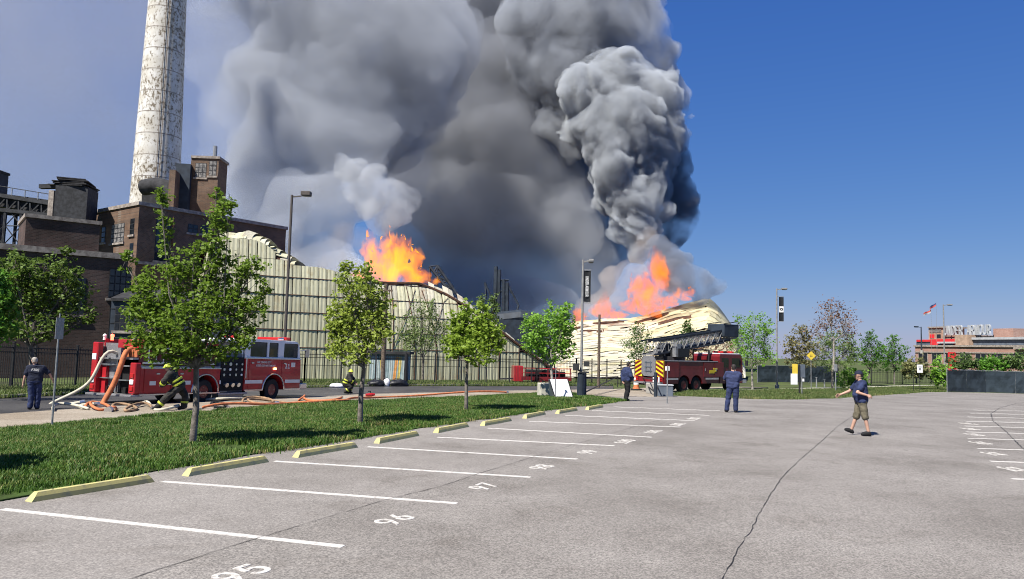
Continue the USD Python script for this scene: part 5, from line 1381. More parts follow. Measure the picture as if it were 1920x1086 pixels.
obj("walkway_post", MB().bar((xb + 0.05, y0 + 0.3, 1.6), (xb - 0.1, y0 + 0.3, 2.75), 0.03).bar((xc - 0.15, y0 + 0.1, 1.0), (xc - 0.1, y0 + 0.1, 2.75), 0.035).bar((xb + 0.5, y0 + 0.12, 1.2), (xb + 0.5, y0 + 0.12, 2.2), 0.02), "chrome", eng)
# cab
x2 = LEN
zb_, zm, zt2 = 0.52, 2.0, 2.92
roofline = [(xc, zm), (xc, zt2 - 0.06), (xc + 0.1, zt2), (x2 - 0.34, zt2 - 0.02), (x2 - 0.14, zt2 - 0.16), (x2, zm)]
upper_p = Polygon(roofline)
wins = [(xs[472] - 0.02 + 0.1, xs[490] + 0.28), (xs[490] + 0.52, xs[513] - 0.1), (xs[513] + 0.42, x2 - 0.17)]
wlen = x2 - xc
wins = [(xc + 0.10 * wlen, xc + 0.36 * wlen), (xc + 0.42 * wlen, xc + 0.56 * wlen), (xc + 0.69 * wlen, xc + 0.935 * wlen)]
holes = [sbox(a, zm + 0.14, b, zm + 0.74).buffer(0.05) for a, b in wins]
up = upper_p
for h_ in holes:
    up = up.difference(h_)
for y in (y0 + 0.03, -1):
    obj("cab_upper", side(up, y0 + 0.03, 0.08) if y < -1.1 else prism(up, 0.08, (0, -y0 - 0.03, 0), (1, 0, 0), (0, 0, 1)), "engine_white", eng)
for h_ in holes:
    obj("cab_window", side(h_.buffer(0.02), y0 + 0.07, 0.03), "cab_glass", eng)
obj("cab_roof", MB().box((xc + wlen * 0.46, 0, zt2 - 0.05), (wlen * 0.9, W - 0.24, 0.1), 0, 0.02).box((xc + 0.04, 0, 2.45), (0.08, W - 0.22, 0.9)), "engine_white", eng)
obj("windscreen", trimesh.util.concatenate([beam((x2 - 0.03, 0, zm), (x2 - 0.16, 0, zt2 - 0.16), W - 0.2, 0.05)]), "cab_glass", eng)
cl = Polygon([(xc, zb_), (xc, zm), (x2, zm), (x2 + 0.04, 1.2), (x2 + 0.04, zb_)]).difference(arch(xw, 0.74))
obj("cab_lower", side(cl, y0, W), "engine_red", eng)
obj("cab_interior", box((xc + wlen * 0.5, 0, 2.2), (wlen * 0.8, W - 0.5, 0.4)), "void_black", eng)
for a, b in ((xc + 0.07 * wlen, xc + 0.385 * wlen), (xc + 0.64 * wlen, xc + 0.97 * wlen)):
    dpoly = sbox(a, zb_ + 0.1, b, zm - 0.04).difference(arch(xw, 0.78))
    d = obj("cab_door", side(dpoly, y0 - 0.014, 0.02), "engine_red", eng)
    obj("handle", box((a + 0.18, y0 - 0.04, zm - 0.2), (0.16, 0.04, 0.05)), "chrome", d)
obj("trim_strip", box((xc + wlen / 2, y0 - 0.02, zm + 0.02), (wlen, 0.05, 0.05)), "chrome", eng)
for a, b in ((xc + 0.02, xw - 0.78), (xw + 0.78, x2)):
    obj("reflective_stripe", box(((a + b) / 2, y0 - 0.026, 0.93), (b - a - 0.04, 0.008, 0.16)), "stripe_white", eng)
    obj("sill_trim", box(((a + b) / 2, y0 - 0.02, zb_ + 0.02), (b - a, 0.05, 0.06)), "chrome", eng)
obj("wheel_arch", tube([(xw + 0.76 * math.cos(t), y0 - 0.01, 0.53 + 0.76 * math.sin(t)) for t in a_], 0.035, 6), "chrome", eng)
letters(eng, "BALTIMORE CITY", xc + 0.2 * wlen, zm - 0.2, y0 - 0.02, 0.085, "stripe_white", width=0.24 * wlen)
letters(eng, "FIRE DEPARTMENT", xc + 0.18 * wlen, zm - 0.36, y0 - 0.02, 0.085, "stripe_white", width=0.34 * wlen)
letters(eng, "31", xc + 0.69 * wlen, zm - 0.44, y0 - 0.02, 0.22, "stripe_white")
obj("name_plate", box((xc + 0.85 * wlen, y0 - 0.018, zm - 0.26), (0.3, 0.012, 0.22)), "stripe_white", eng)
obj("door_lamp", box((xw + 0.02, y0 - 0.035, zm - 0.46), (0.18, 0.05, 0.1), 0, 0.015), "amber_lamp", eng)
obj("bumper", box((x2 + 0.3, 0, 0.66), (0.55, W + 0.06, 0.28), 0, 0.03), "chrome", eng)
obj("grille", box((x2 + 0.03, 0, 1.35), (0.06, 1.3, 0.7)), "chrome", eng)
obj("front_hose", bar((x2 + 0.3, -0.9, 0.84), (x2 + 0.5, -1.0, 0.84), 0.12, n=12), "hose_tan", eng)
for y in (-0.95, 0.95):
    obj("headlight", box((x2 + 0.05, y, 1.2), (0.06, 0.36, 0.2), 0, 0.02), "lens_white", eng)
obj("mirror", MB().bar((x2 - 0.1, y0, 2.45), (x2 + 0.12, y0 - 0.28, 2.5), 0.02, n=6).box((x2 + 0.12, y0 - 0.3, 2.35), (0.06, 0.2, 0.42)), "chrome", eng)
obj("light_bar", box((x2 - 0.65, 0, zt2 + 0.1), (0.32, W - 0.6, 0.16), 0, 0.04), "lens_red", eng)
obj("light_bar", box((xc + 0.55, 0, zt2 + 0.09), (0.3, 1.0, 0.14), 0, 0.04), "lens_red", eng)
obj("horn", MB().bar((x2 - 1.2, y0 + 0.5, zt2 + 0.08), (x2 - 0.85, y0 + 0.5, zt2 + 0.1), 0.03, 0.07), "chrome", eng)
obj("grab_rail", MB().bar((xc + 0.05, y0 - 0.05, 1.1), (xc + 0.05, y0 - 0.05, 2.0), 0.02, n=6), "chrome", eng)
for x, r_ in ((xw, 0.53), (xr, 0.53)):
    wheel(eng, x, y0 + 0.06, r_, 0.34)
    wheel(eng, x, -y0 - 0.06, r_, 0.34)

# hoses: hanging from the tail and lying in the street
def hose(label, pts, r, m, n=8, flat=1.0, cat="hose"):
    from scipy.interpolate import CubicSpline
    P = np.array(pts, float)
    s = np.concatenate([[0], np.cumsum(np.linalg.norm(np.diff(P, axis=0), axis=1))])
    q = CubicSpline(s, P)(np.linspace(0, s[-1], max(12, int(s[-1] * 6))))
    t = thing("fire_hose", label, cat, P[0], group="hoses around the fire engine")
    obj("hose", tube(q - P[0], r, n), m, t, smooth=True)
    d = (q[-1] - q[-2]) / np.linalg.norm(q[-1] - q[-2])
    obj("coupling", bar(q[-1] - P[0] - d * 0.05, q[-1] - P[0] + d * 0.12, r * 1.35, n=12), "chrome", t)
    return t
def gr(px, py, z=0.05): return ground(px, py) + [0, 0, z]
hose("white fire hose drooping from the engine's rear to the ground", [ew(0.5, 0.28, 2.05), ew(0.15, 0.35, 2.1), ew(-0.1, 0.5, 1.6), ew(-0.3, 0.75, 0.9), ew(-0.9, 1.2, 0.35), ew(-1.4, 1.3, 0.1), gr(152, 757)], 0.065, "hose_cream", 10)
hose("thick orange fire hose hanging straight from the hose bed to the ground", [ew(0.6, -0.62, 2.2), ew(0.2, -0.62, 2.18), ew(0.02, -0.62, 1.8), ew(-0.25, -0.5, 0.8), ew(-0.55, -0.42, 0.15), gr(214, 769), gr(205, 772)], 0.1, "hose_orange", 10)
hz = [("orange hose heaped on the street behind the engine", [(160, 768), (185, 762), (205, 766), (190, 771), (170, 766), (188, 760)], "hose_orange"),
      ("pale hose lying across the street left of the orange heap", [(100, 772), (135, 766), (165, 769), (150, 763), (180, 764)], "hose_cream"),
      ("tan hose loops beside the foot of the hanging orange hose", [(215, 772), (235, 765), (255, 770), (240, 773), (262, 763), (285, 768)], "hose_tan"),
      ("cream hose curving behind the bending firefighter's boots", [(255, 765), (275, 760), (285, 767), (300, 771), (330, 769)], "hose_cream"),
      ("orange hose running along the pale lane past the engine's front wheel", [(380, 766), (440, 763), (500, 760), (555, 757), (620, 757), (655, 754)], "hose_orange"),
      ("black hose coil on the street below the pump panel", [(395, 763), (410, 759), (425, 763), (410, 766), (398, 762), (428, 765)], "rubber"),
      ("tan hose heap before the engine's front wheel", [(455, 757), (490, 751), (512, 756), (490, 759), (470, 754), (508, 753), (520, 757)], "hose_tan"),
      ("cream hose stretched under the pump panel along the kerb side lane", [(385, 752), (420, 753), (460, 750), (495, 747)], "hose_cream"),
      ("red hose hump on the street in front of the engine", [(560, 752), (570, 748), (580, 752), (592, 753), (640, 751)], "hose_orange"),
      ("pinkish hose lying along the street right of the forked tree", [(640, 757), (655, 753), (700, 747), (770, 744), (850, 741), (950, 737)], "hose_orange")]
for lb, pts, m in hz:
    hose(lb, [gr(*p, z=0.045 + (0.09 if i % 3 == 1 else 0)) for i, p in enumerate(pts)], 0.05 if m != "rubber" else 0.035, m)
for x, y, lb in ((694, 744.5, "small dark nozzle lying on the street behind the forked tree"),):
    t = thing("hose_nozzle", lb, "nozzle", gr(x, y, 0.0), 0.5)
    obj("body", tube([(-0.25, 0, 0.1), (0.05, 0, 0.12), (0.25, 0, 0.13)], [0.07, 0.1, 0.06], 12), "lens_red", t)
    obj("handle", tube([(0, 0, 0.2), (0.02, 0, 0.3), (-0.12, 0, 0.3)], 0.03, 6), "black_iron", t)

# -- ladder truck
L0 = at(1240, 720, 50.5)
HT = math.radians(90 - 51)
tx_, ty_ = np.array([math.cos(HT), math.sin(HT)]), np.array([-math.sin(HT), math.cos(HT)])
o2 = np.array([L0[0], L0[1]]) + ty_ * 1.25
zt0_ = float(G(*(o2 + tx_ * 4))) 
lt = thing("ladder_truck", "dark red ladder truck with yellow chevrons on its rear and a raised grey ladder", "fire engine", (o2[0], o2[1], zt0_), HT)
def lw(x, y, z):
    q = o2 + tx_ * x + ty_ * y
    return np.array([q[0], q[1], zt0_ + z])
def lx(px, z=1.0):
    lo, hi = -3.0, 30.0
    for _ in range(50):
        m = (lo + hi) / 2
        lo, hi = (m, hi) if project(lw(m, -1.25, z))[0] < px else (lo, m)
    return lo
X = {p: lx(p) for p in (1262, 1283, 1300, 1312, 1334, 1350, 1368, 1393)}
TL = X[1393]
wr = [X[1283], X[1283] + 1.38]
cabx = X[1350]
wf = cabx + 1.35
kz = 50.5 / FPX
body = sbox(0.3, 0.62, cabx - 0.15, 2.2).difference(Point(wr[0], 0.55).buffer(0.66)).difference(Point(wr[1], 0.55).buffer(0.66))
obj("body_side", side(body, -1.25, 0.5), "dark_red", lt)
obj("body_side", prism(body, 0.5, (0, 1.25, 0), (1, 0, 0), (0, 0, 1)), "dark_red", lt)
obj("body_core", MB().box((cabx / 2, 0, 1.2), (cabx - 0.9, 1.55, 1.0)).box((cabx / 2, 0, 2.12), (cabx - 1.0, 2.4, 0.12)), "void_black", lt)
edges = [0.5, 1.9, wr[0] - 0.75, wr[1] + 0.75, wr[1] + 2.0, wr[1] + 3.2, cabx - 0.3]
for i, (a, b) in enumerate(zip(edges[:-1], edges[1:])):
    if i == 2 or b - a < 0.4:
        continue
    d = obj("locker_door", box(((a + b) / 2, -1.265, 1.6), (b - a - 0.08, 0.03, 1.05), 0, 0.01), "dark_red", lt)
    obj("handle", box((a + 0.2, -1.29, 1.6), (0.06, 0.03, 0.2)), "chrome", d)
obj("trim_strip", MB().box((cabx / 2, -1.27, 2.19), (cabx - 0.6, 0.04, 0.05)).box(((wr[1] + 0.8 + cabx) / 2, -1.27, 0.95), (cabx - wr[1] - 1.2, 0.03, 0.12)).box((0.3 + (wr[0] - 0.8) / 2, -1.27, 0.95), (wr[0] - 1.2, 0.03, 0.12)), "chrome", lt)
obj("flame_emblem", MB().box((X[1334] + 0.15, -1.285, 1.5), (0.85, 0.012, 0.14)).box((X[1334] + 0.4, -1.285, 1.66), (0.5, 0.012, 0.12)).box((X[1334], -1.285, 1.38), (0.6, 0.012, 0.08)), "amber_lamp" if False else "chevron_yellow", lt)
# rear: chevron wings and the ladder tunnel door
for s in (-1, 1):
    wing = box((0.24, s * 0.93, 1.62), (0.1, 0.62, 1.1))
    w_ = obj("chevron_panel", wing, "chevron_yellow", lt)
    for k in range(4):
        z = 1.2 + 0.3 * k
        poly = Polygon([(-0.31, z - 0.25), (0.31, z + 0.06), (0.31, z + 0.21), (-0.31, z - 0.1)] if s > 0 else [(-0.31, z + 0.06), (0.31, z - 0.25), (0.31, z - 0.1), (-0.31, z + 0.21)]).intersection(sbox(-0.31, 1.08, 0.31, 2.16))
        if poly.area > 0.005:
            obj("chevron_stripe", prism(poly, 0.012, (0.186, s * 0.93, 0), (0, -1, 0), (0, 0, 1)), "dark_red", w_)
octo = Polygon([(-0.62, 1.3), (-0.62, 2.15), (-0.4, 2.5), (0.4, 2.5), (0.62, 2.15), (0.62, 1.3), (0.4, 1.1), (-0.4, 1.1)])
obj("tunnel_door", prism(octo, 0.1, (0.22, 0, 0), (0, -1, 0), (0, 0, 1)), "tread_plate", lt)
obj("door_grid", MB().box((0.1, 0, 1.75), (0.03, 0.62, 0.05)).box((0.1, 0, 2.05), (0.03, 0.62, 0.05)).box((0.1, 0, 1.45), (0.03, 0.62, 0.05)).box((0.1, 0.2, 1.75), (0.03, 0.05, 0.75)).box((0.1, -0.2, 1.75), (0.03, 0.05, 0.75)), "blue_grey", lt)
obj("rear_frame", MB().box((0.3, 0, 0.86), (0.2, 2.4, 0.36)), "dark_red", lt)
obj("under_tray", MB().box((1.2, 0, 0.62), (1.8, 2.0, 0.3)), "void_black", lt)
obj("rear_bumper", box((0.1, 0, 0.66), (0.3, 2.4, 0.12)), "tread_plate", lt)
for y in (-1.05, 1.05):
    for k in range(2):
        obj("tail_lamp", box((0.16, y, 0.84 + 0.14 * k), (0.04, 0.2, 0.1)), "lens_red", lt)
for y in (-1.0, -0.55):
    obj("outrigger", MB().bar((0.05, y, 1.06), (0.0, y, 0.12), 0.06).box((0.0, y, 0.07), (0.3, 0.22, 0.08)), "engine_white", lt)
# cab
cabp = Polygon([(cabx, 0.6), (cabx, 2.55), (cabx + 0.1, 2.72), (TL - 0.3, 2.72), (TL - 0.05, 2.4), (TL, 1.75), (TL, 0.6)]).difference(Point(wf, 0.55).buffer(0.66))
wl = [sbox(cabx + 0.25, 1.78, cabx + 1.05, 2.45), sbox(cabx + 1.5, 1.78, TL - 0.3, 2.45)]
obj("cab", side(cabp, -1.22, 2.44), "dark_red", lt)
obj("cab_roof", box(((cabx + TL) / 2 - 0.1, 0, 2.76), (TL - cabx - 0.4, 2.3, 0.09), 0, 0.02), "engine_white", lt)
for w_ in wl:
    obj("cab_window", side(w_, -1.235, 0.03), "cab_glass", lt)
obj("windscreen", box((TL - 0.01, 0, 2.1), (0.06, 2.1, 0.65)), "cab_glass", lt)
obj("bumper", box((TL + 0.25, 0, 0.72), (0.5, 2.45, 0.28), 0, 0.02), "chrome", lt)
obj("mirror", box((TL + 0.1, -1.5, 2.1), (0.1, 0.2, 0.4)), "black_iron", lt)
obj("light_bar", box((TL - 0.7, 0, 2.88), (0.3, 1.7, 0.15), 0, 0.03), "lens_red", lt)
for x in wr + [wf]:
    wheel(lt, x, -1.2, 0.55, 0.36)
    wheel(lt, x, 1.2, 0.55, 0.36)
# turntable, boom and its sections
obj("turntable", MB().bar((2.4, 0, 2.18), (2.4, 0, 2.5), 1.05, n=20).box((2.4, -0.9, 2.75), (1.2, 0.7, 0.6)), "black_iron", lt)
obj("control_stand", MB().box((1.9, -1.0, 2.9), (0.4, 0.4, 0.9)).bar((1.5, -1.2, 2.5), (1.5, -1.2, 3.4), 0.03).bar((1.5, -0.3, 2.5), (1.5, -0.3, 3.4), 0.03).bar((1.5, -1.2, 3.4), (1.5, -0.3, 3.4), 0.03), "galvanised", lt)
def boom_pt(px, py):
    """A point of the vertical plane through the truck's middle."""
    lo, hi = -6.0, 40.0
    for _ in range(60):
        m = (lo + hi) / 2
        lo, hi = (m, hi) if project(lw(m, 0, 3.0))[0] < px else (lo, m)
    zlo, zhi = 0.0, 20.0
    for _ in range(60):
        m = (zlo + zhi) / 2
        zlo, zhi = (m, zhi) if project(lw(lo, 0, m))[1] > py else (zlo, m)
    return np.array([lo, 0, zlo])
bA, bB = boom_pt(1214, 652), boom_pt(1374, 626)
bd = (bB - bA) / np.linalg.norm(bB - bA)
bu = np.array([-bd[2], 0, bd[0]])
bl = np.linalg.norm(bB - bA)
for si, (s0_, s1_, hw, hh) in enumerate(((0.0, 0.8, 0.52, 0.95), (0.06, 0.9, 0.42, 0.78), (0.1, 1.0, 0.32, 0.6))):
    m = MB()
    A_, B_ = bA + bd * bl * s0_, bA + bd * bl * s1_
    for y in (-hw, hw):
        o_ = np.array([0, y, 0])
        m.beam(A_ + o_ - bu * hh / 2, B_ + o_ - bu * hh / 2, 0.09, 0.12).beam(A_ + o_ + bu * hh / 2, B_ + o_ + bu * hh / 2, 0.07, 0.09)
    bs = obj("ladder_section", m, "slate_blue" if si == 0 else "steel_dark" if si == 1 else "grey_pole", lt)
    n_ = int((s1_ - s0_) * bl / 0.75)
    for y in (-hw, hw):
        lat = MB()
        for k in range(n_):
            a, b = A_ + (B_ - A_) * k / n_, A_ + (B_ - A_) * (k + 1) / n_
            o_ = np.array([0, y, 0])
            lat.bar(a + o_ - bu * hh / 2, b + o_ + bu * hh / 2, 0.028, n=4).bar(b + o_ + bu * hh / 2, b + o_ - bu * hh / 2, 0.024, n=4)
        obj("lattice", lat, "galvanised" if si else "grey_pole", bs)
    rg_ = MB()
    for k in range(n_ * 2):
        a = A_ + (B_ - A_) * k / (n_ * 2) - bu * hh / 2
        rg_.bar(a + [0, -hw, 0], a + [0, hw, 0], 0.022, n=4)
    obj("rungs", rg_, "galvanised", bs)
bk_ = bA + bd * bl * 0.88
obj("basket", [moved(box((0, 0, 0), (1.9, 1.5, 0.95), 0, 0.05), bk_ + bu * 0.35)], "slate_blue", lt)
obj("basket_rail", MB().beam(bk_ + bu * 0.95 + bd * -0.9 + [0, -0.75, 0], bk_ + bu * 0.95 + bd * 0.9 + [0, -0.75, 0], 0.06, 0.06).beam(bk_ + bu * 0.95 + bd * -0.9 + [0, 0.75, 0], bk_ + bu * 0.95 + bd * 0.9 + [0, 0.75, 0], 0.06, 0.06), "steel_dark", lt)
obj("lift_ram", MB().bar((2.8, -0.4, 2.5), bA + bd * bl * 0.3 + [0, -0.4, 0] - bu * 0.4, 0.1).bar((2.8, 0.4, 2.5), bA + bd * bl * 0.3 + [0, 0.4, 0] - bu * 0.4, 0.1), "chrome", lt)
obj("pedestal", MB().beam((2.2, 0, 2.4), bA + bd * 1.6, 0.9, 0.6), "steel_dark", lt)
obj("boom_rest", MB().bar((cabx - 0.6, -0.7, 2.2), (cabx - 0.6, -0.7, 3.0), 0.06).bar((cabx - 0.6, 0.7, 2.2), (cabx - 0.6, 0.7, 3.0), 0.06).bar((cabx - 0.6, -0.7, 3.0), (cabx - 0.6, 0.7, 3.0), 0.06), "black_iron", lt)

# -- red pickup behind the fence
rp_ = at(1000, 716, 66)
rp_[2] = float(G(rp_[0], rp_[1])) - 0.05
pk_ = thing("red_trailer", "low red flatbed trailer loaded with dark gear, behind the fence left of the lot entrance", "trailer", rp_, math.radians(8))
obj("front_board", box((-1.45, 0, 1.0), (0.75, 1.9, 1.35), 0, 0.04), "engine_red", pk_)
obj("bed", MB().box((1.0, 0, 0.62), (4.4, 1.9, 0.3)), "dark_red", pk_)
obj("rail", MB().box((1.0, -0.93, 1.5), (4.4, 0.06, 0.08)).box((1.0, -0.93, 1.1), (4.4, 0.05, 0.06)), "engine_red", pk_)
for k in range(5):
    obj("stake", box((-0.9 + 1.0 * k, -0.93, 1.1), (0.08, 0.07, 0.9)), "dark_red", pk_)
obj("load", MB().box((0.6, 0.1, 1.05), (2.4, 1.4, 0.62), 0, 0.08).box((2.3, 0, 0.98), (0.9, 1.3, 0.5), 0, 0.06), "void_black", pk_)
for x in (0.4, 1.5):
    wheel(pk_, x, -0.95, 0.36, 0.24)
    wheel(pk_, x, 0.95, 0.36, 0.24)
obj("drawbar", bar((-1.8, 0, 0.55), (-3.0, 0, 0.5), 0.06), "black_iron", pk_)
# -- orange and white cone stack before the truck's rear
B = ground(1193, 732)
t = thing("traffic_channelizer", "orange and white striped plastic drum post before the ladder truck's rear", "traffic cone", B)
obj("base", bar((0, 0, 0), (0, 0, 0.12), 0.42, 0.4, 16), "rubber", t)
obj("body", tube([(0, 0, 0.1), (0, 0, 0.3), (0, 0, 1.15)], [0.28, 0.2, 0.15], 16), "hose_orange", t, smooth=40)
for z, r_ in ((0.42, 0.197), (0.78, 0.18)):
    obj("white_band", bar((0, 0, z), (0, 0, z + 0.14), r_ + 0.004, r_ - 0.004, 16), "white_sign", t)
# ------------------------------------------------------------------ people
mat("skin", (0.39, 0.234, 0.172), rough=0.55, scale=8, var=0.06)
mat("skin_dark", (0.2, 0.115, 0.08), rough=0.55, scale=8, var=0.06)
mat("hair_dark", (0.025, 0.02, 0.018), rough=0.7, scale=30, var=0.2)
mat("hair_grey", (0.3, 0.27, 0.24), rough=0.7, scale=30, var=0.2)
mat("cloth_navy", (0.022, 0.032, 0.085), rough=0.9, scale=7, var=0.2, bump=0.5, bscale=16, dist=0.02)
mat("cloth_blue", (0.0298, 0.0408, 0.102), rough=0.9, scale=7, var=0.2, bump=0.5, bscale=16, dist=0.02)
mat("cloth_midnight", (0.012, 0.016, 0.035), rough=0.9, scale=7, var=0.2, bump=0.5, bscale=16, dist=0.02)
mat("cloth_khaki", (0.13, 0.115, 0.08), rough=0.9, scale=7, var=0.2, bump=0.5, bscale=16, dist=0.02)
mat("cloth_black", (0.012, 0.012, 0.014), rough=0.85, scale=7, var=0.2, bump=0.4, bscale=16, dist=0.02)
mat("turnout", (0.03, 0.028, 0.024), rough=0.9, scale=7, color2=(0.014, 0.014, 0.014), bump=0.5, bscale=14, dist=0.02)
mat("lime_band", (0.416, 0.48, 0.048), rough=0.5, var=0.08)
mat("eye_white", (0.7, 0.68, 0.65), rough=0.2)
sph = lambda c, r, n=16: Manifold.sphere(r, n).translate(tuple(map(float, c)))
def ell(c, rx, ry, rz, n=20): return Manifold.sphere(1.0, n).scale((rx, ry, rz)).translate(tuple(map(float, c)))
def cap_(a, ra, b, rb, n=14): return Manifold.batch_hull([sph(a, ra, n), sph(b, rb, n)])
def chain(pts, rs, n=14):
    return [cap_(pts[i], rs[i], pts[i + 1], rs[i + 1], n) for i in range(len(pts) - 1)]
def fused(parts, edge=0.03, it=8):
    m = Manifold.batch_boolean(parts, manifold3d.OpType.Add).refine_to_length(edge)
    v, f = _mm(m)
    t = trimesh.Trimesh(v, f, process=True)
    if it:
        trimesh.smoothing.filter_taubin(t, lamb=0.5, nu=0.52, iterations=it)
    return t
def unit(a): return np.asarray(a, float) / (np.linalg.norm(a) + 1e-9)
def hand(wrist, elbow, spread, curl, side_):
    """Palm, four fingers of unequal length and a thumb. spread: the direction across the palm."""
    w = np.asarray(wrist, float)
    d = unit(w - np.asarray(elbow, float))
    s = unit(np.asarray(spread, float) - d * (np.asarray(spread, float) @ d))
    nrm = np.cross(d, s) * side_
    parts = [Manifold.batch_hull([sph(w, 0.026, 10)] + [sph(w + d * 0.085 + s * k, 0.015, 10) for k in (-0.034, 0.034)] + [sph(w + d * 0.03 + s * k, 0.017, 10) for k in (-0.026, 0.026)])]
    for k, L in zip((-0.033, -0.011, 0.011, 0.033), (0.066, 0.082, 0.086, 0.076)):
        p0 = w + d * 0.075 + s * k
        p1 = p0 + (d * math.cos(curl * 0.4) + nrm * math.sin(curl * 0.4)) * L * 0.5 + s * k * 0.12
        p2 = p1 + (d * math.cos(curl) + nrm * math.sin(curl)) * L * 0.3
        p3 = p2 + (d * math.cos(curl * 1.5) + nrm * math.sin(curl * 1.5)) * L * 0.24
        parts += chain([p0, p1, p2, p3], [0.0105, 0.0095, 0.0088, 0.0075], 8)
    t0 = w + d * 0.03 + s * 0.028
    t1 = t0 + d * 0.03 + s * 0.03 + nrm * 0.012
    t2 = t1 + d * 0.032 + s * 0.006 + nrm * 0.014
    parts += chain([t0, t1, t2], [0.014, 0.0115, 0.009], 8)
    return parts
def head_parts(c, face, tilt=0.0):
    """Skull, jaw, nose, brow and ears round c, looking along face."""
    f = unit(face)
    u = unit(np.array([0, 0, 1.0]) - f * f[2])
    s = np.cross(f, u)
    P = lambda a, b, d: c + f * a + s * b + u * d
    p = [Manifold.batch_hull([sph(P(-0.02, 0, 0.03), 0.088), sph(P(0.02, 0.018, 0.02), 0.075), sph(P(0.02, -0.018, 0.02), 0.075), sph(P(0.045, 0, -0.05), 0.05)]),
         Manifold.batch_hull([sph(P(0.05, 0.018, -0.075), 0.03), sph(P(0.05, -0.018, -0.075), 0.03), sph(P(0.062, 0, -0.1), 0.022), sph(P(-0.02, 0.05, -0.05), 0.03), sph(P(-0.02, -0.05, -0.05), 0.03), sph(P(0.0, 0, 0.0), 0.07)]),
         Manifold.batch_hull([sph(P(0.09, 0, 0.012), 0.011, 10), sph(P(0.108, 0, -0.026), 0.014, 10), sph(P(0.088, 0.013, -0.034), 0.011, 10), sph(P(0.088, -0.013, -0.034), 0.011, 10)]),
         Manifold.batch_hull([sph(P(0.083, 0.036, 0.034), 0.012, 10), sph(P(0.083, -0.036, 0.034), 0.012, 10)]),
         Manifold.batch_hull([sph(P(0.085, 0.018, -0.066), 0.008, 8), sph(P(0.085, -0.018, -0.066), 0.008, 8)])]
    for q in (-1, 1):
        p.append(Manifold.batch_hull([sph(P(-0.008, q * 0.083, 0.02), 0.014, 8), sph(P(-0.004, q * 0.082, -0.02), 0.011, 8)]))
    return p, P
def person(label, base, J, top, legs_m, shoes_m, skin="skin", hair="hair_dark", headgear=None, headgear_m="cloth_navy", sleeves=0.55, shorts=False, belly=0.0, scale=1.0, rz=None, group=None, bands=False, logo=None, cat="person", heavy=0.0):
    """J: joints in metres, x to the picture's right, y away, z up."""
    B = ground(*base)
    rz = -math.atan2(B[0], B[1]) if rz is None else rz
    t = thing("person", label, cat, B, rz, group)
    J = {k: np.array(v, float) * scale for k, v in J.items()}
    face = J.pop("face") / scale
    across = unit(J["sh_l"] - J["sh_r"])
    fwd = np.cross(across, [0, 0, 1.0])
    hp, P = head_parts(J["head"], face)
    body = list(hp) + [cap_(J["head"] - [0, 0, 0.06], 0.055, J["neck"], 0.06)]
    ch = (J["sh_l"] + J["sh_r"]) / 2 - [0, 0, 0.05]
    pv = (J["hip_l"] + J["hip_r"]) / 2
    mid = (ch + pv) / 2
    hw = np.linalg.norm(J["sh_l"] - J["sh_r"]) / 2
    def torso(g):
        return [Manifold.batch_hull([sph(J["sh_l"] - across * 0.03, 0.06 + g), sph(J["sh_r"] + across * 0.03, 0.06 + g), sph(ch + across * hw * 0.62 - [0, 0, 0.08], 0.105 + g), sph(ch - across * hw * 0.62 - [0, 0, 0.08], 0.105 + g), sph(J["neck"] - [0, 0, 0.04], 0.06 + g)]),
                Manifold.batch_hull([sph(ch + across * hw * 0.55 - [0, 0, 0.1], 0.11 + g), sph(ch - across * hw * 0.55 - [0, 0, 0.1], 0.11 + g), sph(mid + across * 0.09, 0.105 + g + belly * 0.3), sph(mid - across * 0.09, 0.105 + g + belly * 0.3), sph(mid + fwd * belly + [0, 0, -0.04], 0.11 + g + belly * 0.3)]),
                Manifold.batch_hull([sph(mid + across * 0.09, 0.105 + g + belly * 0.3), sph(mid - across * 0.09, 0.105 + g + belly * 0.3), sph(pv + across * 0.085 + [0, 0, 0.06], 0.115 + g), sph(pv - across * 0.085 + [0, 0, 0.06], 0.115 + g), sph(mid + fwd * belly + [0, 0, -0.04], 0.11 + g + belly * 0.3)])]
    body += torso(0)
    for s, sd in (("l", 1), ("r", -1)):
        body += chain([J["sh_" + s], J["el_" + s], J["wr_" + s]], [0.056, 0.042, 0.029])
        body += hand(J["wr_" + s], J["el_" + s], J.get("spread_" + s, across * sd if False else fwd), 0.55, sd)
        body += chain([J["hip_" + s], J["kn_" + s], J["an_" + s]], [0.085, 0.056, 0.04])
        body += [Manifold.batch_hull([sph(J["an_" + s] - [0, 0, 0.02], 0.04), sph(J["toe_" + s], 0.032), sph(J["an_" + s] - [0, 0, 0.045] - unit(J["toe_" + s] - J["an_" + s]) * 0.02, 0.035)])]
    bm = fused(body, 0.022, 3)
    obj("body", bm, skin, t, smooth=True)
    # clothes
    sh = torso(0.022 + heavy)
    for s in ("l", "r"):
        e = J["sh_" + s] + (J["el_" + s] - J["sh_" + s]) * min(1.0, sleeves / 0.55 if sleeves < 0.55 else 1.0)
        if sleeves >= 1:
            sh += chain([J["sh_" + s], J["el_" + s], J["wr_" + s] - (J["wr_" + s] - J["el_" + s]) * 0.04], [0.08 + heavy, 0.064 + heavy, 0.048 + heavy * 0.7])
        else:
            sh += chain([J["sh_" + s], J["sh_" + s] + (J["el_" + s] - J["sh_" + s]) * sleeves * 1.3], [0.08 + heavy, 0.07 + heavy])
    sm = fused(sh, 0.024, 4)
    v = sm.vertices
    sm.vertices = v + sm.vertex_normals * ((meshkit.fbm(v * [7, 7, 11] + B[0], 4, 3) - 0.5) * 0.05 - np.abs(meshkit.noise(v * [5, 5, 14] + B[0], 4) - 0.5) * 0.02)[:, None]
    obj("shirt" if not bands else "coat", sm, top, t, smooth=True)
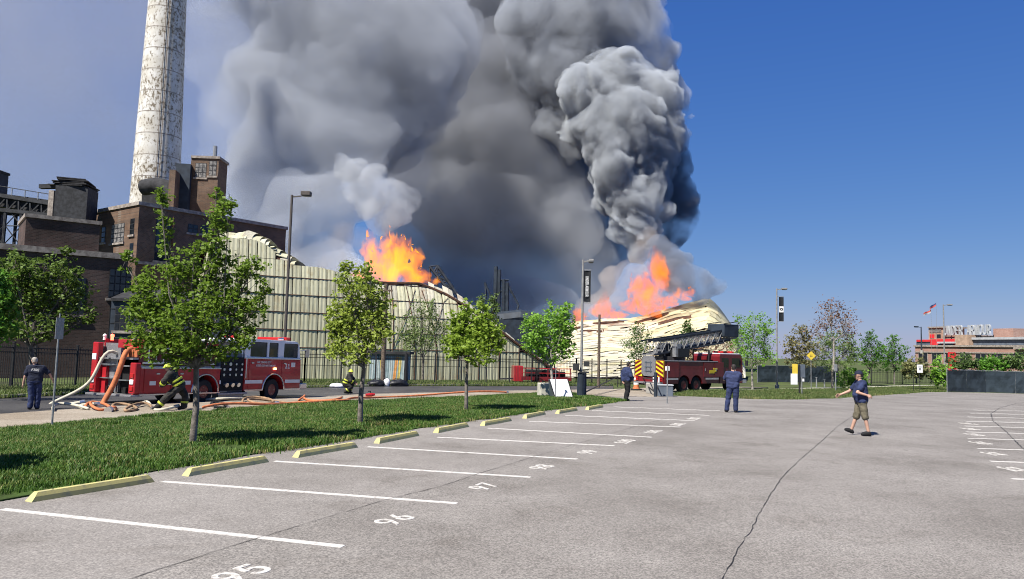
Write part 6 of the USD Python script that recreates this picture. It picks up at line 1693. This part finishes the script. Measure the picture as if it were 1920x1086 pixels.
    tr = [Manifold.batch_hull([sph(pv + across * 0.085 + [0, 0, 0.05], 0.128 + heavy), sph(pv - across * 0.085 + [0, 0, 0.05], 0.128 + heavy), sph(J["hip_l"], 0.1), sph(J["hip_r"], 0.1)])]
    for s in ("l", "r"):
        if shorts:
            k = J["hip_" + s] + (J["kn_" + s] - J["hip_" + s]) * 0.95
            tr += chain([J["hip_" + s], k], [0.112, 0.098])
        else:
            a = J["kn_" + s] + (J["an_" + s] - J["kn_" + s]) * 0.93
            tr += chain([J["hip_" + s], J["kn_" + s], a], [0.108 + heavy, 0.078 + heavy, 0.068 + heavy])
    tm = fused(tr, 0.026, 4)
    v = tm.vertices
    tm.vertices = v + tm.vertex_normals * ((meshkit.fbm(v * [9, 9, 12] + B[1], 4, 5) - 0.5) * 0.045)[:, None]
    obj("shorts" if shorts else "trousers", tm, legs_m, t, smooth=True)
    for s in ("l", "r"):
        an, to = J["an_" + s], J["toe_" + s]
        d = unit(to - an)
        k = fused([Manifold.batch_hull([sph(an - [0, 0, 0.01], 0.054 + heavy * 0.6), sph(an - [0, 0, 0.05] - d * [1, 1, 0] * 0.035, 0.045), sph(to + [0, 0, 0.005], 0.042), sph(to - d * 0.06 + [0, 0, 0.012], 0.047)])], 0.03, 3)
        obj("shoe" if not bands else "boot", k, shoes_m, t, smooth=True)
    for q in (-1, 1):
        obj("eye", trimesh.creation.icosphere(1, 0.011).apply_translation(P(0.081, q * 0.031, 0.012)), "eye_white", t)
    if headgear != "helmet":
        hm = fused([Manifold.batch_hull([sph(P(-0.03, 0, 0.045), 0.094), sph(P(0.01, 0, 0.06), 0.082), sph(P(-0.045, 0, -0.02), 0.078)]) - Manifold.cube((0.3, 0.4, 0.4), True).translate(tuple(P(0.0, 0, -0.24)))], 0.02, 2)
        obj("hair", hm, hair, t, smooth=True)
    if headgear == "cap":
        f = unit(face)
        parts = [Manifold.batch_hull([sph(P(-0.015, 0, 0.05), 0.102), sph(P(0.02, 0, 0.055), 0.09)]) - Manifold.cube((0.5, 0.5, 0.2), True).translate(tuple(P(0, 0, -0.07)))]
        brim = Manifold.batch_hull([sph(P(0.09, k, 0.04), 0.008, 8) for k in (-0.07, 0.07)] + [sph(P(0.17, k, 0.028), 0.008, 8) for k in (-0.045, 0.045)])
        obj("cap", fused(parts + [brim], 0.02, 1), headgear_m, t, smooth=40)
    if headgear == "helmet":
        parts = [Manifold.batch_hull([sph(P(-0.02, 0, 0.05), 0.118), sph(P(0.03, 0, 0.055), 0.105)]) - Manifold.cube((0.5, 0.5, 0.2), True).translate(tuple(P(0, 0, -0.06))),
                 Manifold.batch_hull([ell(P(-0.05, 0, 0.035), 0.17, 0.15, 0.012), ell(P(0.05, 0, 0.04), 0.13, 0.13, 0.012)]), Manifold.batch_hull([sph(P(-0.12, 0, 0.05), 0.012), sph(P(-0.02, 0, 0.17), 0.014), sph(P(0.1, 0, 0.1), 0.012)])]
        obj("helmet", fused(parts, 0.025, 1), headgear_m, t, smooth=40)
    if bands:
        n_ = 1
        for a, b, r in [(J["an_l"], J["kn_l"], 0.085 + heavy), (J["an_r"], J["kn_r"], 0.085 + heavy), (J["wr_l"], J["el_l"], 0.063 + heavy), (J["wr_r"], J["el_r"], 0.063 + heavy)]:
            d = unit(b - a)
            q = a + d * 0.12
            obj("reflective_band", bar(q, q + d * 0.07, r, r, 16), "lime_band", t)
        for z in (0.12, 0.42):
            c = pv + (ch - pv) * z + [0, 0, 0.06]
            d = unit(ch - pv)
            cs = Manifold.batch_hull([sph(c + across * 0.1, 0.145 + heavy, 20), sph(c - across * 0.1, 0.145 + heavy, 20), sph(c + fwd * belly, 0.145 + heavy, 20)])
            lo, hi = c - d * 0.035, c + d * 0.035
            cs = cs.trim_by_plane(tuple(d), float(lo @ d)).trim_by_plane(tuple(-d), float(-(hi @ d)))
            obj("reflective_band", trimesh.Trimesh(*_mm(cs), process=False), "lime_band", t)
    if logo:
        tx = meshkit.text_mesh(logo, 0.075, 0.004, bold=True)
        v = tx.vertices - [tx.bounds[1][0] / 2, 0, 0]
        nb = -fwd
        from scipy.spatial import cKDTree
        tree_ = cKDTree(sm.vertices)
        q = (ch + np.array([0, 0, -0.05])) + v[:, :1] * (-across if fwd[1] < 0 else -across) * 1.0 + v[:, 1:2] * np.array([0, 0, 1.0]) + nb * 0.4
        # lay the print on the cloth
        loc, ri, _ = sm.ray.intersects_location(q, np.repeat([-nb], len(q), 0), multiple_hits=False)
        out = q - nb * 0.25
        out[ri] = loc + nb * 0.006
        obj("lettering", trimesh.Trimesh(out, tx.faces, process=False), "white_sign", t)
    return t
# walking man at right: dark cap, navy T-shirt, khaki shorts
person("man walking left in navy T-shirt, dark cap and khaki shorts, arm held out", (1610, 816.5),
       dict(head=(0.02, 0, 1.655), neck=(0.06, 0, 1.5), face=(-1, -0.35, -0.12), sh_l=(0.14, -0.17, 1.45), sh_r=(-0.02, 0.17, 1.45), el_l=(-0.02, -0.31, 1.2), wr_l=(0.22, -0.25, 1.13), el_r=(-0.22, 0.16, 1.21), wr_r=(-0.46, 0.08, 1.1),
            hip_l=(0.1, -0.09, 0.92), hip_r=(0.04, 0.09, 0.92), kn_l=(0.17, -0.09, 0.5), kn_r=(-0.06, 0.09, 0.5), an_l=(0.25, -0.09, 0.1), an_r=(-0.19, 0.09, 0.12), toe_l=(0.09, -0.13, 0.045), toe_r=(-0.33, 0.07, 0.13)),
       "cloth_navy", "cloth_khaki", "cloth_black", headgear="cap", headgear_m="cloth_midnight", shorts=True, belly=0.06, sleeves=0.5, heavy=0.012)
person("person in navy clothes standing with back turned, hands raised to the face", (1374, 773.5),
       dict(head=(0.03, 0.06, 1.67), neck=(0.02, 0.02, 1.5), face=(-0.1, 1, 0), sh_l=(-0.2, 0.02, 1.45), sh_r=(0.22, 0.0, 1.44), el_l=(-0.31, 0.14, 1.2), wr_l=(-0.1, 0.3, 1.47), el_r=(0.3, 0.16, 1.2), wr_r=(0.14, 0.3, 1.47),
            hip_l=(-0.1, 0, 0.92), hip_r=(0.1, 0, 0.92), kn_l=(-0.17, 0.02, 0.5), kn_r=(0.11, 0.02, 0.5), an_l=(-0.22, 0, 0.09), an_r=(0.1, 0, 0.09), toe_l=(-0.27, 0.15, 0.04), toe_r=(0.15, 0.15, 0.04)),
       "cloth_blue", "cloth_navy", "cloth_black", skin="skin", sleeves=0.55, heavy=0.02)
ph = thing("phone", "small dark phone held up by the person in navy, mostly hidden", "phone", ground(1374, 773.5) + [0.0, 0.42, 1.56], 0.0)
obj("case", box((0, 0, 0), (0.155, 0.012, 0.078), 0, 0.004), "void_black", ph)
obj("screen", box((0, -0.0075, 0), (0.14, 0.003, 0.068)), "cab_glass", ph)
person("person in dark jacket and black trousers walking away past the entrance gate", (1174, 752),
       dict(head=(0.1, 0.05, 1.66), neck=(0.07, 0.02, 1.5), face=(0.8, 0.6, -0.1), sh_l=(-0.1, 0.14, 1.42), sh_r=(0.14, -0.14, 1.42), el_l=(-0.2, 0.1, 1.15), wr_l=(-0.16, 0.0, 0.92), el_r=(0.2, -0.24, 1.16), wr_r=(0.27, -0.1, 0.98),
            hip_l=(0.0, 0.09, 0.92), hip_r=(0.06, -0.07, 0.92), kn_l=(0.05, 0.16, 0.5), kn_r=(0.08, -0.06, 0.48), an_l=(-0.02, 0.12, 0.16), an_r=(0.0, -0.06, 0.09), toe_l=(0.06, 0.2, 0.06), toe_r=(0.13, -0.02, 0.04)),
       "cloth_navy", "cloth_black", "cloth_black", sleeves=1.0, heavy=0.03, scale=1.02)
person("person in navy shirt with white lettering on the back, standing at the street's edge", (61, 768),
       dict(head=(-0.05, 0.03, 1.66), neck=(-0.02, 0, 1.5), face=(-0.3, 0.95, -0.1), sh_l=(-0.19, 0.03, 1.43), sh_r=(0.21, -0.02, 1.42), el_l=(-0.29, 0.0, 1.14), wr_l=(-0.33, 0.03, 0.88), el_r=(0.42, 0.02, 1.22), wr_r=(0.52, 0.2, 1.02),
            hip_l=(-0.09, 0, 0.92), hip_r=(0.1, 0, 0.92), kn_l=(-0.06, 0.02, 0.5), kn_r=(0.13, 0.03, 0.5), an_l=(-0.08, 0, 0.09), an_r=(0.12, 0.05, 0.09), toe_l=(-0.12, 0.15, 0.04), toe_r=(0.17, 0.19, 0.04)),
       "cloth_midnight", "cloth_navy", "cloth_black", hair="hair_grey", sleeves=0.55, heavy=0.02, logo="FIRE")
person("firefighter in dark turnout gear with lime bands, stooping beside the fire engine", (322, 769),
       dict(head=(-0.2, -0.02, 1.5), neck=(-0.12, 0, 1.37), face=(-0.8, 0.3, -0.5), sh_l=(-0.12, -0.2, 1.3), sh_r=(0.02, 0.19, 1.32), el_l=(-0.3, -0.26, 1.05), wr_l=(-0.38, -0.05, 0.88), el_r=(-0.1, 0.32, 1.05), wr_r=(-0.3, 0.3, 0.9),
            hip_l=(0.2, -0.1, 0.84), hip_r=(0.22, 0.1, 0.84), kn_l=(-0.14, -0.14, 0.52), kn_r=(0.42, 0.12, 0.5), an_l=(-0.46, -0.1, 0.13), an_r=(0.4, 0.1, 0.12), toe_l=(-0.62, -0.1, 0.07), toe_r=(0.22, 0.08, 0.05)),
       "turnout", "turnout", "rubber", headgear="helmet", headgear_m="lime_band", sleeves=1.0, heavy=0.045, bands=True)
person("firefighter in dark turnout gear crouching at the kerb behind the forked tree", (652, 738.5),
       dict(head=(0.12, -0.02, 1.22), neck=(0.08, 0, 1.08), face=(0.6, -0.6, -0.3), sh_l=(0.12, 0.18, 1.02), sh_r=(0.0, -0.2, 1.02), el_l=(0.3, 0.2, 0.78), wr_l=(0.42, 0.1, 0.6), el_r=(0.12, -0.32, 0.76), wr_r=(0.32, -0.22, 0.62),
            hip_l=(-0.12, 0.1, 0.5), hip_r=(-0.14, -0.1, 0.5), kn_l=(0.24, 0.14, 0.52), kn_r=(0.2, -0.16, 0.44), an_l=(0.06, 0.12, 0.12), an_r=(-0.14, -0.14, 0.12), toe_l=(0.24, 0.12, 0.06), toe_r=(0.04, -0.16, 0.06)),
       "turnout", "turnout", "rubber", headgear="helmet", headgear_m="lime_band", sleeves=1.0, heavy=0.045, bands=True)
# ------------------------------------------------------------------ smoke and fire
def billow_mesh(balls, amp=0.3, edge=0.9, seed=0, freq=0.16, octaves=6, gain=0.55, blend=0.25):
    """The closed skin of a cloud: balls (px, py, depth, radius in pixels) run together and swollen into lumps upon lumps with creases between them."""
    C = [(at(px, py, d), r * d / FPX) for px, py, d, r in balls]
    R = float(np.mean([r for _, r in C]))
    lo = np.min([c - r for c, r in C], 0) - R * 0.6
    hi = np.max([c + r for c, r in C], 0) + R * 0.6
    h = edge
    n = np.ceil((hi - lo) / h).astype(int) + 2
    ax = [lo[k] + h * np.arange(n[k]) for k in range(3)]
    P = np.stack(np.meshgrid(*ax, indexing="ij"), -1)
    F, k_ = np.zeros(P.shape[:3]), 1.0 / (blend * R)
    for c, r in C:
        F += np.exp(np.clip((r - np.linalg.norm(P - c, axis=-1)) * k_, -60, 60))
    F = np.log(F + 1e-26) / k_
    near = np.abs(F) < R * 0.9
    p = P[near]
    w = p + (np.stack([meshkit.noise(p * freq * 0.8 + 31 * k, seed + k) for k in range(3)], -1) - 0.5) * 0.8 / freq
    d = sum(gain ** o * (np.abs(2 * meshkit.noise(w * freq * 2.05 ** o, seed + 11 * o) - 1) * 2.2 - 0.8) for o in range(octaves))
    F[near] += R * amp * d
    flat, (nx, ny, nz) = F.ravel().tolist(), n.tolist()
    x0, y0_, z0_ = lo.tolist()
    sx = ny * nz
    def f(x, y, z):
        u, v, q = (x - x0) / h, (y - y0_) / h, (z - z0_) / h
        i, j, k = int(u), int(v), int(q)
        if i < 0 or j < 0 or k < 0 or i >= nx - 1 or j >= ny - 1 or k >= nz - 1:
            return -1.0
        u -= i; v -= j; q -= k
        a = i * sx + j * nz + k
        b = a + sx
        c0 = (flat[a] * (1 - q) + flat[a + 1] * q) * (1 - v) + (flat[a + nz] * (1 - q) + flat[a + nz + 1] * q) * v
        c1 = (flat[b] * (1 - q) + flat[b + 1] * q) * (1 - v) + (flat[b + nz] * (1 - q) + flat[b + nz + 1] * q) * v
        return c0 * (1 - u) + c1 * u
    m = Manifold.level_set(f, [*(lo + h).tolist(), *(hi - h * 0.5).tolist()], edge * 1.15)
    return trimesh.Trimesh(*_mm(m), process=False)
def smoke_mat(name, dens, color, scale, lo=0.35, hi=0.65, floor=0.0, aniso=0.0, stretch=(1, 1, 1), detail=5.0, rough=0.55):
    n = {"tc": ("geometry", {}), "mp": ("mapping", {"scale": stretch}), "nz": ("noise_texture", {"scale": scale, "detail": detail, "roughness": rough, "distortion": 0.5}),
         "mr": ("map_range", {"from_min": lo, "from_max": hi, "to_min": floor * dens, "to_max": dens, "clamp": True}),
         "v": ("principled_volume", {"color": color, "anisotropy": aniso})}
    M[name] = usdkit.material(stage, f"/World/Looks/{name}", n, [("tc.position", "mp.vector"), ("mp.vector", "nz.vector"), ("nz.fac", "mr.value"), ("mr.result", "v.density")], volume="v.volume")
def plume(name, label, balls, m, **k):
    return tag(obj(name, billow_mesh(balls, **k), m), label, "smoke", kind="stuff")
smoke_mat("smoke_column", 0.7, (0.88, 0.94, 1.0), 0.2, floor=0.2, aniso=-0.3)
smoke_mat("smoke_black", 0.6, (0.36, 0.4, 0.48), 0.16, lo=0.38, hi=0.6, floor=0.06, aniso=-0.2, detail=8.0, rough=0.62)
smoke_mat("smoke_grey", 0.3, (0.72, 0.77, 0.85), 0.1, lo=0.4, hi=0.62, floor=0.03, aniso=-0.25, detail=9.0, rough=0.62)
smoke_mat("smoke_dark", 0.12, (0.62, 0.65, 0.71), 0.06, floor=0.5, aniso=-0.3, detail=7.0)
smoke_mat("smoke_light", 0.15, (0.87, 0.92, 0.99), 0.07, lo=0.36, hi=0.64, floor=0.32, aniso=-0.3, detail=9.0, rough=0.62)
smoke_mat("smoke_soft", 0.045, (0.84, 0.9, 1.0), 0.03, floor=0.3, aniso=-0.3, detail=6.0)
smoke_mat("smoke_white", 0.4, (0.93, 0.97, 1.0), 0.2, lo=0.38, hi=0.6, floor=0.1, aniso=-0.35)
smoke_mat("smoke_brown", 0.16, (0.86, 0.78, 0.7), 0.12, floor=0.1, aniso=-0.2, detail=6.0)
smoke_mat("smoke_thin", 0.07, (0.8, 0.68, 0.56), 0.16, lo=0.4, hi=0.62, floor=0.08, detail=6.0)
smoke_mat("smoke_veil", 0.008, (0.95, 0.95, 0.95), 0.02, floor=0.4, aniso=-0.3)
plume("smoke_column", "tall pale cauliflower column of smoke above the right-hand fire",
      [(1205, 438, 150, 38), (1186, 405, 150, 50), (1218, 392, 150, 36), (1165, 352, 150, 59), (1214, 335, 152, 52), (1150, 298, 151, 59), (1202, 278, 151, 72), (1118, 232, 151, 63), (1178, 222, 150, 84), (1237, 245, 152, 50), (1095, 172, 152, 61), (1150, 162, 151, 70), (1218, 190, 151, 68), (1242, 292, 153, 38), (1195, 470, 150, 27)],
      "smoke_column", seed=1, amp=0.25, edge=0.48, freq=0.125, gain=0.56)
plume("smoke_billow", "dark billow of smoke along the right edge of the pale column",
      [(1272, 398, 156, 36), (1262, 345, 157, 40), (1255, 300, 158, 42), (1288, 420, 157, 22), (1252, 440, 155, 36), (1282, 375, 157, 30), (1234, 470, 154, 26), (1256, 255, 160, 38)], "smoke_black", seed=4, amp=0.25, edge=0.5, freq=0.14, gain=0.56)
plume("smoke_billow", "grey crown of smoke leaving the top of the picture above the pale column",
      [(1185, 95, 160, 88), (1110, 60, 160, 110), (1212, 150, 161, 58), (1050, 40, 162, 110), (1150, -40, 162, 120), (1232, 115, 162, 38), (1085, 130, 158, 70), (1060, 230, 160, 60), (1240, 205, 163, 42), (1020, 110, 162, 80)], "smoke_grey", seed=6, amp=0.23, edge=0.9, freq=0.08, gain=0.56)
plume("smoke_bank", "broad dark bank of smoke rising between the two fires",
      [(950, 340, 178, 170), (1040, 430, 174, 120), (880, 230, 182, 200), (1050, 170, 178, 160), (850, 470, 168, 120), (960, 530, 168, 80), (1080, 520, 168, 80), (900, 60, 188, 200), (980, -40, 184, 200), (860, 560, 150, 70), (920, 600, 150, 60), (1000, 590, 150, 60), (1060, 590, 150, 40), (1130, 420, 172, 84), (1120, 300, 178, 100)],
      "smoke_dark", seed=2, amp=0.2, edge=1.4, freq=0.06)
plume("smoke_plume", "soft grey plume drifting left over the burning warehouse and the brick buildings",
      [(690, 345, 114, 60), (630, 380, 116, 80), (560, 430, 118, 90), (520, 320, 122, 110), (610, 210, 124, 150), (510, 150, 128, 100), (700, 80, 128, 180), (540, -50, 128, 150), (500, 460, 112, 60), (760, 200, 130, 110), (620, 480, 110, 50), (800, 60, 134, 120), (560, 505, 106, 46), (650, 500, 106, 40)],
      "smoke_light", seed=3, amp=0.26, edge=1.1, freq=0.085)
plume("smoke_plume", "thin outer smoke spreading left past the boiler house, behind the chimney",
      [(470, 380, 112, 90), (460, 260, 122, 110), (450, 130, 128, 110), (430, 0, 130, 130), (520, 440, 104, 70), (455, 440, 98, 46), (560, 80, 138, 180), (660, 250, 132, 150)], "smoke_soft", seed=11, amp=0.28, edge=1.6, freq=0.07)
plume("smoke_puff", "bright white curl of smoke leaning right above the left-hand fire",
      [(755, 385, 100, 30), (728, 362, 101, 32), (700, 338, 102, 32), (742, 405, 100, 24), (712, 398, 101, 32), (768, 375, 100, 18), (672, 322, 104, 28), (688, 378, 103, 32), (715, 428, 101, 22), (645, 312, 106, 28), (660, 360, 104, 26)], "smoke_white", seed=7, amp=0.3, edge=0.42, freq=0.26)
plume("smoke_puff", "low dark curl of smoke right of the right-hand fire, above the mound's crest",
      [(1322, 535, 122, 28), (1300, 522, 122, 30), (1275, 512, 122, 30), (1345, 540, 122, 16), (1264, 540, 123, 24), (1310, 553, 122, 20), (1242, 500, 124, 30), (1228, 470, 126, 30), (1262, 488, 124, 24), (1290, 490, 124, 16)], "smoke_black", seed=8, amp=0.3, edge=0.5, freq=0.2)
plume("smoke_puff", "pale brown puff of smoke left of the right-hand fire",
      [(1150, 540, 124, 28), (1172, 525, 125, 26), (1135, 560, 124, 22), (1165, 556, 125, 26), (1185, 505, 126, 24), (1145, 515, 126, 22), (1200, 478, 128, 30), (1212, 450, 130, 28), (1110, 580, 126, 26), (1235, 560, 127, 26), (1200, 570, 126, 26)], "smoke_brown", seed=9, amp=0.3, edge=0.5, freq=0.2)
plume("smoke_puff", "thin pinkish smoke drifting across the front of the right-hand flames",
      [(1180, 545, 112, 22), (1215, 560, 112, 26), (1250, 530, 112, 26), (1235, 490, 113, 24), (1165, 570, 112, 18), (1270, 550, 112, 18), (1205, 500, 113, 22)], "smoke_thin", seed=12, amp=0.3, edge=0.6, freq=0.2)
plume("smoke_puff", "thin brownish smoke curling off the warehouse eaves left of the left-hand fire",
      [(640, 490, 96, 34), (600, 470, 98, 40), (668, 470, 96, 28), (650, 440, 98, 36), (690, 440, 97, 26), (570, 495, 98, 30)], "smoke_thin", seed=13, amp=0.3, edge=0.6, freq=0.16)
plume("smoke_veil", "thin haze of old smoke greying the sky behind the chimney",
      [(200, 100, 260, 330), (-100, 300, 260, 300), (350, 300, 250, 220), (100, -200, 260, 350), (420, 80, 250, 240), (-200, 0, 260, 300)], "smoke_veil", seed=10, amp=0.05, edge=6, freq=0.02)

# flames: tongues of glowing gas, thick enough to hide what is behind them
def flame_mat(name, e1, e2, strength, dens, scale=0.5, lo=0.4, hi=0.6):
    M[name] = usdkit.material(stage, f"/World/Looks/{name}", {
        "tc": ("geometry", {}), "mp": ("mapping", {"scale": (1, 1, 0.5)}), "nz": ("noise_texture", {"scale": scale, "detail": 6.0, "roughness": 0.62, "distortion": 1.1}),
        "mr": ("map_range", {"from_min": lo, "from_max": hi, "to_min": 0.01 * strength, "to_max": strength, "clamp": True}), "r": ("rgb_ramp", {"ramp": [(0.4, e1), (0.66, e2)]}),
        "dn": ("map_range", {"from_min": lo, "from_max": hi, "to_min": dens * 0.06, "to_max": dens, "clamp": True}),
        "v": ("principled_volume", {"color": (0.05, 0.02, 0.01)})},
        [("tc.position", "mp.vector"), ("mp.vector", "nz.vector"), ("nz.fac", "mr.value"), ("nz.fac", "r.fac"), ("nz.fac", "dn.value"), ("dn.result", "v.density"), ("mr.result", "v.emission_strength"), ("r.color", "v.emission_color")], volume="v.volume")
flame_mat("flame_bright", (1.0, 0.13, 0.004), (1.0, 0.4, 0.015), 0.62, 0.5, 0.6)
flame_mat("flame_deep", (1.0, 0.1, 0.002), (1.0, 0.3, 0.008), 0.5, 0.55, 0.55)
def flames(balls, seed):
    parts = []
    for px, py, d, rx, ry in balls:
        c, R = at(px, py, d), d / FPX
        s = trimesh.creation.icosphere(5)
        n = s.vertices
        k = meshkit.fbm(n * 2.4 + c * 0.5, 5, seed)[:, None]
        lick = np.abs(2 * meshkit.noise(np.column_stack([n[:, 0] * 3.2, n[:, 1] * 3.2, n[:, 2] * 0.9]) + c, seed + 5) - 1)[:, None]
        v = n * np.array([rx, rx * 0.8, ry]) * R * (1 + 0.7 * (k - 0.5))
        h = np.clip(v[:, 2] / (ry * R), -1, 1.4)
        v[:, 2] += np.maximum(h, 0) * (lick[:, 0] - 0.35) * ry * R * 1.1
        v[:, :2] *= (1 - 0.42 * np.clip(h, 0, 1.3))[:, None]         # pointed tops
        v[:, 0] += (meshkit.fbm(np.column_stack([h * 1.8, h * 0, h * 0 + px]), 3, seed) - 0.5) * rx * R * 1.2
        parts.append(Manifold(manifold3d.Mesh((v + c).astype(np.float32), s.faces.astype(np.uint32))))
    return trimesh.Trimesh(*_mm(Manifold.batch_boolean(parts, manifold3d.OpType.Add)), process=False)
def fire(label, balls, seed, m): tag(obj("fire", flames(balls, seed), m), label, "fire", kind="stuff")
fire("wide bright yellow and orange flames over the eaves of the left warehouse roof",
     [(735, 510, 90, 28, 26), (760, 506, 90, 26, 32), (712, 506, 91, 24, 30), (784, 514, 89, 20, 20), (745, 486, 91, 28, 34), (705, 484, 92, 22, 36), (772, 488, 91, 20, 30), (728, 465, 93, 24, 34), (798, 520, 89, 10, 12), (688, 514, 91, 18, 18), (690, 470, 93, 18, 30), (755, 462, 93, 14, 26), (668, 520, 92, 14, 12), (815, 527, 89, 9, 7)], 21, "flame_bright")
fire("tall orange flame in the middle of the right-hand smoke",
     [(1212, 538, 121, 26, 42), (1230, 508, 121, 24, 36), (1205, 558, 121, 30, 30), (1222, 575, 120, 26, 22), (1190, 545, 121, 18, 28), (1186, 570, 121, 22, 18), (1244, 525, 122, 13, 20)], 22, "flame_deep")
fire("small round orange flame left of the tall one, over the mound", [(1134, 576, 119, 19, 22), (1120, 582, 119, 13, 16), (1148, 586, 119, 14, 13), (1165, 590, 119, 14, 9)], 23, "flame_deep")
fire("low flame streak along the mound's crest right of the tall flame", [(1258, 562, 119, 17, 16), (1280, 553, 119, 15, 12), (1246, 572, 119, 11, 12), (1296, 548, 119, 9, 9)], 24, "flame_deep")
fire("dim red flame by the banner lamp post, left end of the mound", [(1088, 590, 118, 13, 18), (1078, 600, 118, 9, 14), (1098, 597, 118, 9, 10)], 25, "flame_deep")
